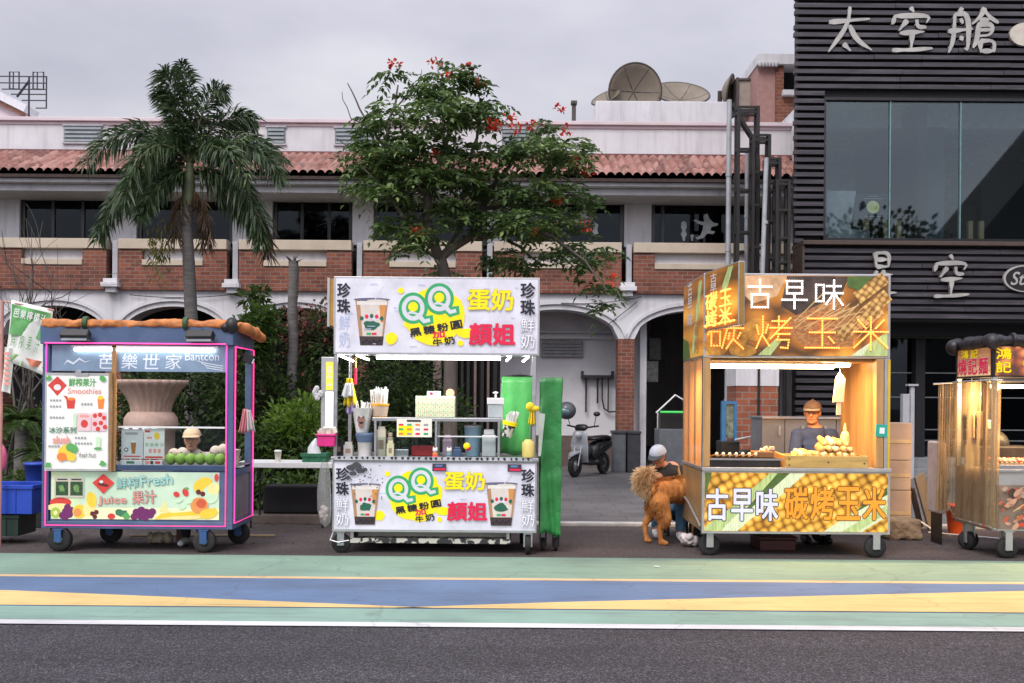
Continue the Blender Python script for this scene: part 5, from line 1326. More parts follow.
# things under the stall
q = Plane(160, 540, 10.75)
o = melt('crumpled_bag', [('b', (q.x(152 + k * 2.6), 10.75 + rr.uniform(-.03, .03), .06), (.05, .05, .05 + rr.uniform(0, .02))) for k in range(7)], M('bag_gold', (.5, .42, .3), .6, var=.4), None, (q.x(160), 10.75, .01), .012, 3); crumple(o, .05, .05, 0)
tag(o, 'crumpled pale golden bag lying on the road under the juice stall', 'bag')
q = Plane(181, 535, 10.8); o = MB(M('crate_brown', (.16, .08, .05), .7)).box(q.x(176), q.x(186), 10.8, 10.95, .004, q.z(527)); tag(o.build('wooden_block', at=(q.x(181), 10.87, .004), bevel=.01), 'brown wooden block standing under the right of the juice stall', 'block')
o = MB(M('cane', (.35, .26, .14), .7)).tube([(J.x(95), 11.1, .03), (J.x(250), 11.2, .03)], .014, 6); tag(o.build('bamboo_pole', at=(J.x(170), 11.15, .004)), 'thin bamboo pole lying on the road behind the juice stall', 'pole')

# ---- left edge: crates, bag, banners
def crate(x0, x1, y0, y1, Y, dep, col, name, lab, cat='crate'):
    q = Plane((x0 + x1) / 2, (y0 + y1) / 2, Y); c = Vector((q.x((x0 + x1) / 2), Y + dep / 2, q.z(y1))); t = thing(name, c, lab, cat)
    X0, X1, Z0, Z1 = q.x(x0), q.x(x1), q.z(y1), q.z(y0); w = .012; mb = MB(col)
    mb.box(X0, X1, Y, Y + w, Z0, Z1).box(X0, X1, Y + dep - w, Y + dep, Z0, Z1).box(X0, X0 + w, Y + w, Y + dep - w, Z0, Z1).box(X1 - w, X1, Y + w, Y + dep - w, Z0, Z1).box(X0 + w, X1 - w, Y + w, Y + dep - w, Z0, Z0 + w)
    mb.build('tub', t, bevel=.004); rm_ = MB(col); rm_.box(X0 - .015, X1 + .015, Y - .016, Y - .001, Z1 - .04, Z1).box(X1 + .001, X1 + .016, Y - .001, Y + dep, Z1 - .04, Z1)
    for k in range(1, 4): rm_.box(X0 + (X1 - X0) * k / 4 - .006, X0 + (X1 - X0) * k / 4 + .006, Y - .01, Y - .001, Z0 + .01, Z1 - .041)
    rm_.build('rim', t, bevel=.003); return t
CBL = M('crate_blue', (.015, .06, .42), .4, var=.12); CGR = M('crate_dark_green', (.012, .03, .022), .5)
crate(-34, 32, 485, 514, 10.5, .5, CBL, 'plastic_crate', 'bright blue plastic crate stacked on a dark crate at the left edge')
crate(-30, 18, 514.5, 536, 10.55, .4, CGR, 'plastic_crate', 'dark green crate on the road under the bright blue crate')
q = Plane(37, 475, 12.0); c = Vector((q.x(37), 12.0, q.z(490))); t = thing('blue_bucket', (c.x, 12, .004), 'blue bucket on a stand behind the left post of the juice stall', 'bucket')
MB(CBL).lathe(c, [(.11, 0), (.14, .3), (.15, .3), (.15, .33), (.13, .33)], 20).build('bucket', t); MB(BLACK).box(c.x - .12, c.x + .12, 11.9, 12.1, .004, c.z - .002).build('stand', t, bevel=.01)
q = Plane(3, 455, 10.7); t = thing('pink_bag', q.p(2, 440), 'pink plastic bag hanging at the very left edge', 'bag')
MB(M('pink_plastic', (.7, .12, .26), .4)).ball(q.p(1, 458), (.06, .05, .15), 12, 9).tube([q.p(0, 446), q.p(1, 434)], .012, 6).build('bag_body', t)
q = Plane(28, 340, 10.4)
t = thing('banner_flag', (q.x(-3), 10.4, .004), 'green and white drinks banner drooping from a pole left of the juice stall', 'banner')
FL1 = M('flag_white', (.68, .7, .66), .8, var=.12, emit=.05); FL2 = M('flag_green', (.12, .36, .12), .8, var=.3, scale=5)
def quadgrid(mb, c, n=10, m=10, amp=.02, y0=0):
    vs, fs = [], []
    for j in range(m + 1):
        for i in range(n + 1):
            u_, v_ = i / n, j / m; a = Vector(c[0]).lerp(Vector(c[1]), u_); b = Vector(c[3]).lerp(Vector(c[2]), u_); p = a.lerp(b, v_); p.y += y0 + amp * math.sin(u_ * 8 + v_ * 3) ; vs.append(p)
    for j in range(m):
        for i in range(n): fs.append((j * (n + 1) + i, (j + 1) * (n + 1) + i, (j + 1) * (n + 1) + i + 1, j * (n + 1) + i + 1))
    mb.add(vs, fs, True)
mb = MB(FL1); quadgrid(mb, [q.p(11, 300), q.p(52, 309), q.p(46, 376), q.p(5, 360)]); o = soft(mb, 'cloth', t, .004)
mb = MB(FL2); quadgrid(mb, [q.p(12, 304), q.p(50, 313), q.p(48, 340), q.p(9, 334)], y0=-.008); mb.m(prt('banner_leaf', (.3, .5, .2))); quadgrid(mb, [q.p(8, 352), q.p(24, 356), q.p(22, 366), q.p(7, 360)], y0=-.009); mb.m(prt('banner_red', (.6, .2, .12))); quadgrid(mb, [q.p(26, 358), q.p(46, 362), q.p(45, 368), q.p(30, 366)], y0=-.009)
mb.m(prt('white'))
for i, c_ in enumerate('芭樂檸檬汁'):
    text(mb, c_, q.p(18 + i * 6.7, 313 + i * 1.6, -.034), U, V, 5.6 * q.k, 9 * q.k, prt('white'), off=.01, rot=-.2)
for i, c_ in enumerate('鮮榨果汁'): text(mb, c_, q.p(15 + i * 8, 340 + i * 2, -.036), U, V, 4.5 * q.k, 14 * q.k, prt('banner_ink', (.12, .3, .12)), rot=-.2)
mb.build('banner_print', t)
mb = MB(FL1); quadgrid(mb, [q.p(6, 347), q.p(15, 349), q.p(13, 394), q.p(3, 391)], y0=-.03); mb.m(prt('coral')); 
for k in range(7): mb.m(prt('coral')).box(q.x(7), q.x(12), 10.34, 10.344, q.z(355 + k * 5), q.z(352.5 + k * 5))
mb.build('paper_strip', t)
MB(M('pole_pink', (.5, .25, .22), .5)).tube([(q.x(0), 10.42, .004), (q.x(1), 10.42, q.z(300))], .018, 8).tube([(q.x(1), 10.42, q.z(301)), q.p(53, 310, .02)], .01, 6).build('pole', t)

# ---- white table between the two stalls and what stands on it
TY = 12.0; q = Plane(285, 465, TY); t = thing('folding_table', (q.x(280), TY + .3, .004), 'long white topped table with thin black legs between the two left stalls', 'table')
MB(WHITE).box(q.x(236), q.x(332), TY, TY + .55, q.z(468), q.z(462.5)).build('tabletop', t, bevel=.006)
for x in (250, 322):
    for y in (TY + .06, TY + .48): MB(BLACK).tube([(q.x(x), y, q.z(468)), (q.x(x) , y, .004 if y < 12.4 else .11)], .014, 6).build('leg', t)
MB(BLACK).tube([(q.x(250), TY + .06, q.z(486)), (q.x(276), TY + .07, q.z(469))], .01, 6).build('brace', t)
q2 = Plane(293, 500, 12.72); o = MB(CORE).box(q2.x(263), q2.x(322), 12.72, 13.05, .105, q2.z(486)); tag(o.build('storage_box', at=(q2.x(293), 12.9, .105), bevel=.02), 'long black box on the soil under the white table', 'box')
c = Vector((q.x(275), TY + .15, q.z(462.5) + .002)); t = thing('paper_cup', c, 'pale paper cup standing alone on the white table', 'cup')
MB(M('cup_cream', (.6, .56, .46), .5)).lathe(c, [(.03, 0), (.042, .12), (.044, .12)], 16).build('body', t); MB(WHITE).lathe(c, [(.046, .121), (.046, .133), (.035, .14)], 16).build('lid', t)
crate(302, 325.5, 453.5, 462.3, TY + .08, .3, M('basket_green', (.02, .14, .07), .5), 'green_basket', 'green plastic basket with a white bag on the white table', 'basket')
c = q.p(311, 448, .2); o = MB(M('bag_film', (.6, .62, .64), .3, var=.2)); o.tube([c + Vector((0, 0, -.09)), c + Vector((-.01, 0, 0)), c + Vector((.0, 0, .06)), c + Vector((.02, 0, .11))], [.09, .07, .035, .012], 12); tag(o.build('plastic_bag', at=c - Vector((0, 0, .09))), 'crumpled white plastic bag standing in the green basket', 'bag')
# ================================================================== milk tea stall
QY = 10.1; Q = Plane(436, 410, QY); QB = QY + .95
ts = thing('milk_tea_stall', (Q.x(435), QY + .45, 0), 'white and steel milk tea stall with lightbox signs showing tea cups and green lettering', 'food stall', 'food stalls along the road')
PANEL = prt('lightbox', (.58, .57, .64), .2, var=.14, scale=5)
YL, RD, BK, GN, GL = prt('sign_yellow', (.85, .66, .0), .2), prt('sign_red', (.66, .01, .06), .15), prt('sign_black', (.012, .012, .025)), prt('sign_green', (.03, .33, .12), .15), prt('sign_grey', (.55, .55, .6), .2)
LBL = prt('blue_script', (.4, .45, .62), .15); YLD = prt('yellow_edge', (.35, .25, .02))
WHT2 = prt('sign_white', (.75, .74, .78), .2)
CUPT, CUPM, CUPB, CUPR = prt('cup_milk', (.62, .55, .5), .1), prt('cup_tea', (.4, .22, .12), .08), prt('cup_pearl', (.05, .03, .03)), prt('cup_rim', (.12, .13, .2))
DGN = prt('cup_green', (.02, .12, .07))
def cup_pic(p, x, y, h):
    w = h * .36; t = y - h / 2; b = y + h / 2
    p.poly([(x - w, t), (x + w, t), (x + w * .68, b), (x - w * .68, b)], CUPT)
    p.poly([(x + w * .45, t + h * .12), (x + w * .95, t + h * .12), (x + w * .8, t + h * .5), (x + w * .55, t + h * .5)], prt('cup_label_orange', (.6, .25, .06), .1))
    p.poly([(x - w, t + h * .02), (x - w * .72, t + h * .02), (x - w * .5, b), (x - w * .68, b)], CUPM).poly([(x + w, t + h * .02), (x + w * .84, t + h * .02), (x + w * .58, b), (x + w * .68, b)], CUPM).poly([(x - w * .9, t + h * .04), (x + w * .95, t + h * .04), (x + w * .93, t + h * .12), (x - w * .9, t + h * .12)], prt('cup_foam', (.7, .66, .62), .1))
    p.poly([(x - w * .74, b - h * .2), (x + w * .74, b - h * .2), (x + w * .68, b), (x - w * .68, b)], CUPB)
    p.ell(x, t, w * 1.12, h * .035, CUPR).ell(x + w * .3, t + 1, w * .6, h * .022, CUPT)
    p.line((x + w * .2, t), (x + w * .7, t - h * .3), .8, GL)
    p.ell(x, y + h * .06, w * .45, h * .1, DGN, 14, wob=.5).ell(x - w * .25, y - h * .1, w * .2, h * .07, GL, 12).ell(x + w * .2, y - h * .1, w * .2, h * .07, GL, 12)
    for i in range(5): p.ell(x - w * .6 + i * w * .3, y - h * .14 + (i - 2) ** 2 * .6, w * .12, h * .05, RD if i % 2 else DGN, 7)
    p.rect(x - w * .3, y + h * .22, x - w * .02, y + h * .27, GN).rect(x + w * .02, y + h * .22, x + w * .3, y + h * .27, RD)
    for i in range(6): p.ell(x - w * .5 + i * w * .2, b - h * .07 - (i % 2) * h * .04, w * .09, h * .03, BK, 7)
def qmark(p, x, y, r):
    """a round outlined letter Q with a curled tail"""
    for (g, m_) in ((r * .28, GN), (0, GL)):
        p.ell(x, y, r * .98 + g, r * 1.08 + g, m_, 28)
        p.poly([(x + r * .1 - g, y + r * .55), (x + r * .5, y + r * .3 - g), (x + r * 1.0, y + r * .95 - g), (x + r * 1.42 + g, y + r * .85 - g), (x + r * 1.5 + g, y + r * 1.15 + g * .5), (x + r * .9, y + r * 1.3 + g)], m_)
    p.ell(x, y - r * .02, r * .62, r * .7, GN, 24)
    p.ell(x, y - r * .12, r * .42, r * .42, YL, 18)
    p.poly([(x - r * .62, y + r * .5), (x - r * .2, y + r * .22), (x + r * .5, y + r * .45), (x + r * .62, y + r * .7), (x, y + r * .48)], GL)
def tea_sign(p, ox, oy, sx, top):
    X = lambda v: ox + v * sx
    Y_ = lambda v: oy + v * sx
    if top: p.vtext('珍珠', 343, 299, 12.5, 32, BK, off=.035); p.vtext('鮮奶', 344, 332, 11, 34, LBL, off=.0)
    for i in range(26):
        x, y = X(rr.uniform(20, 205)), Y_(rr.uniform(4, 70)); p.rect(x, y, x + rr.uniform(2, 8), y + .7, LBL)
    p.ell(X(114), Y_(39), 30 * sx, 29 * sx, YL, 28, wob=.12, rot=-.3)
    p.ell(X(72), Y_(62), 6 * sx, 6 * sx, YL, 14, wob=.2).ell(X(81), Y_(14), 3 * sx, 3 * sx, YL, 10).ell(X(146), Y_(56), 9 * sx, 5 * sx, YL, 12, wob=.2).ell(X(141), Y_(66), 3 * sx, 3 * sx, YL, 9)
    qmark(p, X(93.5), Y_(31.5), 11.6 * sx); qmark(p, X(119.5), Y_(22), 11.6 * sx)
    for i, c in enumerate('黑糖粉圓'): p.text(c, X(96 + i * 13.6), Y_(55.5 - i * 2.6), 11 * sx, 8 * sx, BK, off=.05, rot=.18)
    p.text('加', X(119), Y_(57.5), 12 * sx, 6.5 * sx, RD, off=.06, rot=.12); p.text('牛', X(118), Y_(65.5), 9 * sx, 7 * sx, BK, off=.04, rot=.14).text('奶', X(130), Y_(63.5), 10 * sx, 8 * sx, BK, off=.04, rot=.14)
# -- top sign
MB(ALU).box(Q.x(333), Q.x(539), QY + .002, QY + .2, Q.z(355), Q.z(277)).build('sign_box', ts, bevel=.004)
sp = MB(PANEL).box(Q.x(335), Q.x(537), QY - .002, QY + .0018, Q.z(353), Q.z(279)).build('sign_panel', ts)
pp = Print(Q, .002); cup_pic(pp, 371, 323, 46); tea_sign(pp, 319, 277, 1.0, True)
pp.text('蛋奶', 489.5, 299.5, 45, 21, YL, off=.03, edge=YLD, edge_off=.045).text('顏姐', 491.5, 334, 45, 21, RD, off=.035, edge=prt('red_edge', (.2, .0, .01)), edge_off=.045)
pp.vtext('珍珠', 527, 298.5, 14, 34, BK, off=.035); pp.vtext('鮮奶', 527, 332.5, 14, 33, WHT2, off=.0, edge=prt('outline_slate', (.16, .16, .22)), edge_off=.022)
pp.mb.build('lettering', sp)
MB(M('sign_side_orange', (.5, .25, .04), .5)).box(Q.x(328), Q.x(331.5), QY + .06, QY + .45, Q.z(326), Q.z(279)).m(ALU).box(Q.x(325.5), Q.x(328) - .001, QY + .05, QY + .46, Q.z(327), Q.z(278)).box(Q.x(331.5) + .001, Q.x(333) - .002, QY + .05, QY + .46, Q.z(327), Q.z(278)).build('side_sign', ts)
# -- frame
for x, w in ((333.5, 3.5), (532, 4)):
    MB(STEEL).box(Q.x(x), Q.x(x + w), QY + .01, QY + .045, Q.z(532), Q.z(355.2)).build('post', ts, bevel=.004)
    MB(STEEL).box(Q.x(x), Q.x(x + w), QB - .04, QB, Q.z(532), Q.z(300)).build('post', ts, bevel=.004)
cv = MB(M('canopy_grey', (.2, .2, .21), .6)); cv.box(Q.x(333), Q.x(538), QY + .201, QB + .01, Q.z(301), Q.z(297)); cv.build('canopy', ts)
MB(STEEL).box(Q.x(333), Q.x(537), QB - .03, QB - .001, Q.z(297) - .06, Q.z(301) - .003).build('rear_rail', ts)
tl = MB(TUBE_W).tube([Q.p(375, 357.6, .09), Q.p(500, 357.6, .09)], .018, 8); tl.m(WHITE).box(Q.x(372), Q.x(503), QY + .06, QY + .13, Q.z(355.6), Q.z(354.9)); tl.build('tube_light', ts)
lm = bpy.data.lights.new('stall_lamp', 'AREA'); lm.shape = 'RECTANGLE'; lm.size = 1.6; lm.size_y = .08; lm.energy = 13; lm.color = (1, .97, .93); lo = bpy.data.objects.new('stall_lamp', lm); COL.objects.link(lo); lo.location = (Q.x(436), QY + .1, Q.z(361))
for a, b in (((338, 355.8, .03), (348, 360.5, .3)), ((356, 355.8, .04), (364, 359, .3)), ((506, 359, .3), (510, 356, .05)), ((523, 359.5, .3), (528, 356, .05))):
    MB(TUBE_W).tube([Q.p(*a), Q.p(*b)], .012, 6).build('tube_light', ts)
# -- lower box
MB(ALU).box(Q.x(333), Q.x(537.5), QY + .002, QB, Q.z(532.5), Q.z(461)).build('cabinet', ts, bevel=.004)
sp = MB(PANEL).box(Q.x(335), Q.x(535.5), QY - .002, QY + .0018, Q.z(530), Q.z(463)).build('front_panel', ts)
pp = Print(Q, .002)
tea_sign(pp, 317.7, 462, .87, False)
cup_pic(pp, 366, 505, 40); cup_pic(pp, 502, 504, 42)
pp.text('蛋奶', 465, 480.5, 40, 18, YL, off=.03, edge=YLD, edge_off=.045).text('顏姐', 468, 511, 39, 18, RD, off=.035, edge=prt('red_edge'), edge_off=.045)
SLT = prt('outline_slate')
for x in (343.5, 528.5):
    pp.vtext('珍珠', x, 482, 12.5, 29, BK, off=.035); pp.vtext('鮮奶', x, 512, 12.5, 29, WHT2, off=.0, edge=SLT, edge_off=.022)
for x, y, r_ in ((352, 468, 3), (358, 466, 4), (361, 471, 3), (354, 474, 2.4), (366, 470, 2), (349, 478, 2)): pp.ell(x, y, r_ * 1.4, r_, prt('cow_black', (.06, .06, .07)), 9, wob=.6)
for i in range(30): pp.ell(rr.uniform(352, 384), rr.uniform(466, 500), .7, .7, BK, 6)
for x0, x1 in ((433, 447), (508, 522)):
    pp.rect(x0, 463.5, x1, 471, prt('photo_dark', (.05, .04, .06))).rect(x0 + 2, 468, x1 - 1, 470, RD).rect(x0 + 3, 464.5, x1 - 4, 466.5, prt('photo_blue', (.12, .2, .4)))
pp.mb.build('lettering', sp)
# -- counter with the cow pattern trim
MB(STEEL).box(Q.x(331.5), Q.x(539), QY - .03, QB + .02, Q.z(460.8), Q.z(457.5)).build('counter', ts, bevel=.003)
tr = MB(M('trim_grey', (.45, .45, .47), .4)).box(Q.x(336), Q.x(532), QY - .036, QY - .031, Q.z(460.5), Q.z(456.6)); tr.build('counter_trim', ts)
pp = Print(Q, .036)
for i in range(34):
    x = 339 + i * 5.7 + rr.uniform(-1, 1); pp.poly([(x, 457.2), (x + rr.uniform(1.5, 3.6), 457), (x + rr.uniform(1, 3), 459.9), (x + .4, 459)], BK)
pp.mb.build('cow_trim', ts)
# -- under shelf and castors
m, nt, b, out = new_mat('cow_print'); v = coords(nt)
o = ramp(nt, noise(nt, v, 14, 3, .5), [(.47, (.6, .58, .5)), (.5, (.03, .03, .03))]); nt.links.new(o, b.inputs['Base Color']); b.inputs['Roughness'].default_value = .5; COW = m
MB(COW).box(Q.x(350), Q.x(512), QY + .06, QB - .06, Q.z(544.5), Q.z(539.5)).build('shelf', ts, bevel=.004)
MB(M('shelf_cream', (.55, .53, .46), .5)).box(Q.x(356), Q.x(508), QY + .2, QB - .1, Q.z(539.2), Q.z(533)).build('drawer', ts)
for x in (352, 509): MB(ALU).box(Q.x(x - 1.5), Q.x(x + 1.5), QY + .06, QY + .1, Q.z(539.4), Q.z(532.6)).build('shelf_bracket', ts)
zt_ = Q.z(532.6)
for x, y, ax in ((341, QY + .08, 'Y'), (529, QY + .06, 'X'), (345, QB - .12, 'X'), (524, QB - .12, 'X')): wheel(ts, (Q.x(x), y, 0), .098, .05, (STEEL, zt_), ax)
MB(STEEL).tube([Q.p(334, 533, .02), Q.p(331, 541, .0), Q.p(340, 543, -.02), Q.p(350, 541, 0)], .01, 6).build('foot_bar', ts)
# -- glass case
gc = MB(STEEL)
y0, y1 = QY + .03, QY + .42
for x in (375, 436, 499): gc.box(Q.x(x) - .012, Q.x(x) + .012, y0, y0 + .024, Q.z(457.4), Q.z(421.5)).box(Q.x(x) - .012, Q.x(x) + .012, y1 - .024, y1, Q.z(457.4), Q.z(421.5))
gc.box(Q.x(372), Q.x(503), y0 - .004, y1 + .004, Q.z(421.4), Q.z(418)); gc.build('display_case', ts, bevel=.003)
MB(GLASS('case_glass')).box(Q.x(376.5), Q.x(435), y0 + .008, y0 + .012, Q.z(457), Q.z(437.5)).box(Q.x(437.2), Q.x(498), y0 + .008, y0 + .012, Q.z(457), Q.z(437)).build('case_glass', ts)
MB(WHITE).box(Q.x(437.5), Q.x(498), y0 + .002, y0 + .02, Q.z(437), Q.z(435.8)).build('sliding_rail', ts)
# ---- goods on the tea stall
def goods(name, lab, cat, at, grp=None): return thing(name, at, lab, cat, grp)
t = goods('menu_card', 'white and yellow topping menu card on the glass case of the milk tea stall', 'menu card', Q.p(414, 438, 0))
MB(prt('card_cream', (.75, .72, .62), .15)).box(Q.x(397), Q.x(432), QY - .004, QY + .004, Q.z(437.2), Q.z(419)).build('card', t)
pp = Print(Q, .004); pp.rect(398.5, 426, 413, 436, YL)
for r_ in range(3):
    for c_ in range(4): pp.rect(399 + c_ * 8.3, 424 + r_ * 4.5, 403.5 + c_ * 8.3, 426 + r_ * 4.5, (RD, GN, prt('orange'), GREY)[(r_ + c_) % 4])
pp.rect(407, 420, 421, 422, INK); pp.mb.build('printing', t)
t = goods('red_tray', 'red tray of toppings behind the glass of the milk tea stall', 'tray', Q.p(422, 456, .2))
MB(prt('tray_red', (.6, .03, .03))).box(Q.x(410), Q.x(433), QY + .15, QY + .35, Q.z(457.3), Q.z(447)).build('tray', t, bevel=.01); MB(BLACK).ball(Q.p(404, 453, .22), (.07, .07, .05)).build('ladle', t)
t = goods('steel_pan', 'steel tray under the menu card of the milk tea stall', 'tray', Q.p(400, 457, .1))
MB(STEEL).box(Q.x(382), Q.x(408), QY + .08, QY + .14, Q.z(457.3), Q.z(450)).build('pan', t, bevel=.006)
bl = M('bucket_pale_blue', (.32, .5, .62), .4)
c = Q.p(472, 457.2, .25); t = goods('ice_bucket', 'pale blue ice bucket in the right half of the glass case', 'bucket', c)
MB(bl).lathe(c, [(.075, 0), (.088, .29), (.092, .3)], 22).build('bucket', t); MB(WHITE).lathe(c, [(.094, .301), (.094, .32), (.07, .325)], 22).build('lid', t)
c = Q.p(467, 446, .02); t = goods('toy_ball', 'small yellow and red ball ornament on the glass case', 'ornament', c)
MB(YL).ball(c, .036, 14, 10).build('ball', t); MB(RD).ball(c + Vector((.012, .004, -.018)), .03, 14, 10).build('red_half', t)
for x, cl_, lab, w, h in ((447, prt('box_pink', (.5, .34, .42)), 'purple grey packet left of the blue packet in the case', 10, 22), (457, prt('photo_blue'), 'small blue packet low in the glass case', 8, 10), (389, prt('box_beige', (.5, .42, .32)), 'beige box left of the menu card in the case', 6, 24), (489, WHITE, 'white bear shaped tub at the right of the glass case', 14, 28)):
    c = Q.p(x, 457.2, .12); mb = MB(cl_)
    mb.box(Q.x(x - w / 2), Q.x(x + w / 2), QY + .1, QY + .18, c.z, Q.z(457.2 - h * .8)).box(Q.x(x - w / 2.6), Q.x(x + w / 2.6), QY + .11, QY + .17, Q.z(457.2 - h * .8) + .001, Q.z(457.2 - h))
    tag(mb.build('drink_packet', at=c, bevel=.012), lab, 'packet')
# packets wall on the top
t = goods('packet_rack', 'pale green rack of tea packets on top of the glass case', 'packet rack', Q.p(433, 418, .2))
MB(prt('packet_green', (.5, .58, .38), .05)).box(Q.x(413.5), Q.x(453.5), QY + .2, QY + .32, Q.z(417.9), Q.z(396)).build('rack', t, bevel=.004)
pp = Print(Q, -.2)
for r_ in range(5):
    for c_ in range(9):
        x, y = 415 + c_ * 4.3, 397.3 + r_ * 4.1; pp.rect(x, y, x + 3.4, y + 3.3, prt('packet_pale', (.62, .66, .48), .05)).rect(x + .8, y + 1, x + 2.4, y + 2.4, (prt('packet_leaf', (.2, .32, .1)), prt('packet_orange', (.6, .4, .15)), prt('packet_red', (.5, .2, .12)))[(r_ * 2 + c_) % 3])
pp.mb.build('packets', t)
t = goods('small_sign', 'small white sign with red lettering on the packet rack', 'sign', Q.p(432, 396, .25))
MB(WHITE).box(Q.x(425), Q.x(439), QY + .22, QY + .24, Q.z(395.8), Q.z(391)).build('board', t); pp = Print(Q, -.22); pp.rect(428, 392, 431, 395, RD).rect(433, 392.3, 437, 393.3, INK).mb.build('printing', t)
o = MB(prt('coral_disc', (.75, .3, .18))).lathe(Q.p(448.5, 393, .26), [(.04, -.01), (.045, 0), (.04, .01)], 20, 'Y'); tag(o.build('round_badge', at=Q.p(448.5, 396, .26)), 'round coral badge beside the small white sign on the packet rack', 'badge')
STRAW = M('straw_white', (.72, .72, .7), .4)
def straws(par, c, n, r_, h, mat=None, sp=.3):
    mb = MB(mat or STRAW)
    for i in range(n):
        a, k = rr.uniform(0, 6.28), math.sqrt(rr.random()); d_ = Vector((math.cos(a), math.sin(a), 0)) * r_ * k
        mb.tube([Vector(c) + d_, Vector(c) + d_ * (1 + sp) + Vector((0, 0, h * rr.uniform(.8, 1.1)))], .007, 5)
    return mb.build('straws', par)
c = Q.p(378, 420, .14); t = goods('straw_basket', 'orange and cream basket full of white straws on the left rail', 'straw basket', c)
MB(prt('basket_orange', (.75, .36, .03))).lathe(c, [(.07, 0), (.075, .025), (.078, .03)], 18).lathe(c, [(.094, .135), (.098, .15), (.096, .16)], 18).m(prt('basket_cream', (.6, .46, .34))).lathe(c, [(.074, .031), (.092, .134)], 18).build('basket', t); straws(t, c + Vector((0, 0, .04)), 45, .075, .27)
c = Q.p(364, 457.4, .1); t = goods('cup_stack', 'tall stack of printed paper cups with a denim band on the counter', 'cup stack', c)
MB(M('cup_white', (.68, .66, .64), .5)).lathe(c, [(.07, 0), (.078, .14), (.082, .145)], 22).build('lower_cups', t)
MB(M('denim_band', (.1, .15, .25), .7)).lathe(c, [(.083, .146), (.098, .21), (.1, .235), (.085, .24)], 22).build('band', t)
T2 = c + Vector((-.03, 0, .242)); cu = MB(M('cup_white')); cu.lathe(T2, [(.062, 0), (.105, .24), (.11, .25)], 24); cu.m(prt('bear_brown', (.25, .13, .1)));
for i, (dx, dz, r_) in enumerate(((.0, .13, .04), (-.02, .165, .014), (.02, .165, .014), (0, .08, .03))): cu.lathe(T2 + Vector((dx, -.085, dz)), [(r_, -.004), (r_, .002)], 14, 'Y')
cu.build('upper_cups', t); straws(t, T2 + Vector((0, 0, .2)), 26, .09, .12)
def packet(x0, x1, y0, y1, dy, col, lab, name='drink_carton', cat='carton'):
    c = Q.p((x0 + x1) / 2, y1, dy); mb = MB(col); mb.box(Q.x(x0), Q.x(x1), QY + dy, QY + dy + .09, Q.z(y1), Q.z(y0 + 3)); mb.box(Q.x(x0 + 1), Q.x(x1 - 1), QY + dy + .02, QY + dy + .07, Q.z(y0 + 3) + .001, Q.z(y0))
    mb.m(prt('carton_mark', (.3, .2, .14))).box(Q.x(x0 + 2), Q.x(x1 - 2), QY + dy - .002, QY + dy - .0005, Q.z(y0 + (y1 - y0) * .75), Q.z(y0 + (y1 - y0) * .45))
    tag(mb.build(name, at=c), lab, cat)
packet(376, 385, 427, 457.4, .06, prt('carton_cream', (.6, .54, .42)), 'tall cream carton with a brown mark left of the glass case'); packet(387, 394, 441, 457.4, .0, prt('carton_pale', (.6, .58, .36)), 'short yellowish carton in front of the glass case')
# figurines on the counter edge
def figurine(x, col, col2, lab):
    c = Q.p(x, 457.4, -.0); t = goods('cat_figurine', lab, 'figurine', c)
    MB(col).ball(c + Vector((0, 0, .03)), (.03, .022, .03)).build('body', t); MB(prt('figurine_white', (.7, .66, .6))).ball(c + Vector((0, -.004, .073)), (.027, .022, .024)).lathe(c + Vector((-.017, 0, .088)), [(.01, 0), (.001, .022)], 8).lathe(c + Vector((.017, 0, .088)), [(.01, 0), (.001, .022)], 8).build('head', t)
    MB(col2).lathe(c, [(.034, .0), (.036, .012), (.03, .018)], 14).build('base', t)
figurine(435.5, prt('figurine_orange', (.65, .2, .06)), RD, 'orange and white animal figurine on the counter edge'); figurine(449.5, prt('figurine_teal', (.14, .28, .32)), prt('figurine_slate', (.12, .15, .17)), 'bluish animal figurine right of the orange one on the counter edge')
# left: vertical light sign, pink basket, hanging rag, tassel
q = Plane(329, 395, QY)
t = goods('vertical_light_sign', 'narrow upright light sign with yellow and white fields on the left post', 'sign', q.p(329, 430, .02))
MB(ALU).box(q.x(321), q.x(334), QY + .001, QY + .09, q.z(430), q.z(357)).build('housing', t, bevel=.004)
MB(EM('sign_glow_white', (.9, .95, 1), 2.2)).box(q.x(326), q.x(333), QY - .004, QY + .0005, q.z(427), q.z(392)).build('lit_field', t)
MB(prt('glow_yellow', (.85, .6, .05), .5)).box(q.x(326), q.x(333), QY - .004, QY + .0005, q.z(390), q.z(362)).build('yellow_field', t)
pp = Print(q, .004); pp.vtext('手工', 329.5, 376, 5, 20, WHITE, off=.03); pp.mb.build('lettering', t)
mb = MB(M('white_flower_plastic', (.5, .5, .5), .6)); 
for k in range(9): mb.ball(q.p(318 + rr.uniform(-3, 3), 390 + rr.uniform(-7, 9), -.02), .028, 8, 6)
mb.build('rosette', t)
c = q.p(328, 446, -.04); t = goods('pink_basket', 'bright pink plastic basket of paper napkins hanging on the left post', 'basket', c)
MB(M('basket_magenta', (.62, .02, .19), .45)).box(q.x(319.5), q.x(336), QY - .12, QY - .006, q.z(446), q.z(436)).box(q.x(318), q.x(337.5), QY - .13, QY - .004, q.z(436) + .001, q.z(433.5)).build('basket', t, bevel=.008); mb = MB(M('napkin', (.62, .58, .5), .9))
for k in range(8): mb.cbox(q.p(323 + k * 1.6, 431.5 + rr.uniform(-2, 1), -.06), (.05, .06, .06), (rr.uniform(-.5, .5), rr.uniform(-.6, .6), rr.random()))
mb.build('napkins', t)
c = q.p(349, 380, 0); t = goods('hanging_rags', 'yellow white and purple rags bundled on the left side of the hatch', 'rags', c); mb = MB(M('rag_yellow', (.75, .55, .02), .85))
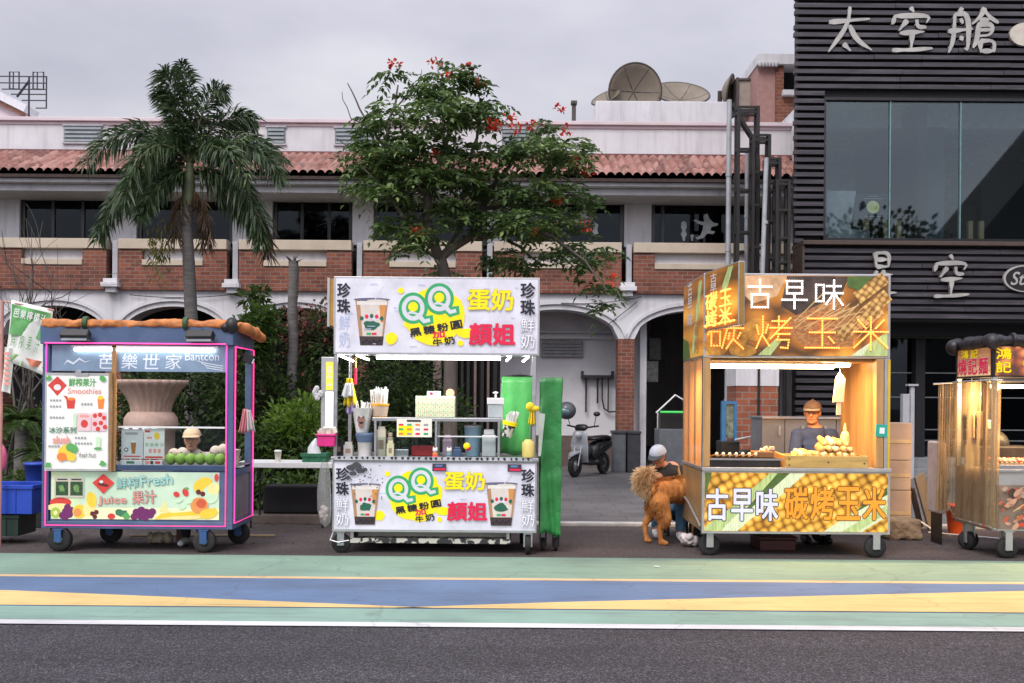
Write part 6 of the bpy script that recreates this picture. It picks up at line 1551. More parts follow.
soft(drape(mb, q.x(346), q.x(351), q.x(343), q.x(357), q.z(378), q.z(406), QY + .05, .03), 'yellow_rag', t); soft(drape(MB(M('rag_white', (.6, .6, .6), .9)), q.x(345), q.x(352), q.x(341), q.x(353), q.z(383), q.z(397), QY + .0, .02, ph=1), 'white_rag', t)
soft(drape(MB(M('rag_purple', (.36, .27, .5), .9)), q.x(346), q.x(354), q.x(345), q.x(356), q.z(403), q.z(413), QY + .06, .02, ph=2), 'purple_rag', t); MB(STEEL).tube([q.p(348, 356, .06), q.p(348.5, 379, .05)], .004, 5).build('cord', t)
c = q.p(354, 364, .1); t = goods('red_tassel', 'small red and gold tassel hanging under the light tube', 'tassel', c); MB(prt('tassel_gold', (.6, .42, .1))).tube([q.p(354, 357, .1), q.p(354, 367, .1)], .009, 6).build('cord', t); MB(RD).tube([q.p(354, 367, .1), q.p(353.6, 384, .1)], [.012, .02], 8).build('tassel', t)
packet(334, 341, 440, 457.4, .1, BLACK, 'black box at the left end of the counter', 'tape_dispenser', 'dispenser'); packet(343, 352, 443, 457.4, .05, prt('jar_pale', (.5, .5, .46)), 'pale jar beside the black box at the left end of the counter', 'jar', 'jar')
# right: dispensers, straws in a cow cup, rag, jug
c = Q.p(495, 417.8, .1); t = goods('pump_bottle', 'clear box dispenser with a white pump on the right rail', 'dispenser', c)
MB(M('dispenser_clear', (.45, .5, .52), .3)).box(Q.x(488), Q.x(503), QY + .05, QY + .17, Q.z(417.8), Q.z(404)).build('tank', t, bevel=.008); MB(WHITE).box(Q.x(487), Q.x(504), QY + .04, QY + .18, Q.z(404) + .001, Q.z(397.5)).tube([Q.p(495.5, 397, .1), Q.p(495.5, 391, .1)], .012, 8).box(Q.x(492.5), Q.x(498), QY + .08, QY + .12, Q.z(393), Q.z(391.5)).build('pump', t, bevel=.006)
c = Q.p(509, 427, .02); t = goods('cow_cup', 'cow print cup with yellow rim and white straws leaning on the right rail', 'straw cup', c)
ax = Vector((.22, 0, 1)).normalized(); mb = MB(COW); mb.tube([c - ax * .1, c + ax * .02], [.05, .066], 18); mb.build('cup', t); MB(YL).tube([c + ax * .021, c + ax * .06], [.07, .076], 18).build('rim', t)
mb = MB(STRAW); 
for i in range(26): a = rr.uniform(0, 6.28); d_ = Vector((math.cos(a) * .06 * rr.random(), math.sin(a) * .06, 0)); mb.tube([c + ax * .03 + d_, c + ax * rr.uniform(.13, .17) + d_ * 1.3], .007, 5)
mb.build('straws', t)
c = Q.p(532, 418, -.03); t = goods('yellow_cloth', 'yellow cloth tied round the right post of the milk tea stall', 'cloth', c)
soft(drape(MB(M('rag_yellow')), Q.x(531), Q.x(534), Q.x(528.5), Q.x(536), Q.z(408), Q.z(424), QY - .02, .02), 'cloth_tail', t); MB(M('rag_yellow')).ball(Q.p(530, 406, -.02), (.045, .035, .045), 9, 6).ball(Q.p(535, 408, -.02), (.05, .03, .03), 9, 6).build('knot', t)
c = Q.p(528.5, 456.5, .0); t = goods('yellow_jug', 'yellow jug at the right end of the counter beside the green cloth', 'jug', c)
MB(M('jug_yellow', (.68, .55, .16), .45, var=.25)).lathe(c, [(.058, 0), (.064, .02), (.062, .15), (.04, .165), (.03, .18)], 20).build('jug', t); MB(STEEL).tube([Q.p(530, 440, .0), Q.p(530.5, 424, -.0)], .005, 5).build('spoon', t)
# green covers: one inside the hatch, one hanging beside the stall
GT = M('green_tarp', (.025, .19, .045), .42, var=.35, scale=3, bmp=.5, bscale=9)
t = goods('green_hanging_sheet', 'bright green plastic sheet hung inside the right of the hatch', 'sheet', Q.p(515, 456, .5))
soft(drape(MB(M('green_sheet', (.1, .46, .12), .4, var=.2, scale=4, bmp=.5, bscale=7)), Q.x(501), Q.x(534), Q.x(498), Q.x(532), Q.z(375), Q.z(456.5), QY + .5, .007, 22, 12), 'sheet', t, .004); MB(BLACK).tube([Q.p(499, 381, .52), Q.p(506, 375, .53), Q.p(520, 373.5, .53), Q.p(534, 375, .53)], .014, 6).build('hem', t)
t = goods('green_cover', 'dark green tarpaulin hanging in folds down the right side of the milk tea stall', 'tarpaulin', (Q.x(551), QY + .4, .1))
mb = MB(GT); vs, fs = [], []; n, m_ = 40, 16
for j in range(m_ + 1):
    v_ = j / m_
    for i in range(n + 1):
        u_ = i / n; x = Q.x(541) + (Q.x(563) - Q.x(541)) * min(1, u_ * 1.6) - .05 * v_ * (u_ > .6); y = QY + .1 + max(0, u_ - .6) * 1.6
        f_ = (.016 * math.sin(u_ * 11 + v_ * 1.5 + 1.2 * math.sin(v_ * 4)) + .008 * math.sin(u_ * 29 - v_ * 4 + 2 * math.sin(v_ * 3 + u_ * 4)) * v_) * (.3 + v_)
        vs.append((x + (f_ if u_ > .6 else 0), y - (f_ if u_ <= .6 else 0), Q.z(377) + (.2 - Q.z(377) + .03 * math.sin(u_ * 9)) * v_ - .02 * (u_ - .3) ** 2))
for j in range(m_):
    for i in range(n): fs.append((j * (n + 1) + i, (j + 1) * (n + 1) + i, (j + 1) * (n + 1) + i + 1, j * (n + 1) + i + 1))
mb.add(vs, fs, True); crumple(soft(mb, 'tarpaulin', t, .006), .05, .22, 1)
bx = MB(M('covered_frame', (.02, .14, .04), .6)).box(Q.x(541.5), Q.x(560), QY + .16, QY + .72, .22, Q.z(380)); bx.build('covered_frame', t)
for x in (545, 558): wheel(t, (Q.x(x), QY + .3, 0), .07, .04, (BLACK, .22), 'X')
t = goods('clipboard', 'clear plaque hanging between the post and the green tarpaulin', 'plaque', Q.p(541, 455, -.0)); MB(M('plaque_clear', (.42, .46, .4), .3)).prism([(Q.x(538.5), Q.z(455)), (Q.x(541), Q.z(455)), (Q.x(545), Q.z(413)), (Q.x(539), Q.z(412))], (0, QY - .05, 0), U, V, .01).build('plaque', t); MB(STEEL).tube([Q.p(541, 405, -.045), Q.p(541, 412, -.045)], .004, 5).build('hook', t)
# clear bag hanging at the lower left
FILM = GLASS('bag_film_clear', '#f4f4f4', .05, .15, .28, '#d8d6d2')
q = Plane(325, 495, QY); t = goods('plastic_bag', 'long clear plastic bag hanging at the lower left corner of the milk tea stall', 'bag', q.p(325, 525, 0))
mb = MB(FILM); ax = [q.p(325, 462, -.03), q.p(325, 472, -.03), q.p(324.5, 490, -.03), q.p(325, 508, -.03), q.p(326, 522, -.03), q.p(326, 526, -.03)]; mb.tube(ax, [.03, .055, .07, .072, .05, .01], 12); mb.build('film', t)
mb = MB(M('bag_trash', (.5, .4, .38), .6, var=.5, scale=20)); 
for k in range(9): mb.ball(q.p(325 + rr.uniform(-3, 3), 512 + rr.uniform(-10, 9), -.03), rr.uniform(.02, .034), 8, 6)
mb.build('litter', t)
# ================================================================== charcoal corn stall
CY = 10.1; C = Plane(796, 415, CY); CB = CY + 1.19
PLY = M('stall_wood', (.46, .26, .1), .5, var=.22, scale=4, stretch=(3, 3, .35), stain=(.2, .09, .03))
PLYD = M('stall_wood_dark', (.26, .12, .04), .5, var=.25, scale=4, stretch=(3, 3, .35))
SHEET = M('side_metal', (.46, .38, .31), .22, .85, var=.2, scale=2, stretch=(1, 1, 3))
CT = CY + .0
cs = thing('corn_stall', (C.x(796), CY + .6, 0), 'charcoal grilled corn stall with glowing bead lettering over a wooden hatch', 'food stall', 'food stalls along the road')
x0, x1 = C.x(703), C.x(890); zc = C.z(470); zb = C.z(534)
# printed pictures: heaps of corn and kernels, procedural
def corn_mat(name, sc, stops, emit, rot=0.0, stretch=(1, 1, 1), rnd_=.75, dark=(.12, .05, .01)):
    m, nt, b, out = new_mat(name); v = coords(nt, stretch, (0, rot, 0))
    d = N(nt, 'ShaderNodeVectorMath', operation='MULTIPLY'); nt.links.new(v, d.inputs[0]); d.inputs[1].default_value = (1, 0, 1)
    vo = N(nt, 'ShaderNodeTexVoronoi'); vo.inputs['Scale'].default_value = sc; vo.inputs['Randomness'].default_value = rnd_; nt.links.new(d.outputs[0], vo.inputs['Vector'])
    o = ramp(nt, vo.outputs['Distance'], stops)
    sp = N(nt, 'ShaderNodeSeparateColor'); nt.links.new(vo.outputs['Color'], sp.inputs[0])
    o = mixc(nt, .55, o, ramp(nt, sp.outputs[0], [(0, (.62, .5, .35)), (1, (1.25, 1.2, 1.1))]), 'MULTIPLY')
    f = noise(nt, v, 2.2, 4); o = mixc(nt, .7, o, ramp(nt, f, [(.3, (.55, .5, .42)), (.7, (1.25, 1.2, 1.1))]), 'MULTIPLY')
    nt.links.new(o, b.inputs['Base Color']); nt.links.new(o, b.inputs['Emission Color']); b.inputs['Emission Strength'].default_value = emit; b.inputs['Roughness'].default_value = .35
    return m
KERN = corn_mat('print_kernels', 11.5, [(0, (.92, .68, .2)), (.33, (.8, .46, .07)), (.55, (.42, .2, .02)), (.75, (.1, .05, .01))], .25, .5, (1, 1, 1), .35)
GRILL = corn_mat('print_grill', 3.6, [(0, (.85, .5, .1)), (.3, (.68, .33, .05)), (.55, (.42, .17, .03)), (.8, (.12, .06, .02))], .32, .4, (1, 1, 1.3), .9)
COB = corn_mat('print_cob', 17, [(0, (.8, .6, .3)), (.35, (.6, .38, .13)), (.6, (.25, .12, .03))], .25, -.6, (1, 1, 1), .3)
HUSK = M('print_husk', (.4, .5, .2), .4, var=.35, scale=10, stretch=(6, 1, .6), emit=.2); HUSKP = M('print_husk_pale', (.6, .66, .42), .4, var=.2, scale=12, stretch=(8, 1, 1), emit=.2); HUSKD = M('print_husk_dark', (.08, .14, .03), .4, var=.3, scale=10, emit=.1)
SKW = prt('skewer', (.55, .36, .15), .25); DRK = M('print_char', (.06, .04, .03), .4, var=.5, scale=9, emit=.1); ORB = M('print_amber', (.5, .24, .035), .4, var=.6, scale=9, emit=.15, stain=(.3, .12, .02)); TAN = M('print_tan', (.5, .3, .16), .4, var=.3, scale=9, emit=.25)
# -- top light box
zt, zs = C.z(273.5), C.z(358)
bx = MB(ALU); bx.box(x0, x1, CY + .004, CB, zs, zt); bx.build('sign_box', cs, bevel=.006)
sp = MB(GRILL).box(C.x(705.5), C.x(887.5), CY, CY + .0038, C.z(356), C.z(275.5)).build('sign_panel', cs)
pp = Print(C, .0)
pp.poly([(744, 276), (786, 276), (776, 296), (752, 304), (744, 296)], TAN).poly([(786, 276), (848, 276), (838, 300), (800, 318), (780, 306)], DRK)
pp.poly([(790, 318), (836, 296), (856, 314), (852, 346), (806, 348), (786, 332)], M('print_skewer_heap', (.34, .15, .05), .4, var=.6, scale=26, stretch=(1, 1, 2.4), emit=.2))
for k in range(13): pp.line((792 + k * 3.6 + rr.uniform(-2, 2), 326 + rr.uniform(-8, 10)), (822 + k * 4.5, 296 + rr.uniform(-3, 9) + k * 1.2), .9, SKW)
for (a, b, w_) in (((856, 298), (884, 277), 13), ((866, 312), (887, 294), 13), ((838, 336), (880, 308), 13)): pp.line(a, b, w_, COB)
for k in range(6): pp.line((832 + k * 6, 330 + k * 2), (858 + k * 6, 303 + k * 2), .9, SKW)
pp.poly([(846, 276), (872, 276), (858, 290), (846, 286)], HUSKD)
pp.poly([(853, 355.5), (887, 330), (887, 355.5)], HUSK).poly([(850, 355.5), (872, 340), (862, 355.5)], HUSKP).poly([(757, 355.5), (776, 338), (781, 341), (770, 355.5)], HUSK)
for x, y, rx, ry in ((716, 346, 13, 10), (735, 338, 12, 13), (756, 330, 14, 12), (742, 351, 14, 6), (722, 330, 9, 9)): pp.ell(x, y, rx, ry, ORB, 18, wob=.12)
pp.mb.build('panel_print', sp)
# bead lettering
LW = EM('bead_white', (1, .93, .9), 1.6); LA = EM('bead_amber', (1, .38, .085), 1.5); LTW = EM('bead_tube_white', (.8, .7, .66), .8); LTA = EM('bead_tube_amber', (1, .3, .03), 1.1)
ST = {
 '古': [[(.8, 7.6), (9.2, 7.6)], [(5, 10), (5, 5)], [(2, 4.8), (8, 4.8), (8, .3), (2, .3), (2, 4.8)]],
 '早': [[(2.2, 9.7), (7.8, 9.7), (7.8, 5.3), (2.2, 5.3), (2.2, 9.7)], [(2.2, 7.5), (7.8, 7.5)], [(.5, 3), (9.5, 3)], [(5, 5.3), (5, 0)]],
 '味': [[(.2, 8.4), (3, 8.4), (3, 2.6), (.2, 2.6), (.2, 8.4)], [(4.2, 8), (9.2, 8)], [(3.8, 5.5), (10, 5.5)], [(6.8, 10), (6.8, 0)], [(6.5, 5.2), (4, 1.6)], [(7.1, 5.2), (10, 1.4)]],
 '碳': [[(.2, 9), (4.2, 9)], [(2.3, 9), (.3, 4.3)], [(1.2, 5.2), (3.6, 5.2), (3.6, .8), (1.2, .8), (1.2, 5.2)], [(5, 10), (5, 7.7), (9.5, 7.7), (9.5, 10)], [(7.2, 10), (7.2, 7.7)], [(4.6, 6.3), (10, 6.3)], [(5.6, 6.3), (4.2, .2)], [(6.2, 4.7), (5.9, 3)], [(9.2, 4.8), (8.5, 3.2)], [(7.5, 5.6), (7.2, 3), (5.4, 0)], [(7.3, 2.8), (10, 0)]],
 '烤': [[(.3, 7.2), (.8, 4.6)], [(3.4, 7.4), (2.8, 5)], [(2, 10), (2, 5), (.2, .2)], [(2, 4), (3.7, 1)], [(4.6, 8.6), (8.6, 8.6)], [(6.4, 10), (6.4, 6.6)], [(4, 6.5), (10, 6.5)], [(9.6, 9.6), (4.1, 3.2)], [(5.6, 4.6), (9.4, 4.6)], [(6.4, 4.6), (6, 2.8), (9.2, 2.8), (8.9, .2), (7, .4)]],
 '玉': [[(1, 9.5), (9, 9.5)], [(1.5, 5.2), (8.5, 5.2)], [(.3, .4), (9.7, .4)], [(5, 9.5), (5, .4)], [(6.8, 3.8), (8.2, 2)]],
 '米': [[(5, 10), (5, 0)], [(.3, 5.5), (9.7, 5.5)], [(1.4, 9.2), (3.6, 6.6)], [(8.6, 9.2), (6.4, 6.6)], [(4.7, 5.2), (.4, .6)], [(5.3, 5.2), (9.6, .6)]],
}
def beads(mb, ch, o, u, v, w, h, tube, bead, r, step, rows=1):
    u, v = Vector(u).normalized(), Vector(v).normalized(); n = u.cross(v); o = Vector(o)
    for k, st in enumerate(ST[ch]):
        pts = [o + u * ((a / 10 - .5) * w) + v * ((b / 10 - .5) * h) + n * (.016 + .0006 * k) for a, b in st]
        mb.m(tube).tube(pts, r * .8, 5); mb.m(bead)
        for p in sline(pts, step): mb.ball(p + n * r * .5, r * 1.05, 6, 4)
def beadmesh(items, par, name='lettering'):
    mb = MB()
    for it in items: beads(mb, *it)
    return mb.build(name, par)
k = C.k; it = []
for i, ch in enumerate('古早味'): it.append((ch, C.p(758.5 + i * 34.5, 294.5), U, V, 27 * k, 28 * k, LTW, LW, .0105, .026))
for i, ch in enumerate('碳烤玉米'): it.append((ch, C.p(724 + i * 48.5, 333), U, V, 36 * k, 32 * k, LTA, LA, .0095, .025))
beadmesh(it, sp)
# -- side light box face (seen at the left) and its print
UL = Vector((0, -1, 0))        # along the left face, running towards the street
sd = MB(GRILL); sd.box(x0 - .004, x0 - .0005, CY + .02, CB - .02, zs + .02, zt - .02); sdo = sd.build('side_panel', cs)
mb = MB(); cx = x0 - .005
def sidepoly(pts, mat, lift):
    q = [Vector((x0 - .004 - lift, CY + .02 + (CB - CY - .04) * (1 - a), zs + .02 + (zt - zs - .04) * b)) for a, b in pts]
    mb.m(mat).add(q, [tuple(range(len(q)))], False)
sidepoly([(.45, .05), (.62, .05), (.95, .95), (.8, .95)][::-1], HUSK, .001); sidepoly([(.0, .0), (.4, .0), (.3, .22), (.0, .3)][::-1], HUSKD, .0012)
vtext(mb, '古早味', (x0 - .006, CY + .75, (zt + zs) / 2 + .18), UL, V, .26, .5, prt('side_letters', (.6, .6, .62), .1), off=.02)
vtext(mb, '碳烤', (x0 - .006, CY + .35, (zt + zs) / 2 - .2), UL, V, .24, .36, prt('side_letters_red', (.5, .2, .08), .1), off=.02)
mb.build('panel_print', sdo)
# -- blade sign standing out towards the street
bl_ = thing('blade_sign', (C.x(705) + .08, CY - .45, C.z(330)), 'double sided blade sign with glowing amber characters jutting from the corn stall', 'sign')
pA, pB = Vector((x0 + .01, CY - .004, 0)), Vector((P(738.5, 300, 9.22).x, 9.22, 0)); u_ = (pB - pA).normalized(); nl = u_.cross(V)     # left face normal
L = (pB - pA).length; zt2, zb2 = C.z(273.5), C.z(332)
T = Matrix(((u_.x, -nl.x, 0, pA.x), (u_.y, -nl.y, 0, pA.y), (0, 0, 1, 0), (0, 0, 0, 1)))
MB(ALU).box(0, L, 0, .06, zb2, zt2, T).build('housing', bl_, bevel=.004)
MB(M('blade_edge_brown', (.3, .17, .04), .5)).box(L + .001, L + .004, .008, .052, zb2 + .01, zt2 - .01, T).build('edge_strip', bl_)
fc = MB(GRILL).box(.015, L - .015, -.003, -.0005, zb2 + .012, zt2 - .012, T).build('face', bl_)
mb = MB(HUSK); H_ = zt2 - zb2; o_ = pA - nl * 0 
def fpt(a, b, l=.004): return pA + u_ * (L * a) + nl * l + Vector((0, 0, zb2 + H_ * b))
mb.add([fpt(.5, .62), fpt(.66, .55), fpt(.86, .96), fpt(.72, .96)], [(0, 1, 2, 3)])
vtext(mb, '古早', fpt(.28, .78, .003), u_, V, .17, .2, prt('side_letters'), off=.02)
mb.build('face_print', fc)
mb = MB(); 
for r_, row in enumerate(('碳烤', '玉米')):
    for c_, ch in enumerate(row): beads(mb, ch, fpt(.27 + r_ * .42, .47 - c_ * .29, .0), u_, V, .30, .155, LTA, LA, .0095, .018)
pts = [fpt(.04, .08, .014), fpt(.93, .08, .014)]
mb.m(LTA).tube(pts, .008, 5).m(LA)
for p in sline(pts, .022): mb.ball(p, .0105, 6, 4)
mb.build('lettering', fc)
# -- hatch: posts, walls, counter
for a, b in ((704, 710.5), (876.5, 884)):
    MB(PLY).box(C.x(a), C.x(b), CY + .006, CY + .09, zc + .025, zs - .002).build('front_post', cs, bevel=.004)
for a, b in ((C.x(704), C.x(709)), (C.x(879), C.x(884))): MB(PLY).box(a, b, CB - .08, CB, zc + .025, zs - .002).build('rear_post', cs, bevel=.004)
MB(GLASS('side_plastic', '#f6e4cc', .06, .15, .45, '#ecc79c')).box(x0, x0 + .004, CY + .02, CB - .01, zc + .0, zs - .003).build('side_sheet', cs)
for a in (.42, .78): MB(PLY).box(x0 + .01, x0 + .05, CY + a, CY + a + .06, zc + .025, zs - .004).build('side_stud', cs)
MB(PLY).box(C.x(882), C.x(884) , CY + .1, CB - .09, zc + .025, zs - .003).build('side_lining', cs)
MB(ALU).box(x0, C.x(704) - .001, CY + .004, CY + .06, zc, zs - .002).box(C.x(884.5), x1, CY + .004, CY + .05, zc, zs - .002).build('corner_trim', cs, bevel=.003)
MB(M('trim_yellow', (.6, .4, .04), .5)).box(C.x(887.5), C.x(890), CY - .004, CY + .003, zc + .01, zs - .01).build('corner_tape', cs)
MB(ALU).box(x0 - .01, x1 + .012, CY - .03, CB + .01, zc - .012, zc + .022).build('counter', cs, bevel=.004)
# body below the counter
bd = MB(ALU); bd.box(x0 + .004, x1 - .004, CY + .004, CB - .01, zb + .012, zc - .013); bd.build('cabinet', cs, bevel=.004)
MB(M('lower_side_wood', (.42, .26, .12), .4, .2, var=.25, scale=3)).box(x0 - .004, x0 + .0035, CY + .06, CB - .03, zb + .03, zc - .02).build('side_board', cs)
MB(ALU).tube([(x0 - .02, CB, C.z(503)), (x0 - .025, CB - .5, C.z(509)), (x0 - .02, CY + .1, C.z(524)), (x0 - .02, CY + .02, C.z(526))], .014, 7).build('side_rail', cs)
MB(ALU).box(x0 - .006, x1 + .006, CY - .008, CY + .003, zb, C.z(470.5)).build('panel_frame', cs, bevel=.003)
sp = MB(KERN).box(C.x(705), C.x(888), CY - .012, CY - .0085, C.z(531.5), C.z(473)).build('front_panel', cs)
pp = Print(C, .012)
pp.poly([(770, 473.2), (784, 473.2), (742, 510), (733, 520), (722, 531.2), (705.2, 531.2), (705.2, 528), (735, 505)], HUSK).poly([(784, 473.2), (806, 473.2), (776, 500), (748, 522), (738, 531.2), (722, 531.2), (733, 519)], HUSKP).poly([(778, 473.2), (790, 473.2), (752, 508), (744, 512)], HUSKD)
pp.poly([(824, 531.2), (850, 514), (887.5, 492), (887.5, 516), (862, 531.2)], HUSKP).poly([(842, 531.2), (887.5, 504), (887.5, 512), (858, 531.2)], HUSK).poly([(850, 515), (887.5, 486), (887.5, 494)], HUSKD).poly([(705.2, 473.2), (712, 473.2), (705.2, 500)], HUSKD)
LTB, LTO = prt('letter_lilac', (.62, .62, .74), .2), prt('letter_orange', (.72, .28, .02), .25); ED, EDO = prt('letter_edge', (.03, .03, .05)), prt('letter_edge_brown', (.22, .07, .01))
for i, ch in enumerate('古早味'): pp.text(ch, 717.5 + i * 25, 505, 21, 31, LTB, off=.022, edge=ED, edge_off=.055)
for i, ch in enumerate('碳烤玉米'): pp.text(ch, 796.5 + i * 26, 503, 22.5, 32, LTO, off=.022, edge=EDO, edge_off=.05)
pp.mb.build('lettering', sp)
TUBE_C = EM('tube_corn', (1, .72, .36), 22.0)
# roof underside, light tubes
MB(PLY).box(x0 + .03, x1 - .03, CY + .1, CB - .05, zs - .03, zs - .004).build('ceiling', cs)
q = MB(TUBE_C).tube([C.p(714, 366, .22), C.p(840, 366, .22)], .02, 8); q.m(WHITE).box(C.x(712), C.x(842), CY + .19, CY + .25, C.z(363.5), C.z(361.6)); q.build('tube_light', cs)
q = MB(TUBE_C).tube([C.p(832, 364, .3), C.p(868, 362.2, .6)], .026, 8); q.build('tube_light', cs)
lm = bpy.data.lights.new('hatch_lamp', 'AREA'); lm.shape = 'RECTANGLE'; lm.size = 1.4; lm.size_y = .08; lm.energy = 55; lm.color = (1, .6, .28)
lo = bpy.data.objects.new('hatch_lamp', lm); COL.objects.link(lo); lo.location = (C.x(790), CY + .24, zs - .11)
# wheels
for x, y, ax in ((712, CY + .1, 'Y'), (877, CY + .03, 'Y'), (855, CB - .12, 'Y'), (724, CB - .12, 'Y')): wheel(cs, (C.x(x), y, 0), .108, .06, (ALU, zb + .01), ax)
# teal plaque on the right post (its printed code is left out)
t = thing('teal_plaque', C.p(882, 435, -.0), 'small teal plaque with a blank white square on the right post of the corn stall', 'plaque')
MB(prt('teal', (.02, .32, .26), .1)).cbox(C.p(882, 430, .0), (.125, .008, .125), (0, .06, 0)).build('plate', t, bevel=.003); MB(prt('white')).cbox(C.p(882, 430, -.006), (.05, .003, .06), (0, .06, 0)).build('blank_square', t)
# ---- goods on the corn stall
IRON = M('iron_black', (.03, .027, .025), .5, .4, var=.4)
t = thing('charcoal_grill', C.p(742, 468, .2), 'long dark iron charcoal grill on the left of the corn stall counter', 'grill')
MB(IRON).box(C.x(711), C.x(782), CY + .03, CY + .34, zc + .024, C.z(460.5)).build('trough', t, bevel=.004); MB(STEEL).box(C.x(711), C.x(784), CY + .02, CY + .029, C.z(460.8), C.z(459)).build('rim', t)
mb = MB(IRON)
for i in range(22): mb.box(C.x(713 + i * 3.1), C.x(713 + i * 3.1) + .008, CY + .04, CY + .33, C.z(459.6), C.z(459))
mb.build('grate', t)
for i in range(7):
    h_ = MB(PLY).tube([C.p(717 + i * 6.5, 459, .3), C.p(717 + i * 6.5, 455.2, .02)], .009, 6); h_.m(prt('knob_pale', (.75, .62, .45))).ball(C.p(717 + i * 6.5, 454.6, -.0), (.018, .018, .02), 10, 7)
    h_.build('turning_spit', t)
t = thing('sauce_tray', C.p(772, 459, .1), 'small brown tray with brush and scraps behind the end of the grill', 'tray')
MB(PLYD).box(C.x(760), C.x(779), CY + .2, CY + .42, C.z(458.9), C.z(453)).build('tray', t, bevel=.004); mb = MB(prt('scrap_cream', (.7, .55, .36)))
for k_ in range(6): mb.cbox(C.p(771 + rr.uniform(-3, 8), 451 + rr.uniform(-2, 2), .25), (.05, .03, .03), (rr.random(), rr.random(), rr.random()))
mb.build('scraps', t)
t = thing('corn_crate', C.p(826, 468, .0), 'pale wooden crate heaped with corn cobs on the corn stall counter', 'crate')
WD = M('crate_pine', (.52, .33, .1), .55, var=.22, scale=5, stretch=(.5, 3, 4), stain=(.2, .1, .03), stain_amt=.6)
X0, X1, Z0, Z1 = C.x(786), C.x(868), zc + .023, C.z(455.5)
MB(WD).box(X0, X1, CY - .02, CY + .0, Z0, Z1).build('front_board', t, bevel=.003); MB(WD).box(X0, X1, CY + .36, CY + .38, Z0, Z1).build('rear_board', t)
MB(M('crate_pine_side', (.5, .24, .06), .55, var=.2)).prism([(-(CY + .36), Z0), (-(CY + .001), Z0), (-(CY + .001), Z1), (-(CY + .36), Z1 + .02)], (X0, 0, 0), (0, -1, 0), V, -.02).build('end_board', t); MB(WD).box(X1 - .02, X1, CY + .001, CY + .359, Z0, Z1).build('end_board', t)
mb = MB(BLACK)
for x, y in ((828, 462), (789, 459), (789, 465), (864, 463)): mb.lathe(C.p(x, y, -.0205), [(.008, -.002), (.008, .0)], 8, 'Y')
mb.build('knot', t)
COBM = corn_mat('cob_kernels', 70, [(0, (.82, .6, .3)), (.35, (.7, .45, .16)), (.7, (.35, .2, .05))], 0, 0, (1, 1, 1), .3)
HSK = M('husk_pale', (.62, .5, .28), .7, var=.25, scale=20, stretch=(1, .2, 1)); CORE_ = M('cob_end', (.5, .33, .16), .8, var=.5, scale=50)
n_ = 0
rows = [(455, 14, 806, 8.0, .0), (448.5, 7, 822, 7.2, .04), (443, 5, 826, 7.4, .1)]
names = ['lowest', 'middle', 'top']; ordn = ['first', 'second', 'third', 'fourth', 'fifth', 'sixth', 'seventh', 'eighth']
for ri, (y, n0, xs, dx, dy) in enumerate(((455.5, 8, 804, 7.4, .0), (450, 5, 825, 7.2, .03), (445, 4, 829, 7.4, .1))):
    for i in range(n0):
        c = C.p(xs + i * dx + rr.uniform(-.8, .8), y + rr.uniform(-.6, .6), .02 + dy); d_ = Vector((rr.uniform(-.25, .1), 1, rr.uniform(.0, .16) + (.1 if ri == 2 else 0))).normalized(); r_ = .034
        t = thing('corn_cob', c - Vector((0, 0, r_)), f'pale corn cob in the wooden crate, {names[ri]} row, {ordn[i]} from the left', 'corn cob', 'corn cobs heaped in the wooden crate')
        MB(COBM if (ri + i) % 3 else HSK).tube([c, c + d_ * .02, c + d_ * .16, c + d_ * .26, c + d_ * .3], [r_ * .7, r_, r_ * 1.02, r_ * .8, r_ * .3], 14).build('cob', t)
        MB(CORE_).tube([c - d_ * .012, c + d_ * .004], [r_ * .45, r_ * .5], 10).build('stalk_end', t)
for x, cl_, lab in ((797, prt('cup_green_yellow', (.5, .6, .1)), 'green and yellow cup at the left end of the corn crate'), (803.5, prt('cup_tan', (.6, .42, .2)), 'tan cup right of the green and yellow cup on the corn crate')):
    c = C.p(x, 459, .1); tag(MB(cl_).lathe(c, [(.024, 0), (.03, .07), (.026, .07), (.02, .01)], 14).build('cup', at=c), lab, 'cup')
c = C.p(852.5, 456, .22); t = thing('sauce_bottle', c, 'yellow squeeze bottle standing behind the corn cobs', 'bottle')
MB(prt('bottle_yellow', (.78, .6, .22), .05)).lathe(c, [(.042, 0), (.046, .02), (.046, .2), (.03, .24), (.016, .25)], 16).build('body', t); MB(prt('bottle_yellow')).lathe(c, [(.018, .251), (.018, .275), (.005, .33)], 12).build('nozzle', t)
t = thing('paper_bag_bundle', C.p(847, 415, .25), 'bundle of cream paper bags hanging under the roof of the corn stall', 'bags')
PB_ = M('paper_cream', (.7, .55, .36), .8, var=.12)
MB(PB_).prism([(C.x(841), C.z(402)), (C.x(852), C.z(402)), (C.x(853.5), C.z(378)), (C.x(848), C.z(371)), (C.x(844), C.z(377))], (0, CY + .25, 0), U, V, .03).build('bag', t, bevel=.004); MB(PB_).box(C.x(845), C.x(849.5), CY + .255, CY + .275, C.z(415), C.z(402.2)).build('bag', t); MB(STEEL).tube([C.p(848, 371, .26), C.p(848, 361, .26)], .004, 5).build('hook', t)
# dark red box under the stall
q = Plane(778, 546, 10.5); t = thing('storage_box', (q.x(778), 10.7, .004), 'dark red storage box on the road beneath the corn stall', 'box')
MB(M('box_dark_red', (.07, .012, .01), .5)).box(q.x(760), q.x(796), 10.5, 10.95, .004, q.z(540)).build('body', t, bevel=.012); MB(M('box_dark_red')).box(q.x(758.5), q.x(797.5), 10.48, 10.97, q.z(540) + .002, q.z(537)).build('lid', t, bevel=.008)
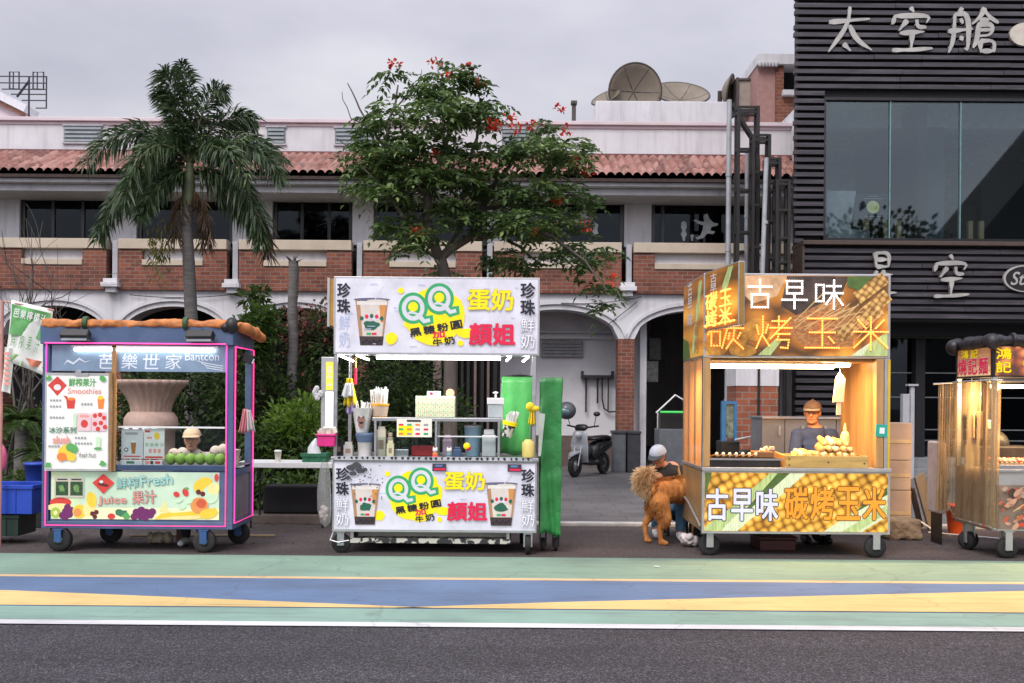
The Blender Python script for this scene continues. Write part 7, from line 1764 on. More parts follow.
# ---- behind and beside the corn stall
q = Plane(765, 420, 16.0); t = thing('gate_pillar', (q.x(757), 16.2, .045), 'short brick pillar with a white plastered top seen through the corn stall', 'pillar')
MB(BRICK('brick_pillar', (.32, .1, .05), (.2, .06, .035), (.26, .2, .17), .22, .105)).box(q.x(736), q.x(778), 16, 16.7, .045, q.z(386)).build('brickwork', t)
MB(PLAST).box(q.x(735.5), q.x(778.5), 15.99, 16.71, q.z(386) + .001, 3.3).build('plaster', t); MB(BLACK).tube([(q.x(758), 15.97, .05), (q.x(758), 15.97, 3.2)], .02, 6).build('conduit', t)
q = Plane(815, 450, 12.5); CG = M('cabinet_grey', (.27, .27, .29), .45, .3, var=.1)
t = thing('metal_cabinet', (q.x(815), 12.8, .045), 'long grey metal cabinet standing behind the corn seller', 'cabinet')
for i, (a, b) in enumerate(((762, 784.5), (785, 807), (807.5, 836), (836.5, 868))):
    MB(CG).box(q.x(a), q.x(b), 12.5, 13.1, .045, q.z(419)).build('door', t, bevel=.008)
    MB(ALU).box(q.x(a + 16), q.x(a + 18), 12.47, 12.499, q.z(436), q.z(426)).build('handle', t)
MB(STEEL).box(q.x(761), q.x(869), 12.46, 13.15, q.z(419) + .001, q.z(417)).build('top', t)
q = Plane(729, 430, 13.5); t = thing('blue_stand', (q.x(729), 13.6, .045), 'tall blue display stand beside the brick pillar', 'display stand')
MB(M('stand_blue', (.03, .16, .36), .45)).box(q.x(722), q.x(726), 13.5, 13.6, .045, q.z(401)).box(q.x(734), q.x(737), 13.5, 13.6, .045, q.z(401)).box(q.x(726), q.x(734), 13.5, 13.6, q.z(404), q.z(401)).build('frame', t)
MB(prt('stand_picture', (.16, .2, .16), var=.8, scale=14)).box(q.x(726) + .001, q.x(734) - .001, 13.53, 13.56, q.z(438), q.z(404.2)).build('poster', t); MB(BLACK).box(q.x(720), q.x(739), 13.45, 13.75, .045, q.z(441)).build('base', t, bevel=.01)
t = thing('pump', (q.x(752), 13.2, .045), 'dark motor pump with a curved pipe on a stand behind the grill', 'pump'); qq = Plane(752, 445, 13.2)
MB(IRON).lathe((qq.x(738), 13.2, qq.z(454)), [(.05, 0), (.06, .02), (.06, .2), (.04, .22)], 16, 'X').ball((qq.x(760), 13.2, qq.z(444)), (.1, .1, .13), 12, 9).build('motor', t); MB(GP).tube([qq.p(735, 440), qq.p(750, 437), qq.p(766, 435), qq.p(772, 420)], .016, 7).build('pipe', t); MB(IRON).box(qq.x(736), qq.x(766), 13.1, 13.3, .045, qq.z(457)).build('stand', t)
CARD = M('cardboard_beige', (.42, .3, .23), .8, var=.1, scale=3)
for i, (a, b, y0_, y1_) in enumerate(((887, 912, 423, 460), (888, 911, 460.6, 490), (887, 911.5, 490.6, 522))):
    q = Plane(900, 470, 11.8); c = Vector((q.x((a + b) / 2), 12.0, q.z(y1_))); lab = ('top', 'middle', 'bottom')[i]
    if i == 2: c.z = .004
    t = thing('cardboard_box', c, f'beige cardboard box right of the corn stall, {lab} of its stack of three', 'box', 'cardboard boxes stacked beside the corn stall')
    MB(CARD).box(q.x(a), q.x(b), 11.8, 12.2, c.z, q.z(y0_)).build('carton', t, bevel=.006); MB(M('tape_tan', (.5, .36, .2), .4)).box(q.x(a) + .01, q.x(b) - .01, 11.794, 11.7985, (c.z + q.z(y0_)) / 2 - .02, (c.z + q.z(y0_)) / 2 + .02).build('tape', t)
q = Plane(925, 505, 12.2); o = MB(M('plank_grey', (.2, .16, .12), .8, var=.3, stretch=(1, 1, .2))).bar((q.x(912), 12.0, q.z(474)), (q.x(930), 12.1, .06), .03, .16); tag(o.build('plank', at=(q.x(928), 12.1, .05)), 'weathered plank leaning on the cardboard boxes beside the corn stall', 'plank')
o = MB(M('plank_brown', (.13, .08, .05), .8, var=.3)).bar((q.x(913), 12.25, q.z(488)), (q.x(924), 12.3, .06), .03, .12); tag(o.build('plank', at=(q.x(922), 12.3, .05)), 'shorter dark plank leaning behind the weathered one', 'plank')
q = Plane(906, 530, 11.4); RK = M('rock_tan', (.36, .24, .14), .9, var=.35, scale=7, bmp=.8, bscale=12, stain=(.12, .08, .05))
mb = MB(RK); mb.box(q.x(888), q.x(924), 11.4, 11.8, .004, q.z(519)); o = tag(mb.build('kerb_stone', at=(q.x(906), 11.6, .004)), 'rough tan stone block on the road beside the corn stall wheels', 'stone')
bv = o.modifiers.new('Bevel', 'BEVEL'); bv.width = .05; bv.segments = 3; sb_ = o.modifiers.new('Sub', 'SUBSURF'); sb_.subdivision_type = 'SIMPLE'; sb_.levels = sb_.render_levels = 4
tx = bpy.data.textures.new('rock', 'CLOUDS'); tx.noise_scale = .12; dm = o.modifiers.new('Disp', 'DISPLACE'); dm.texture = tx; dm.strength = .07; dm.mid_level = .6
q = Plane(955, 526, 12.0); c = Vector((q.x(955), 12.0, .004)); t = thing('orange_bucket', c, 'bright orange bucket on the ground left of the skewer stall', 'bucket')
MB(M('bucket_orange', (.68, .1, .02), .45)).lathe(c, [(.075, 0), (.11, .33), (.118, .33), (.118, .36), (.1, .36), (.095, .3)], 22).build('bucket', t); MB(ALU).tube([c + Vector((.11 * math.cos(a), 0, .33 - .1 * math.sin(a))) + Vector((0, -.11, 0)) for a in [k * math.pi / 10 for k in range(11)]], .006, 5).build('handle', t)
q = Plane(930, 530, 12.1); o = MB(WHITE).tube([q.p(918, 520), q.p(928, 528, -.1), q.p(940, 533, -.2), q.p(955, 536, -.5)] , .012, 6).tube([(q.x(925), 12.0, .02), (q.x(945), 11.8, .02), (q.x(975), 11.5, .02)], .012, 6); tag(o.build('white_cable', at=(q.x(935), 12, .004)), 'white cable trailing over the ground by the orange bucket', 'cable')
# ================================================================== skewer stall at the right edge
KY = 10.1; K = Plane(1000, 430, KY); KB = KY + .86
x0, x1 = K.x(993), K.x(1180); zc, zb = K.z(470), K.z(531); zs, zt = K.z(377), K.z(345)
ks = thing('skewer_stall', ((x0 + x1) / 2, KY + .43, 0), 'grilled skewer stall with clear plastic curtain and black rolled cover, cut by the right edge', 'food stall', 'food stalls along the road')
MB(BLACK).box(x0, x1, KY + .004, KB, zs, zt).build('sign_box', ks, bevel=.005)
BBQ = corn_mat('print_bbq', 9, [(0, (.75, .6, .45)), (.25, (.6, .25, .1)), (.5, (.3, .08, .05)), (.75, (.1, .05, .04))], .35, .4, (1, 1, 1), 1)
BBQ2 = corn_mat('print_bbq_side', 9, [(0, (.8, .72, .6)), (.3, (.7, .5, .3)), (.55, (.4, .2, .1))], .4, .4, (1, 1, 1), 1)
fp = MB(BBQ).box(K.x(995), x1 - .02, KY - .002, KY + .003, zs + .015, zt - .015).build('sign_panel', ks)
pp = Print(K, .002)
for i, ch in enumerate('鴻記'): pp.text(ch, 1003 if i == 0 else 1003, 353.5 if i == 0 else 367, 15, 11, YL, off=.03, edge=prt('red_edge'), edge_off=.06)
for i, ch in enumerate('碳烤串燒'): pp.text(ch, 1035 + i * 30, 361, 24, 24, RD, off=.03, edge=YL, edge_off=.06)
pp.mb.build('lettering', fp)
sp = MB(BBQ2).box(x0 - .005, x0 - .001, KY + .06, KB - .06, zs + .02, zt - .02).build('side_panel', ks)
mb = MB()
for i, ch in enumerate('燒記麵'): text(mb, ch, (x0 - .007, KY + .68 - i * .24, (zs + zt) / 2 - .04), (0, -1, 0), V, .2, .17, prt('sign_red'), off=.03, edge=prt('white'), edge_off=.06)
for i, ch in enumerate('鴻記'): text(mb, ch, (x0 - .007, KY + .62 - i * .22, zt - .07), (0, -1, 0), V, .16, .09, YL, off=.03, edge=prt('red_edge'), edge_off=.06)
mb.build('lettering', sp)
TB = M('rolled_black', (.018, .015, .02), .38, var=.4, scale=7, bmp=.7, bscale=15)
mb = MB(TB); pts = [(x0 - .02 + (x1 - x0) * i / 24, KY + .02, zt + .05 + rr.uniform(-.015, .015)) for i in range(25)]; mb.tube(pts, [.055 + rr.uniform(-.014, .016) for _ in pts], 10)
pts = [(x0 + .02, KY + (KB - KY) * i / 10, zt + .05 + rr.uniform(-.015, .015)) for i in range(11)]; mb.tube(pts, [.06 + rr.uniform(-.014, .016) for _ in pts], 10); mb.ball((x0 - .02, KB, zt + .02), .09, 10, 8).ball((x0 - .01, KY - .01, zt + .03), (.07, .06, .08), 10, 8); mb.build('rolled_cover', ks)
for k in range(4): MB(TB).lathe((x0 + .2 + k * .5, KY + .02, zt + .05), [(.075, -.015), (.078, .015)], 12, 'X').build('tie', ks)
for x, y in ((x0, KY + .004), (x1 - .05, KY + .004), (x0, KB - .05), (x1 - .05, KB - .05)): MB(ALU).box(x, x + .045, y, y + .045, zc, zs - .001).build('post', ks, bevel=.003)
MB(STEEL).box(x0 - .01, x1 + .01, KY - .02, KB + .01, zc - .02, zc + .005).build('counter', ks, bevel=.003)
MB(ALU).box(x0, x1, KY + .004, KB, zb, zc - .021).build('cabinet', ks, bevel=.004)
MB(M('side_tin', (.36, .27, .2), .3, .7, var=.2)).box(x0 - .006, x0 - .0005, KY + .05, KB - .05, zb + .02, zc - .03).build('side_sheet', ks)
pn = MB(M('tray_print_base', (.22, .16, .12), .4, var=.4)).box(K.x(996), x1 - .02, KY - .002, KY + .0035, zb + .02, K.z(485)).build('front_panel', ks)
pp = Print(K, .002)
MEAT = [prt('sausage', (.42, .1, .05), .1), prt('meat_pale', (.5, .27, .18), .1), prt('pepper', (.6, .05, .03), .1), prt('squid', (.4, .26, .2), .1), prt('char', (.08, .04, .03)), prt('ice_blue', (.4, .5, .6), .1)]
for i in range(260):
    x, y = rr.uniform(999, 1170), rr.uniform(488, 526); m_ = MEAT[(i * 7 + int(y)) % 5]; r_ = rr.uniform(1.2, 2.8); pp.ell(x, y, r_ * rr.uniform(1, 2.2), r_, m_, 9, rot=rr.uniform(-.9, .3), wob=.4)
for i in range(18): x, y = rr.uniform(1000, 1160), rr.uniform(495, 520); pp.line((x, y), (x + 14, y - 9), .9, SKW)
pp.mb.build('panel_print', pn)
q = MB(TUBE_Y).tube([K.p(1000, 386, .2), K.p(1175, 386, .2)], .02, 8); q.m(ALU).box(K.x(998), K.x(1178), KY + .15, KY + .25, K.z(381.5), K.z(379)); q.build('tube_light', ks)
lm = bpy.data.lights.new('skewer_lamp', 'AREA'); lm.shape = 'RECTANGLE'; lm.size = 1.5; lm.size_y = .08; lm.energy = 60; lm.color = (1, .64, .3); lo = bpy.data.objects.new('skewer_lamp', lm); COL.objects.link(lo); lo.location = ((x0 + x1) / 2, KY + .22, K.z(388))
lm = bpy.data.lights.new('bulb', 'POINT'); lm.energy = 30; lm.shadow_soft_size = .06; lm.color = (1, .6, .25); lo = bpy.data.objects.new('bulb', lm); COL.objects.link(lo); lo.location = (x0 + .2, KY + .35, K.z(394))
MB(EM('bulb_glow', (1, .6, .25), 6)).ball((x0 + .2, KY + .35, K.z(386)), .04, 12, 8).build('light_bulb', ks)
for x, y in ((1010, KY + .05), (983 + 2, KB - .2), (1160, KY + .05), (1150, KB - .15)): wheel(ks, (max(K.x(x), x0 + .06), y, 0), .105, .06, (ALU, zb), 'Y')
wheel(ks, (x0 + .05, KY + .62, 0), .1, .06, (ALU, zb), 'X')
MB(ALU).tube([(x0 - .03, KB - .05, K.z(527)), (x0 - .03, KY + .02, K.z(527)), (x0 + .02, KY - .03, K.z(529))], .013, 7).build('side_bar', ks)
# clear plastic curtain round the left side
CUR = GLASS('curtain_clear', '#f2e8d8', .05, .12, .34, '#dcc4a0')
def sheet(pts, z0, z1, name, amp=.012, n=28):
    vs, fs = [], []; m_ = 12
    for j in range(m_ + 1):
        v_ = j / m_
        for i in range(n + 1):
            t = i / n * (len(pts) - 1); a = min(int(t), len(pts) - 2); p = Vector(pts[a]).lerp(Vector(pts[a + 1]), t - a)
            vs.append((p.x + amp * math.sin(i * 1.7 + v_ * 2) * (.4 + v_) - .02 * v_, p.y + amp * math.sin(i * 1.3 + 1), z1 + (z0 - z1) * v_ + .01 * math.sin(i)))
    for j in range(m_):
        for i in range(n): fs.append((j * (n + 1) + i, (j + 1) * (n + 1) + i, (j + 1) * (n + 1) + i + 1, j * (n + 1) + i + 1))
    mb = MB(CUR); mb.add(vs, fs, True); return mb.build(name, ks)
xo = P(939, 400, KB + .02).x
sheet([(xo, KB + .03, 0), (x0 - .02, KB + .02, 0)], K.z(520), K.z(383), 'clear_curtain'); sheet([(x0 - .03, KB, 0), (x0 - .03, KY - .03, 0), (x0 + .06, KY - .035, 0)], K.z(527), K.z(381), 'clear_curtain')
MB(ALU).tube([(xo - .06, KB + .03, K.z(383)), (x0, KB + .02, K.z(381.5))], .012, 6).tube([(x0 - .03, KB, K.z(381)), (x0 - .03, KY - .03, K.z(380)), (x0 + .08, KY - .035, K.z(380))], .01, 6).build('curtain_rail', ks)
MB(PLY).box(x0 - .012, x0 - .007, KY + .1, KY + .2, zc, K.z(383)).build('side_slat', ks)
for z in (527,): MB(prt('tie_red', (.5, .05, .04))).ball((x0 - .04, KY + .1, K.z(z)), .022, 8, 6).ball((x0 - .04, KB - .06, K.z(z)), .022, 8, 6).build('tie_knot', ks)
# goods
t = thing('white_icebox', (x0 - .2, KB + .12, K.z(522)), 'pale pink white insulated box behind the clear curtain', 'box'); t.location.z = .3; t['_base'] = (x0 - .2, KB + .12, .004); t.location = (x0 - .2, KB + .12, .004)
MB(M('icebox', (.6, .5, .47), .5)).box(xo + .03, x0 - .06, KB + .07, KB + .4, .35, K.z(446)).build('body', t, bevel=.02); MB(BLACK).box(xo + .08, x0 - .1, KB + .1, KB + .38, .004, .349).build('stand', t)
TRAY = STEEL
for i, (a, b) in enumerate(((1000, 1040), (1044, 1090), (1094, 1140))):
    c = K.p((a + b) / 2, 468, .15); t = thing('food_tray', (c.x, c.y, zc + .006), ('steel tray of skewered meats nearest the curtain on the skewer stall', 'middle steel tray of skewers on the skewer stall', 'far right steel tray of skewers on the skewer stall')[i], 'tray')
    MB(STEEL).box(K.x(a), K.x(b), KY + .02, KY + .4, zc + .006, zc + .05).build('tray', t, bevel=.006)
    for k in range(8):
        cc = Vector((K.x(a + 3 + (b - a - 6) * k / 7), KY + .06, zc + .075)); mb = MB(rr.choice(MEAT[:4]))
        for j in range(4): mb.ball(cc + Vector((0, j * .07, .01 + .01 * (j % 2))), (.022, .03, .02), 8, 6)
        mb.m(SKW).tube([cc + Vector((0, -.07, 0)), cc + Vector((0, .27, .01))], .004, 5); mb.build('skewer', t)
c = K.p(1004, 440, .5); t = thing('hotplate_hood', (K.x(1022), KY + .5, zc + .006), 'dark domed griddle with a white cloth behind the trays of the skewer stall', 'griddle')
MB(IRON).box(K.x(1000), K.x(1060), KY + .45, KY + .8, zc + .006, K.z(448)).build('griddle', t, bevel=.02); MB(IRON).ball((K.x(1022), KY + .62, K.z(447)), (.17, .15, .16), 16, 10).build('lid', t); MB(WHITE).cbox((K.x(1009), KY + .44, K.z(425)), (.12, .05, .08), (.3, .2, .3)).build('cloth', t)
for x in (960, 968): 
    t = thing('paper_bag', (x0 - .01, KB - .25 + (x - 960) * .02, K.z(430)), ('tan paper bag hanging behind the clear curtain' if x == 960 else 'second tan paper bag nearer the road behind the clear curtain'), 'bag'); yy = KB - .3 + (960 - x) * .025
    MB(PB_).box(x0 + .012, x0 + .03, yy - .1, yy + .02, K.z(440), K.z(412)).build('bag', t, bevel=.004); MB(STEEL).tube([(x0 + .02, yy - .04, K.z(411.5)), (x0 + .02, yy - .04, zs)], .004, 5).build('string', t)
# ================================================================== scooter, bins, passage cart
SY = 20.4; S_ = Plane(592, 445, SY); sk = S_.k
sc_ = thing('scooter', (S_.x(590), SY, .045), 'white and black scooter with a helmet on its mirror parked before the white arch wall', 'scooter')
def sp3(px, py, dx=0.0): return Vector((S_.x(px), SY + dx, S_.z(py)))
WPT = M('scooter_white', (.32, .34, .37), .25, var=.05); BPL = M('scooter_black', (.014, .014, .016), .35)
ang = Matrix.Rotation(R(-33), 4, 'Z')     # points to the left and towards the road
oc = Vector((S_.x(590), SY, .045))
def L_(x, y, z): return oc + (ang @ Vector((y, -x, 0))) + Vector((0, 0, z))     # x forward, y left, z up
f_ = Vector((ang @ Vector((0, -1, 0)))); l_ = Vector((ang @ Vector((1, 0, 0))))
for x in (.62, -.58):
    o = MB(TYRE); c = L_(x, 0, .225); n = 28; vs, fs = [], []
    prof = [(.13, -.045), (.2, -.05), (.225, -.025), (.225, .025), (.2, .05), (.13, .045)]
    def ring(mb, c, prof, n=28):
        vs, fs = [], []; k = len(prof)
        for r_, h in prof:
            for j in range(n): a = 2 * math.pi * j / n; vs.append(c + f_ * (r_ * math.cos(a)) + V * (r_ * math.sin(a)) + l_ * h)
        for i in range(k - 1):
            for j in range(n): fs.append((i * n + j, i * n + (j + 1) % n, (i + 1) * n + (j + 1) % n, (i + 1) * n + j))
        mb.add(vs, fs, True)
    ring(o, c, prof); w_ = o.build('wheel', sc_); r2_ = MB(RIMG); ring(r2_, c, [(.03, -.05), (.05, -.05), (.06, -.03), (.13, -.03), (.13, .03), (.06, .03), (.05, .05), (.03, .05)], 20); r2_.build('rim', w_)
def loft(mat, secs, name, n=14, par=sc_):
    """sections (x, z, halfwidth, halfheight) along the scooter, rounded"""
    mb = MB(mat); vs, fs = [], []; k = len(secs)
    for x, z, w, h in secs:
        for j in range(n):
            a = 2 * math.pi * j / n; vs.append(L_(x, w * math.copysign(abs(math.cos(a)) ** .7, math.cos(a)), z + h * math.copysign(abs(math.sin(a)) ** .7, math.sin(a))))
    for i in range(k - 1):
        for j in range(n): fs.append((i * n + j, i * n + (j + 1) % n, (i + 1) * n + (j + 1) % n, (i + 1) * n + j))
    fs += [tuple(range(n)), tuple(range((k - 1) * n, k * n))]; mb.add(vs, fs, True); return mb.build(name, par)
loft(BPL, [(-.85, .62, .05, .03), (-.75, .62, .12, .09), (-.45, .58, .15, .14), (-.15, .52, .14, .16), (.0, .42, .12, .14)], 'body')
loft(BPL, [(-.82, .72, .08, .02), (-.6, .77, .14, .045), (-.3, .76, .14, .045), (-.02, .74, .1, .03)], 'seat')
loft(BPL, [(-.1, .28, .15, .05), (.15, .26, .15, .04), (.36, .3, .14, .05)], 'footboard'); loft(WPT, [(.34, .3, .15, .05), (.42, .45, .19, .1), (.45, .65, .2, .12), (.42, .82, .17, .1), (.38, .94, .1, .05)], 'front_shield'); loft(WPT, [(.85, .4, .03, .02), (.72, .47, .08, .03), (.6, .49, .09, .035), (.45, .44, .07, .03)], 'mudguard')
loft(BPL, [(-.84, .66, .03, .02), (-.6, .66, .165, .03), (-.3, .6, .165, .03), (-.1, .5, .13, .02)], 'side_panel'); loft(BPL, [(.28, 1.0, .08, .05), (.36, .99, .15, .06), (.42, .96, .12, .05)], 'handlebar_cowl')
MB(BPL).tube([L_(.3, .36, 1.02), L_(.36, .15, .99), L_(.36, -.15, .99), L_(.3, -.36, 1.02)], .018, 8).build('handlebar', sc_); MB(EM('headlamp_glass', (.4, .42, .45), .1)).ball(L_(.5, 0, .84), (.07, .06, .06), 12, 8).build('headlight', sc_)
for s_ in (1, -1):
    m_ = MB(BPL).tube([L_(.34, .27 * s_, 1.0), L_(.36, .33 * s_, 1.22)], .009, 6); m_.ball(L_(.37, .35 * s_, 1.26), (.07, .05, .05), 12, 8); m_.build('mirror', sc_)
    MB(STEEL).tube([L_(.62, .07 * s_, .225), L_(.5, .07 * s_, .6)], .02, 7).build('fork', sc_)
MB(STEEL).tube([L_(-.3, -.16, .24), L_(-.8, -.18, .36)], [.03, .055], 10).build('exhaust', sc_); MB(BPL).tube([L_(-.2, .14, .2), L_(-.25, .24, .02)], .014, 6).build('side_stand', sc_)
MB(BPL).tube([L_(-.6, .0, .225), L_(-.3, .05, .3), L_(.0, .0, .28)], [.05, .1, .08], 10).build('engine', sc_)
hc = L_(.36, -.33, 1.27) + Vector((-.02, -.12, .0)); t = thing('helmet', hc, 'dark grey open helmet hung on the scooter mirror', 'helmet')
MB(M('helmet_grey', (.09, .1, .11), .25)).ball(hc + Vector((0, 0, .05)), (.19, .2, .18), 18, 12).build('shell', t); MB(M('visor_teal', (.12, .2, .22), .1)).ball(hc + Vector((-.03, -.05, .03)), (.17, .165, .12), 16, 10).build('visor', t)
BIN = M('bin_dark', (.035, .037, .045), .5, var=.3)
q = Plane(627, 455, 21.3)
t = thing('litter_bin', (q.x(620), 21.5, .045), 'slate grey bin left of its twin at the foot of the brick arch pillar', 'bin', 'bins by the brick pillar')
MB(M('bin_slate', (.1, .11, .125), .55, var=.25)).box(q.x(613), q.x(626), 21.3, 21.7, .045, q.z(434)).build('body', t, bevel=.015); MB(BIN).box(q.x(612), q.x(626.6), 21.28, 21.72, q.z(434) + .002, q.z(431)).build('lid', t, bevel=.01)
t = thing('litter_bin', (q.x(633), 21.4, .045), 'black bin right of its slate grey twin at the brick arch pillar', 'bin', 'bins by the brick pillar')
MB(BIN).box(q.x(627.2), q.x(640), 21.2, 21.7, .045, q.z(434)).build('body', t, bevel=.015); MB(BIN).box(q.x(627), q.x(640.6), 21.18, 21.72, q.z(434) + .002, q.z(431)).build('lid', t, bevel=.01)
q = Plane(668, 430, 18.5)
t = thing('vendor_trolley', (q.x(670), 18.8, .045), 'small grey vendor trolley with a green barred gable in the dark passage', 'trolley')
MB(M('trolley_grey', (.14, .15, .17), .5)).box(q.x(659), q.x(690), 18.5, 19.1, .35, q.z(429)).build('body', t, bevel=.01)
GB = EM('green_bar', (.05, .4, .08), .8); MB(GB).tube([q.p(660, 412, -.02), q.p(690, 412, -.02)], .022, 6).build('green_bar', t)
MB(WHITE).tube([q.p(656, 413, 0), q.p(675, 395, 0), q.p(690, 404, 0)], .018, 6).tube([q.p(660, 412, .3), q.p(660, 429, .3)], .014, 6).build('gable_frame', t); MB(BLACK).box(q.x(661), q.x(690), 18.6, 19.0, q.z(428.8), q.z(414)).build('display', t)
for x in (664, 686): MB(TYRE).lathe((q.x(x), 18.6, .22), [(.17, -.03), (.17, .03)], 20, 'Y').build('wheel', t)
q = Plane(656, 360, 23.5)
for x, y0_, y1_, w, cl_, lab in ((652, 361, 382, 6.5, (.3, .3, .28), 'pale square lantern hanging lowest in the dark passage'), (655, 338, 360, 6, (.1, .1, .09), 'dim patterned lantern hanging above the pale one in the passage')):
    c = q.p(x, y1_); t = thing('hanging_lantern', c, lab, 'lantern'); MB(M('lantern' + str(y0_), cl_, .7, var=.5, scale=9)).box(q.x(x - w), q.x(x + w), 23.5, 23.7, q.z(y1_), q.z(y0_)).build('shade', t, bevel=.02); MB(BLACK).tube([q.p(x, y0_, .1), Vector((q.x(x), 23.6, F.z(296)))], .01, 5).build('cord', t)

# ================================================================== people
SKIN = M('skin_tan', (.42, .2, .11), .5, var=.1, scale=10); SKINL = M('skin_light', (.45, .23, .15), .5, var=.08, scale=10)
HAIR = M('hair_dark', (.012, .009, .008), .6); EYE = M('eye_white', (.6, .57, .54), .3); IRIS = M('eye_dark', (.012, .008, .006), .2); LIP = M('lip', (.3, .1, .075), .5)
def rotm(yaw, pitch=0, roll=0): return Matrix.Rotation(yaw, 4, 'Z') @ Matrix.Rotation(pitch, 4, 'X') @ Matrix.Rotation(roll, 4, 'Y')
def head_prims(c, k, T):
    """head facing -Y before T; c = centre of the skull, k = scale (1 = 0.235 m tall)"""
    w = lambda x, y, z: Vector(c) + (T @ Vector((x, y, z))) * k
    e = lambda p, r_: ('b', w(*p), tuple(a * k for a in r_), T.to_3x3().to_4x4())
    P_ = [e((0, .012, .03), (.074, .092, .085)), e((0, -.022, -.02), (.068, .074, .08)), e((0, -.04, -.075), (.054, .052, .046)), e((0, -.07, -.092), (.03, .022, .022)),
          e((.04, -.045, -.03), (.026, .03, .03)), e((-.04, -.045, -.03), (.026, .03, .03)), e((0, -.084, .022), (.05, .016, .012)),
          e((0, -.1, -.012), (.011, .014, .028)), e((0, -.107, -.03), (.016, .015, .011)), e((.076, .01, -.005), (.009, .02, .032)), e((-.076, .01, -.005), (.009, .02, .032)),
          e((0, -.085, -.062), (.026, .014, .008))]
    return P_, w
def face(par, w, T, k, smile=False):
    mb = MB(EYE)
    for s_ in (1, -1): mb.m(EYE).ball(w(.03 * s_, -.081, .002), (.0125 * k, .009 * k, .007 * k), 10, 7, T.to_3x3().to_4x4()).m(IRIS).ball(w(.03 * s_, -.0885, .002), .0052 * k, 8, 6)
    mb.build('eyes', par); mb = MB(HAIR)
    for s_ in (1, -1): mb.tube([w(.046 * s_, -.082, .024), w(.03 * s_, -.094, .029), w(.014 * s_, -.096, .024)], .004 * k, 6)
    mb.build('eyebrows', par); MB(LIP).tube([w(.024, -.092, -.06), w(.01, -.1, -.062), w(-.01, -.1, -.062), w(-.024, -.092, -.06)], .0055 * k, 6).build('mouth', par)
def hand_prims(wr, d, n, k=1.0, curl=.6, thumb=1):
    """palm from the wrist along d with palm normal n, five fingers bent towards n"""
    d, n = Vector(d).normalized(), Vector(n).normalized(); s_ = d.cross(n).normalized() * thumb; wr = Vector(wr); out = []
    for t in (-.026, -.009, .009, .026): out.append(('c', [wr, wr + d * .05 * k + s_ * t * .7 * k, wr + d * .085 * k + s_ * t * k], [.02 * k, .014 * k, .0105 * k]))
    for t, Lf in ((.028, .07), (.0095, .08), (-.0095, .074), (-.027, .058)):
        p = wr + d * .085 * k + s_ * t * k; pts = [p]; a = .25
        for j, seg in enumerate((.42, .32, .26)):
            a += curl * (.9 if j else .5); pts.append(pts[-1] + (d * math.cos(a) + n * math.sin(a)) * Lf * seg * k)
        out.append(('c', pts, [.0098 * k, .0088 * k, .008 * k, .0068 * k]))
    p = wr + d * .025 * k + s_ * .026 * k; out.append(('c', [p, p + (d * .5 + s_ * .8 + n * .3).normalized() * .035 * k, p + (d * .9 + s_ * .5 + n * .6).normalized() * .065 * k], [.0125 * k, .0105 * k, .008 * k]))
    return out
def cap(par, c, k, T, shell, bill, trim=None, w=None):
    w = lambda x, y, z: Vector(c) + (T @ Vector((x, y, z))) * k
    mb = MB(shell); n, m_ = 22, 8; vs, fs = [], []
    for i in range(m_ + 1):
        a = math.pi / 2 * i / m_
        for j in range(n): b = 2 * math.pi * j / n; vs.append(w(.088 * math.cos(a) * math.cos(b), .01 + .105 * math.cos(a) * math.sin(b), .04 + .088 * math.sin(a)))
    for i in range(m_):
        for j in range(n): fs.append((i * n + j, i * n + (j + 1) % n, (i + 1) * n + (j + 1) % n, (i + 1) * n + j))
    mb.add(vs, fs, True)
    cpo = mb.build('cap', par); mb = MB(bill); vs, fs = [], []
    for j in range(13):
        b = math.pi + math.pi * (.12 + .76 * j / 12); x, y = math.cos(b), math.sin(b)
        vs += [w(.088 * x, .01 + .105 * y, .046), w(.086 * x * 1.02, .01 + .105 * y - .075 * max(0, -y) ** .7, .03 - .006 * abs(x))]
    for j in range(12): fs.append((j * 2, j * 2 + 1, j * 2 + 3, j * 2 + 2))
    mb.add(vs, fs, True); soft(mb, 'peak', cpo, .006 * k); MB(shell).ball(w(0, .01, .129), .01 * k, 8, 6).build('button', cpo)
def person(name_at, lab): return thing('person', name_at, lab, 'person')

# ---- the corn seller: blue shirt, cap, looking down to his right
MY = 11.2; hc = P(812.5, 413, MY); g = Vector((P(815, 440, MY).x, MY, .004)); T = rotm(R(-24), R(0))
se = person((g.x, MY, .004), 'man in a cap and faded blue shirt tending the corn stall'); k = 1.1
hp, w = head_prims(hc, k, T); sh = hc.z - .2
sx = g.x; nb = Vector((sx - .0, MY + .03, sh + .03))
ar = [('c', [(sx - .2, MY + .02, sh - .03), (sx - .25, MY - .05, sh - .3), (sx - .16, MY - .27, sh - .4)], [.052, .042, .034]), ('c', [(sx + .2, MY + .02, sh - .03), (sx + .25, MY - .08, sh - .3), (sx + .12, MY - .32, sh - .38)], [.052, .042, .034])]
body = hp + [('c', [nb, hc + Vector((-.0, .015, -.09))], [.066, .062]), ('c', [(sx, MY + .02, sh - .02), (sx, MY + .03, sh - .25), (sx, MY + .03, sh - .5)], [.11, .125, .12]), ('c', [(sx - .17, MY + .02, sh - .04), (sx + .17, MY + .02, sh - .04)], [.06, .06])] + ar
body += hand_prims((sx - .16, MY - .27, sh - .4), (.5, -.8, -.1), (0, -.2, -1), 1, .5, 1) + hand_prims((sx + .12, MY - .32, sh - .38), (-.5, -.8, -.05), (0, -.2, -1), 1, .5, -1)
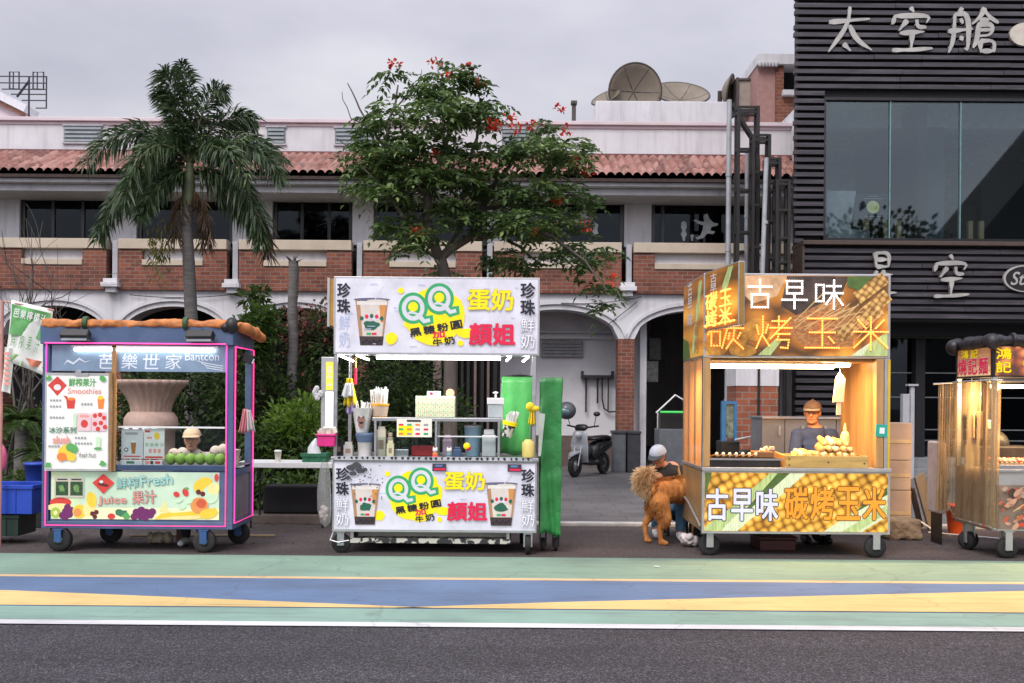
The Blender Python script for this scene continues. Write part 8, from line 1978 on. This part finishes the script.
for s_ in (1, -1): body += [('c', [(sx + .09 * s_, MY + .03, sh - .52), (sx + .1 * s_, MY, .5), (sx + .1 * s_, MY + .03, .1)], [.088, .06, .04]), ('c', [(sx + .1 * s_, MY + .02, .045), (sx + .11 * s_, MY - .16, .035)], [.04, .032])]
bo_ = melt('body', body, SKIN, se, vox=.0085, smooth=3); face(se, w, T, k)
SHIRT = M('shirt_blue', (.03, .055, .15), .9, var=.3, scale=7, bmp=.4, bscale=14, stain=(.06, .08, .15), stain_amt=.4)
melt('shirt', [('c', [(sx, MY + .025, sh - .055), (sx, MY + .03, sh - .25), (sx, MY + .03, sh - .58)], [.135, .155, .15]), ('c', [(sx - .17, MY + .025, sh - .05), (sx + .17, MY + .025, sh - .05)], [.078, .078]), ('b', (sx, MY + .08, sh - .1), (.15, .08, .12))]
     + [('c', [(sx - .19, MY + .02, sh - .05), (sx - .248, MY - .04, sh - .27), (sx - .215, MY - .13, sh - .34)], [.078, .066, .06]), ('c', [(sx + .19, MY + .02, sh - .05), (sx + .248, MY - .07, sh - .27), (sx + .2, MY - .17, sh - .335)], [.078, .066, .06])], SHIRT, se, vox=.012, smooth=6)
MB(SHIRT).tube([(sx + .085 * math.cos(a), MY + .02 + .075 * math.sin(a), sh + .012 - .032 * (math.sin(a) < 0) * abs(math.sin(a))) for a in [i * math.pi / 12 for i in range(25)]], .012, 6).build('collar', se)
PANT = M('trousers_dark', (.02, .022, .03), .9)
melt('trousers', [('c', [(sx + .09 * s_, MY + .03, sh - .52), (sx + .1 * s_, MY, .5), (sx + .1 * s_, MY + .03, .12)], [.105, .078, .065]) for s_ in (1, -1)] + [('c', [(sx - .06, MY + .03, sh - .55), (sx + .06, MY + .03, sh - .55)], [.13, .13])], PANT, se, vox=.014)
for s_ in (1, -1): melt('shoe', [('c', [(sx + .1 * s_, MY + .04, .055), (sx + .115 * s_, MY - .17, .045)], [.052, .042])], BLACK, se, vox=.012)
mb = MB(M('hair_grey', (.06, .055, .05), .8)); 
for s_ in (1, -1): mb.ball(w(.068 * s_, .03, .02), (.018, .045, .032), 10, 7, T.to_3x3().to_4x4())
mb.ball(w(0, .085, -.0), (.06, .025, .05), 10, 7, T.to_3x3().to_4x4()); mb.build('hair', se)
cap(se, hc, k * 1.04, T, M('cap_brown', (.13, .085, .07), .8, var=.3), M('cap_peak_grey', (.3, .25, .22), .8))

# ---- the capped child behind the guavas, looking down
KY_ = 10.55; hc = P(192, 440, KY_); T = rotm(R(8), R(-2)); k = 1.0; g = Vector((hc.x, KY_ + .04, .004))
kid = person((g.x, KY_ + .1, .004), 'child in a cream cap behind the guavas on the juice stall, looking down'); hp, w = head_prims(hc, k, T)
gx, sh = hc.x, hc.z - .135; my = KY_ + .04
body = hp + [('c', [(gx, my + .02, sh), hc + Vector((0, .02, -.07))], [.05, .046]), ('c', [(gx, my + .03, sh - .05), (gx, my + .04, sh - .3)], [.09, .1]), ('c', [(gx - .13, my + .02, sh - .05), (gx + .13, my + .02, sh - .05)], [.048, .048])]
for s_ in (1, -1):
    body += [('c', [(gx + .14 * s_, my + .02, sh - .05), (gx + .18 * s_, my - .02, sh - .25), (gx + .1 * s_, my - .1, sh - .2)], [.042, .035, .026])] + hand_prims((gx + .1 * s_, my - .1, sh - .2), (-.4 * s_, -.6, .5), (0, -.5, -.8), .85, .5, -s_)
    body += [('c', [(gx + .07 * s_, my + .04, sh - .34), (gx + .08 * s_, my + .02, .42), (gx + .08 * s_, my + .04, .1)], [.075, .05, .034]), ('c', [(gx + .08 * s_, my + .03, .04), (gx + .09 * s_, my - .1, .032)], [.032, .026])]
melt('body', body, SKINL, kid, vox=.008, smooth=4); face(kid, w, T, k)
SH2 = M('shirt_cream', (.55, .48, .42), .9, var=.12)
melt('shirt', [('c', [(gx, my + .025, sh - .06), (gx, my + .04, sh - .34)], [.112, .125]), ('c', [(gx - .16, my + .02, sh - .05), (gx + .16, my + .02, sh - .05)], [.062, .062])] + [('c', [(gx + .14 * s_, my + .02, sh - .06), (gx + .17 * s_, my - .0, sh - .17)], [.06, .055]) for s_ in (1, -1)], SH2, kid, vox=.012)
melt('trousers', [('c', [(gx + .07 * s_, my + .04, sh - .34), (gx + .08 * s_, my + .02, .42), (gx + .08 * s_, my + .04, .12)], [.092, .066, .052]) for s_ in (1, -1)] + [('c', [(gx - .05, my + .04, sh - .37), (gx + .05, my + .04, sh - .37)], [.11, .11])], PANT, kid, vox=.014)
for s_ in (1, -1): melt('shoe', [('c', [(gx + .08 * s_, my + .05, .05), (gx + .09 * s_, my - .11, .04)], [.045, .036])], WHITE, kid, vox=.012)
MB(HAIR).ball(w(0, .05, .0), (.075 * k, .06 * k, .06 * k), 12, 8, T.to_3x3().to_4x4()).build('hair', kid)
CAPC = M('cap_cream', (.6, .42, .27), .85, var=.2); cap(kid, hc, k * 1.08, T, CAPC, CAPC)

# ---- the dog, seen from behind its left flank, head hidden behind the stall
DY = 10.95; q = Plane(665, 510, DY); FUR = None
m, nt, b, out = new_mat('fur_ginger'); v = coords(nt)
o = ramp(nt, noise(nt, coords(nt, (1, 1, .5)), 7, 5, .65), [(.3, (.3, .1, .025)), (.55, (.6, .24, .06)), (.75, (.75, .38, .12))])
sx3 = N(nt, 'ShaderNodeSeparateXYZ'); nt.links.new(v, sx3.inputs[0])
nt.links.new(o, b.inputs['Base Color']); b.inputs['Roughness'].default_value = .9; bump(nt, b, noise(nt, coords(nt, (1, 1, .35)), 60, 3), .8, .02); FUR = m
FURL = M('fur_cream', (.6, .42, .24), .9, var=.25, scale=14)
dg_ = thing('dog', (q.x(668), DY + .2, .004), 'ginger brown dog with a curled cream plume tail standing beside the corn stall', 'dog')
dp = lambda px, py, d=0: q.p(px, py, d)
gl = lambda px, d: Vector((q.x(px), DY + d, .03))
hip = dp(663, 496, .02); 
prims = [('c', [dp(660, 492, .02), dp(672, 492, .1), dp(690, 492, .26), dp(704, 490, .36)], [.125, .128, .15, .15]), ('b', dp(659, 500, -.0), (.12, .13, .15)), ('c', [dp(704, 488, .36), dp(714, 474, .44)], [.12, .1]), ('b', dp(718, 470, .47), (.1, .1, .095)), ('c', [dp(720, 471, .45), dp(728, 474, .47)], [.05, .038]),
 ('c', [dp(713, 463, .42), dp(713, 457, .43)], [.03, .012]), ('c', [dp(718, 463, .52), dp(719, 457, .53)], [.03, .012])]
# hind legs: thigh, hock pointing back (to the left), shank, paw
prims += [('c', [dp(660, 502, -.06), dp(665, 517, -.09), dp(659, 528, -.07), dp(660, 540, -.07), gl(663.5, -.1)], [.1, .066, .036, .03, .032]), ('c', [gl(660.5, -.07), gl(665, -.11)], [.034, .028])]
prims += [('c', [dp(655, 502, .12), dp(652, 517, .14), dp(646.5, 527, .16), dp(648, 538, .15), gl(650, .12)], [.09, .058, .033, .028, .03]), ('c', [gl(648.5, .13), gl(651, .08)], [.032, .026])]
prims += [('c', [dp(698, 500, .25), dp(699, 522, .25), dp(699, 538, .26), gl(700, .24)], [.07, .042, .034, .034]), ('c', [dp(700, 500, .42), dp(702, 520, .42), dp(702, 534, .44), gl(703, .4)], [.07, .042, .034, .034])]
melt('body', prims, FUR, dg_, vox=.012, smooth=5)
# plume tail: a curled core with long fur
rc = random.Random(21); TUFT = LEAF('fur_plume', (.7, .46, .24), (.92, .74, .5), (.95, .82, .64), .4, .9); TUFT2 = LEAF('fur_tuft', (.28, .1, .03), (.6, .26, .07), (.75, .42, .16), .2, .9)
core = [dp(655, 490, .02), dp(647, 489, .04), dp(642, 483, .05), dp(643, 476, .03), dp(650, 473, .0)]
mb = MB(FURL); mb.tube(core, [.045, .05, .055, .05, .03], 10); mb.m(TUFT)
for i in range(1900):
    t = rc.random() * 3.99; a = int(t); p = core[a].lerp(core[a + 1], t - a); d_ = Vector((rc.gauss(-.3, 1), rc.gauss(-.2, 1), rc.gauss(.1, 1))).normalized()
    leaf(mb, p + d_ * .03, d_ + Vector((-.15, 0, -.1)), rc.uniform(.06, .125), .011, .2)
mb.build('tail', dg_)
mb = MB(TUFT2)
for i in range(2600):
    t = rc.random(); a = dp(652, 490, .02).lerp(dp(704, 490, .36), t); an = rc.uniform(0, 6.28); d_ = Vector((.25 * math.sin(an * 3), math.cos(an), math.sin(an))); p = a + d_ * (.118 + .02 * t)
    leaf(mb, p, Vector((-.7, .0, -.5)) + d_ * .55 + Vector((rc.gauss(0, .2), rc.gauss(0, .2), rc.gauss(0, .2))), rc.uniform(.03, .06), .01, .2)
for lx, ly, dd, r_ in ((660, 506, -.07, .09), (655, 506, .12, .08), (664, 517, -.09, .06)):
    for i in range(350):
        d_ = rdir(); leaf(mb, dp(lx, ly, dd) + Vector((d_.x * r_, d_.y * r_, d_.z * r_ * 1.3)), Vector((-.4, 0, -.8)) + d_ * .5, rc.uniform(.03, .06), .01, .2)
mb.build('coat', dg_)

# ---- the person sitting behind the dog, arm over its back
GY_ = 11.62; hcx = P(658, 457, GY_); T = rotm(R(-30), R(20)); k = 1.02
pe = person((P(670, 500, GY_).x, GY_ + .05, .004), 'person in black top and pale cap crouching behind the dog, arm across its back'); hp, w = head_prims(hcx, k, T)
px_ = P(675, 480, GY_ + .05); bx_, by_, bz_ = px_.x, GY_ + .06, px_.z
shz = hcx.z - .16
body = hp + [('c', [hcx + Vector((.02, .02, -.06)), (bx_ - .06, by_, shz + .02)], [.05, .055]), ('c', [(bx_ - .04, by_, shz), (bx_, by_ + .02, shz - .25), (bx_ + .06, by_ + .02, shz - .42)], [.11, .12, .13]), ('c', [(bx_ - .16, by_ - .04, shz - .04), (bx_ + .1, by_ + .06, shz - .0)], [.055, .055])]
wr_ = P(676, 489, 11.05)
body += [('c', [(bx_ - .17, by_ - .06, shz - .06), P(650, 484, 11.3), wr_], [.05, .042, .03])] + hand_prims(wr_, (.9, -.1, -.1), (0, .3, -1), .95, .35, 1)
kn = P(683, 505, 11.3); body += [('c', [(bx_ + .06, by_ + .05, shz - .45), kn, (kn.x - .02, 11.35, .1)], [.09, .065, .045]), ('c', [(kn.x - .02, 11.35, .045), (kn.x + .0, 11.16, .035)], [.04, .032])]
kn2 = P(660, 512, 11.5); body += [('c', [(bx_ - .02, by_ + .05, shz - .45), kn2, (kn2.x - .03, 11.6, .1)], [.09, .065, .045]), ('c', [(kn2.x - .03, 11.6, .045), (kn2.x - .06, 11.42, .035)], [.04, .032])]
melt('body', body, SKINL, pe, vox=.0095, smooth=4); face(pe, w, T, k)
TOP = M('top_black', (.012, .012, .014), .85, var=.3)
melt('top', [('c', [(bx_ - .05, by_, shz - .03), (bx_, by_ + .02, shz - .25), (bx_ + .06, by_ + .03, shz - .46)], [.135, .145, .15]), ('c', [(bx_ - .16, by_ - .04, shz - .05), (bx_ + .12, by_ + .06, shz - .02)], [.086, .086]), ('c', [(bx_ - .17, by_ - .05, shz - .06), (bx_ - .2, by_ - .13, shz - .16)], [.082, .072])], TOP, pe, vox=.012)
JEAN = M('jeans_blue', (.06, .15, .24), .9, var=.2)
melt('trousers', [('c', [(bx_ + .06, by_ + .05, shz - .46), kn, (kn.x - .02, 11.35, .14)], [.11, .084, .062]), ('c', [(bx_ - .02, by_ + .05, shz - .46), kn2, (kn2.x - .03, 11.6, .14)], [.11, .084, .062])], JEAN, pe, vox=.014)
for a in ((kn.x - .02, 11.35), (kn2.x - .03, 11.6)): melt('shoe', [('c', [(a[0], a[1] + .02, .052), (a[0] - .02, a[1] - .2, .042)], [.05, .04])], WHITE, pe, vox=.012)
MB(M('strap_brown', (.2, .11, .06), .7)).tube([(bx_ + .02, by_ - .02, shz + .07), (bx_ + .03, by_ - .13, shz - .02), (bx_ + .06, by_ - .15, shz - .2), (bx_ + .1, by_ - .14, shz - .4)], .018, 6).build('bag_strap', pe)
MB(HAIR).ball(w(0, .04, -.01), (.08 * k, .07 * k, .085 * k), 12, 8, T.to_3x3().to_4x4()).build('hair', pe)
cap(pe, hcx, k * 1.1, T, M('cap_pale_blue', (.42, .46, .54), .8, var=.2), M('cap_peak_dark', (.05, .06, .07), .7))
t = thing('low_stool', (bx_ + .05, by_ + .08, .004), 'low dark stool under the person behind the dog', 'stool')
MB(BLACK).box(bx_ - .1, bx_ + .2, by_ - .05, by_ + .22, .27, .31).build('seat', t, bevel=.01)
for a in (-.08, .18):
    for b_ in (-.03, .2): MB(BLACK).box(bx_ + a - .015, bx_ + a + .015, by_ + b_ - .015, by_ + b_ + .015, .004, .269).build('leg', t)
q = Plane(690, 540, 10.75); o = melt('plastic_bag', [('b', (q.x(684 + i * 1.5), 10.75 + rr.uniform(-.04, .04), .065 + .03 * (i < 4)), (.045, .045, rr.uniform(.04, .06))) for i in range(9)], M('bag_white_pink', (.62, .55, .54), .5, var=.3), None, (q.x(690), 10.75, .012), .012, 3); crumple(o, .06, .05, 0)
tag(o, 'crumpled white plastic bag on the road by the corn stall wheel and dog', 'bag')
# ================================================================== across the street, behind the photographer: seen only as reflections in the glass
t = thing('street_tree', (19, -11, 0), 'broad street tree across the road, mirrored in the big dark window', 'tree')
MB(BARK).tube([(19, -11, 0), (19.2, -11, 4), (19, -11, 7.5)], [.3, .22, .12], 10).build('trunk', t)
mb = MB(L_DARK)
for i in range(3800):
    d_ = rdir(); k = rnd.random() ** .35; leaf(mb, (19 + d_.x * 4.6 * k + 1.3 * math.sin(i), -11 + d_.y * 3 * k, 8.2 + d_.z * 3.0 * k + .8 * math.sin(i * 1.7)), d_, .42, .26, .2)
mb.build('crown', t)
t = thing('opposite_house', (40, -18, 0), 'dark steep roofed house across the road, mirrored in the right of the big window', 'house')
MB(M('opposite_wall', (.1, .1, .11), .9)).box(27, 60, -24, -16, 0, 9.5).build('wall', t); MB(M('opposite_roof', (.06, .055, .055), .9)).prism([(25.5, 9.52), (60, 9.52), (60, 21), (35, 21)], (0, -15.8, 0), (1, 0, 0), V, -9).build('roof', t)
q = P(657, 566, gy(566)); o = MB(WHITE).cbox((q.x, gy(566), .016), (.05, .03, .006), (0, .1, .4)); tag(o.build('paper_scrap', at=(q.x, gy(566), .012)), 'tiny white paper scrap lying on the green lane', 'litter')
mb = MB(L_DRY)
for i in range(420):
    y = rc.choice((rc.uniform(12.3, 12.44), rc.uniform(10.4, 12.4), rc.uniform(12.7, 13.6))); x = rc.uniform(-7, .05) if y > 12.6 or rc.random() < .75 else rc.uniform(0, 6)
    z = .018 if y < 12.6 else .115 if x < .1 else .06
    leaf(mb, (x, y, z), Vector((rc.gauss(0, 1), rc.gauss(0, 1), .05)), rc.uniform(.03, .075), .025, 0)
o = mb.build('leaf_litter'); o['kind'] = 'stuff'
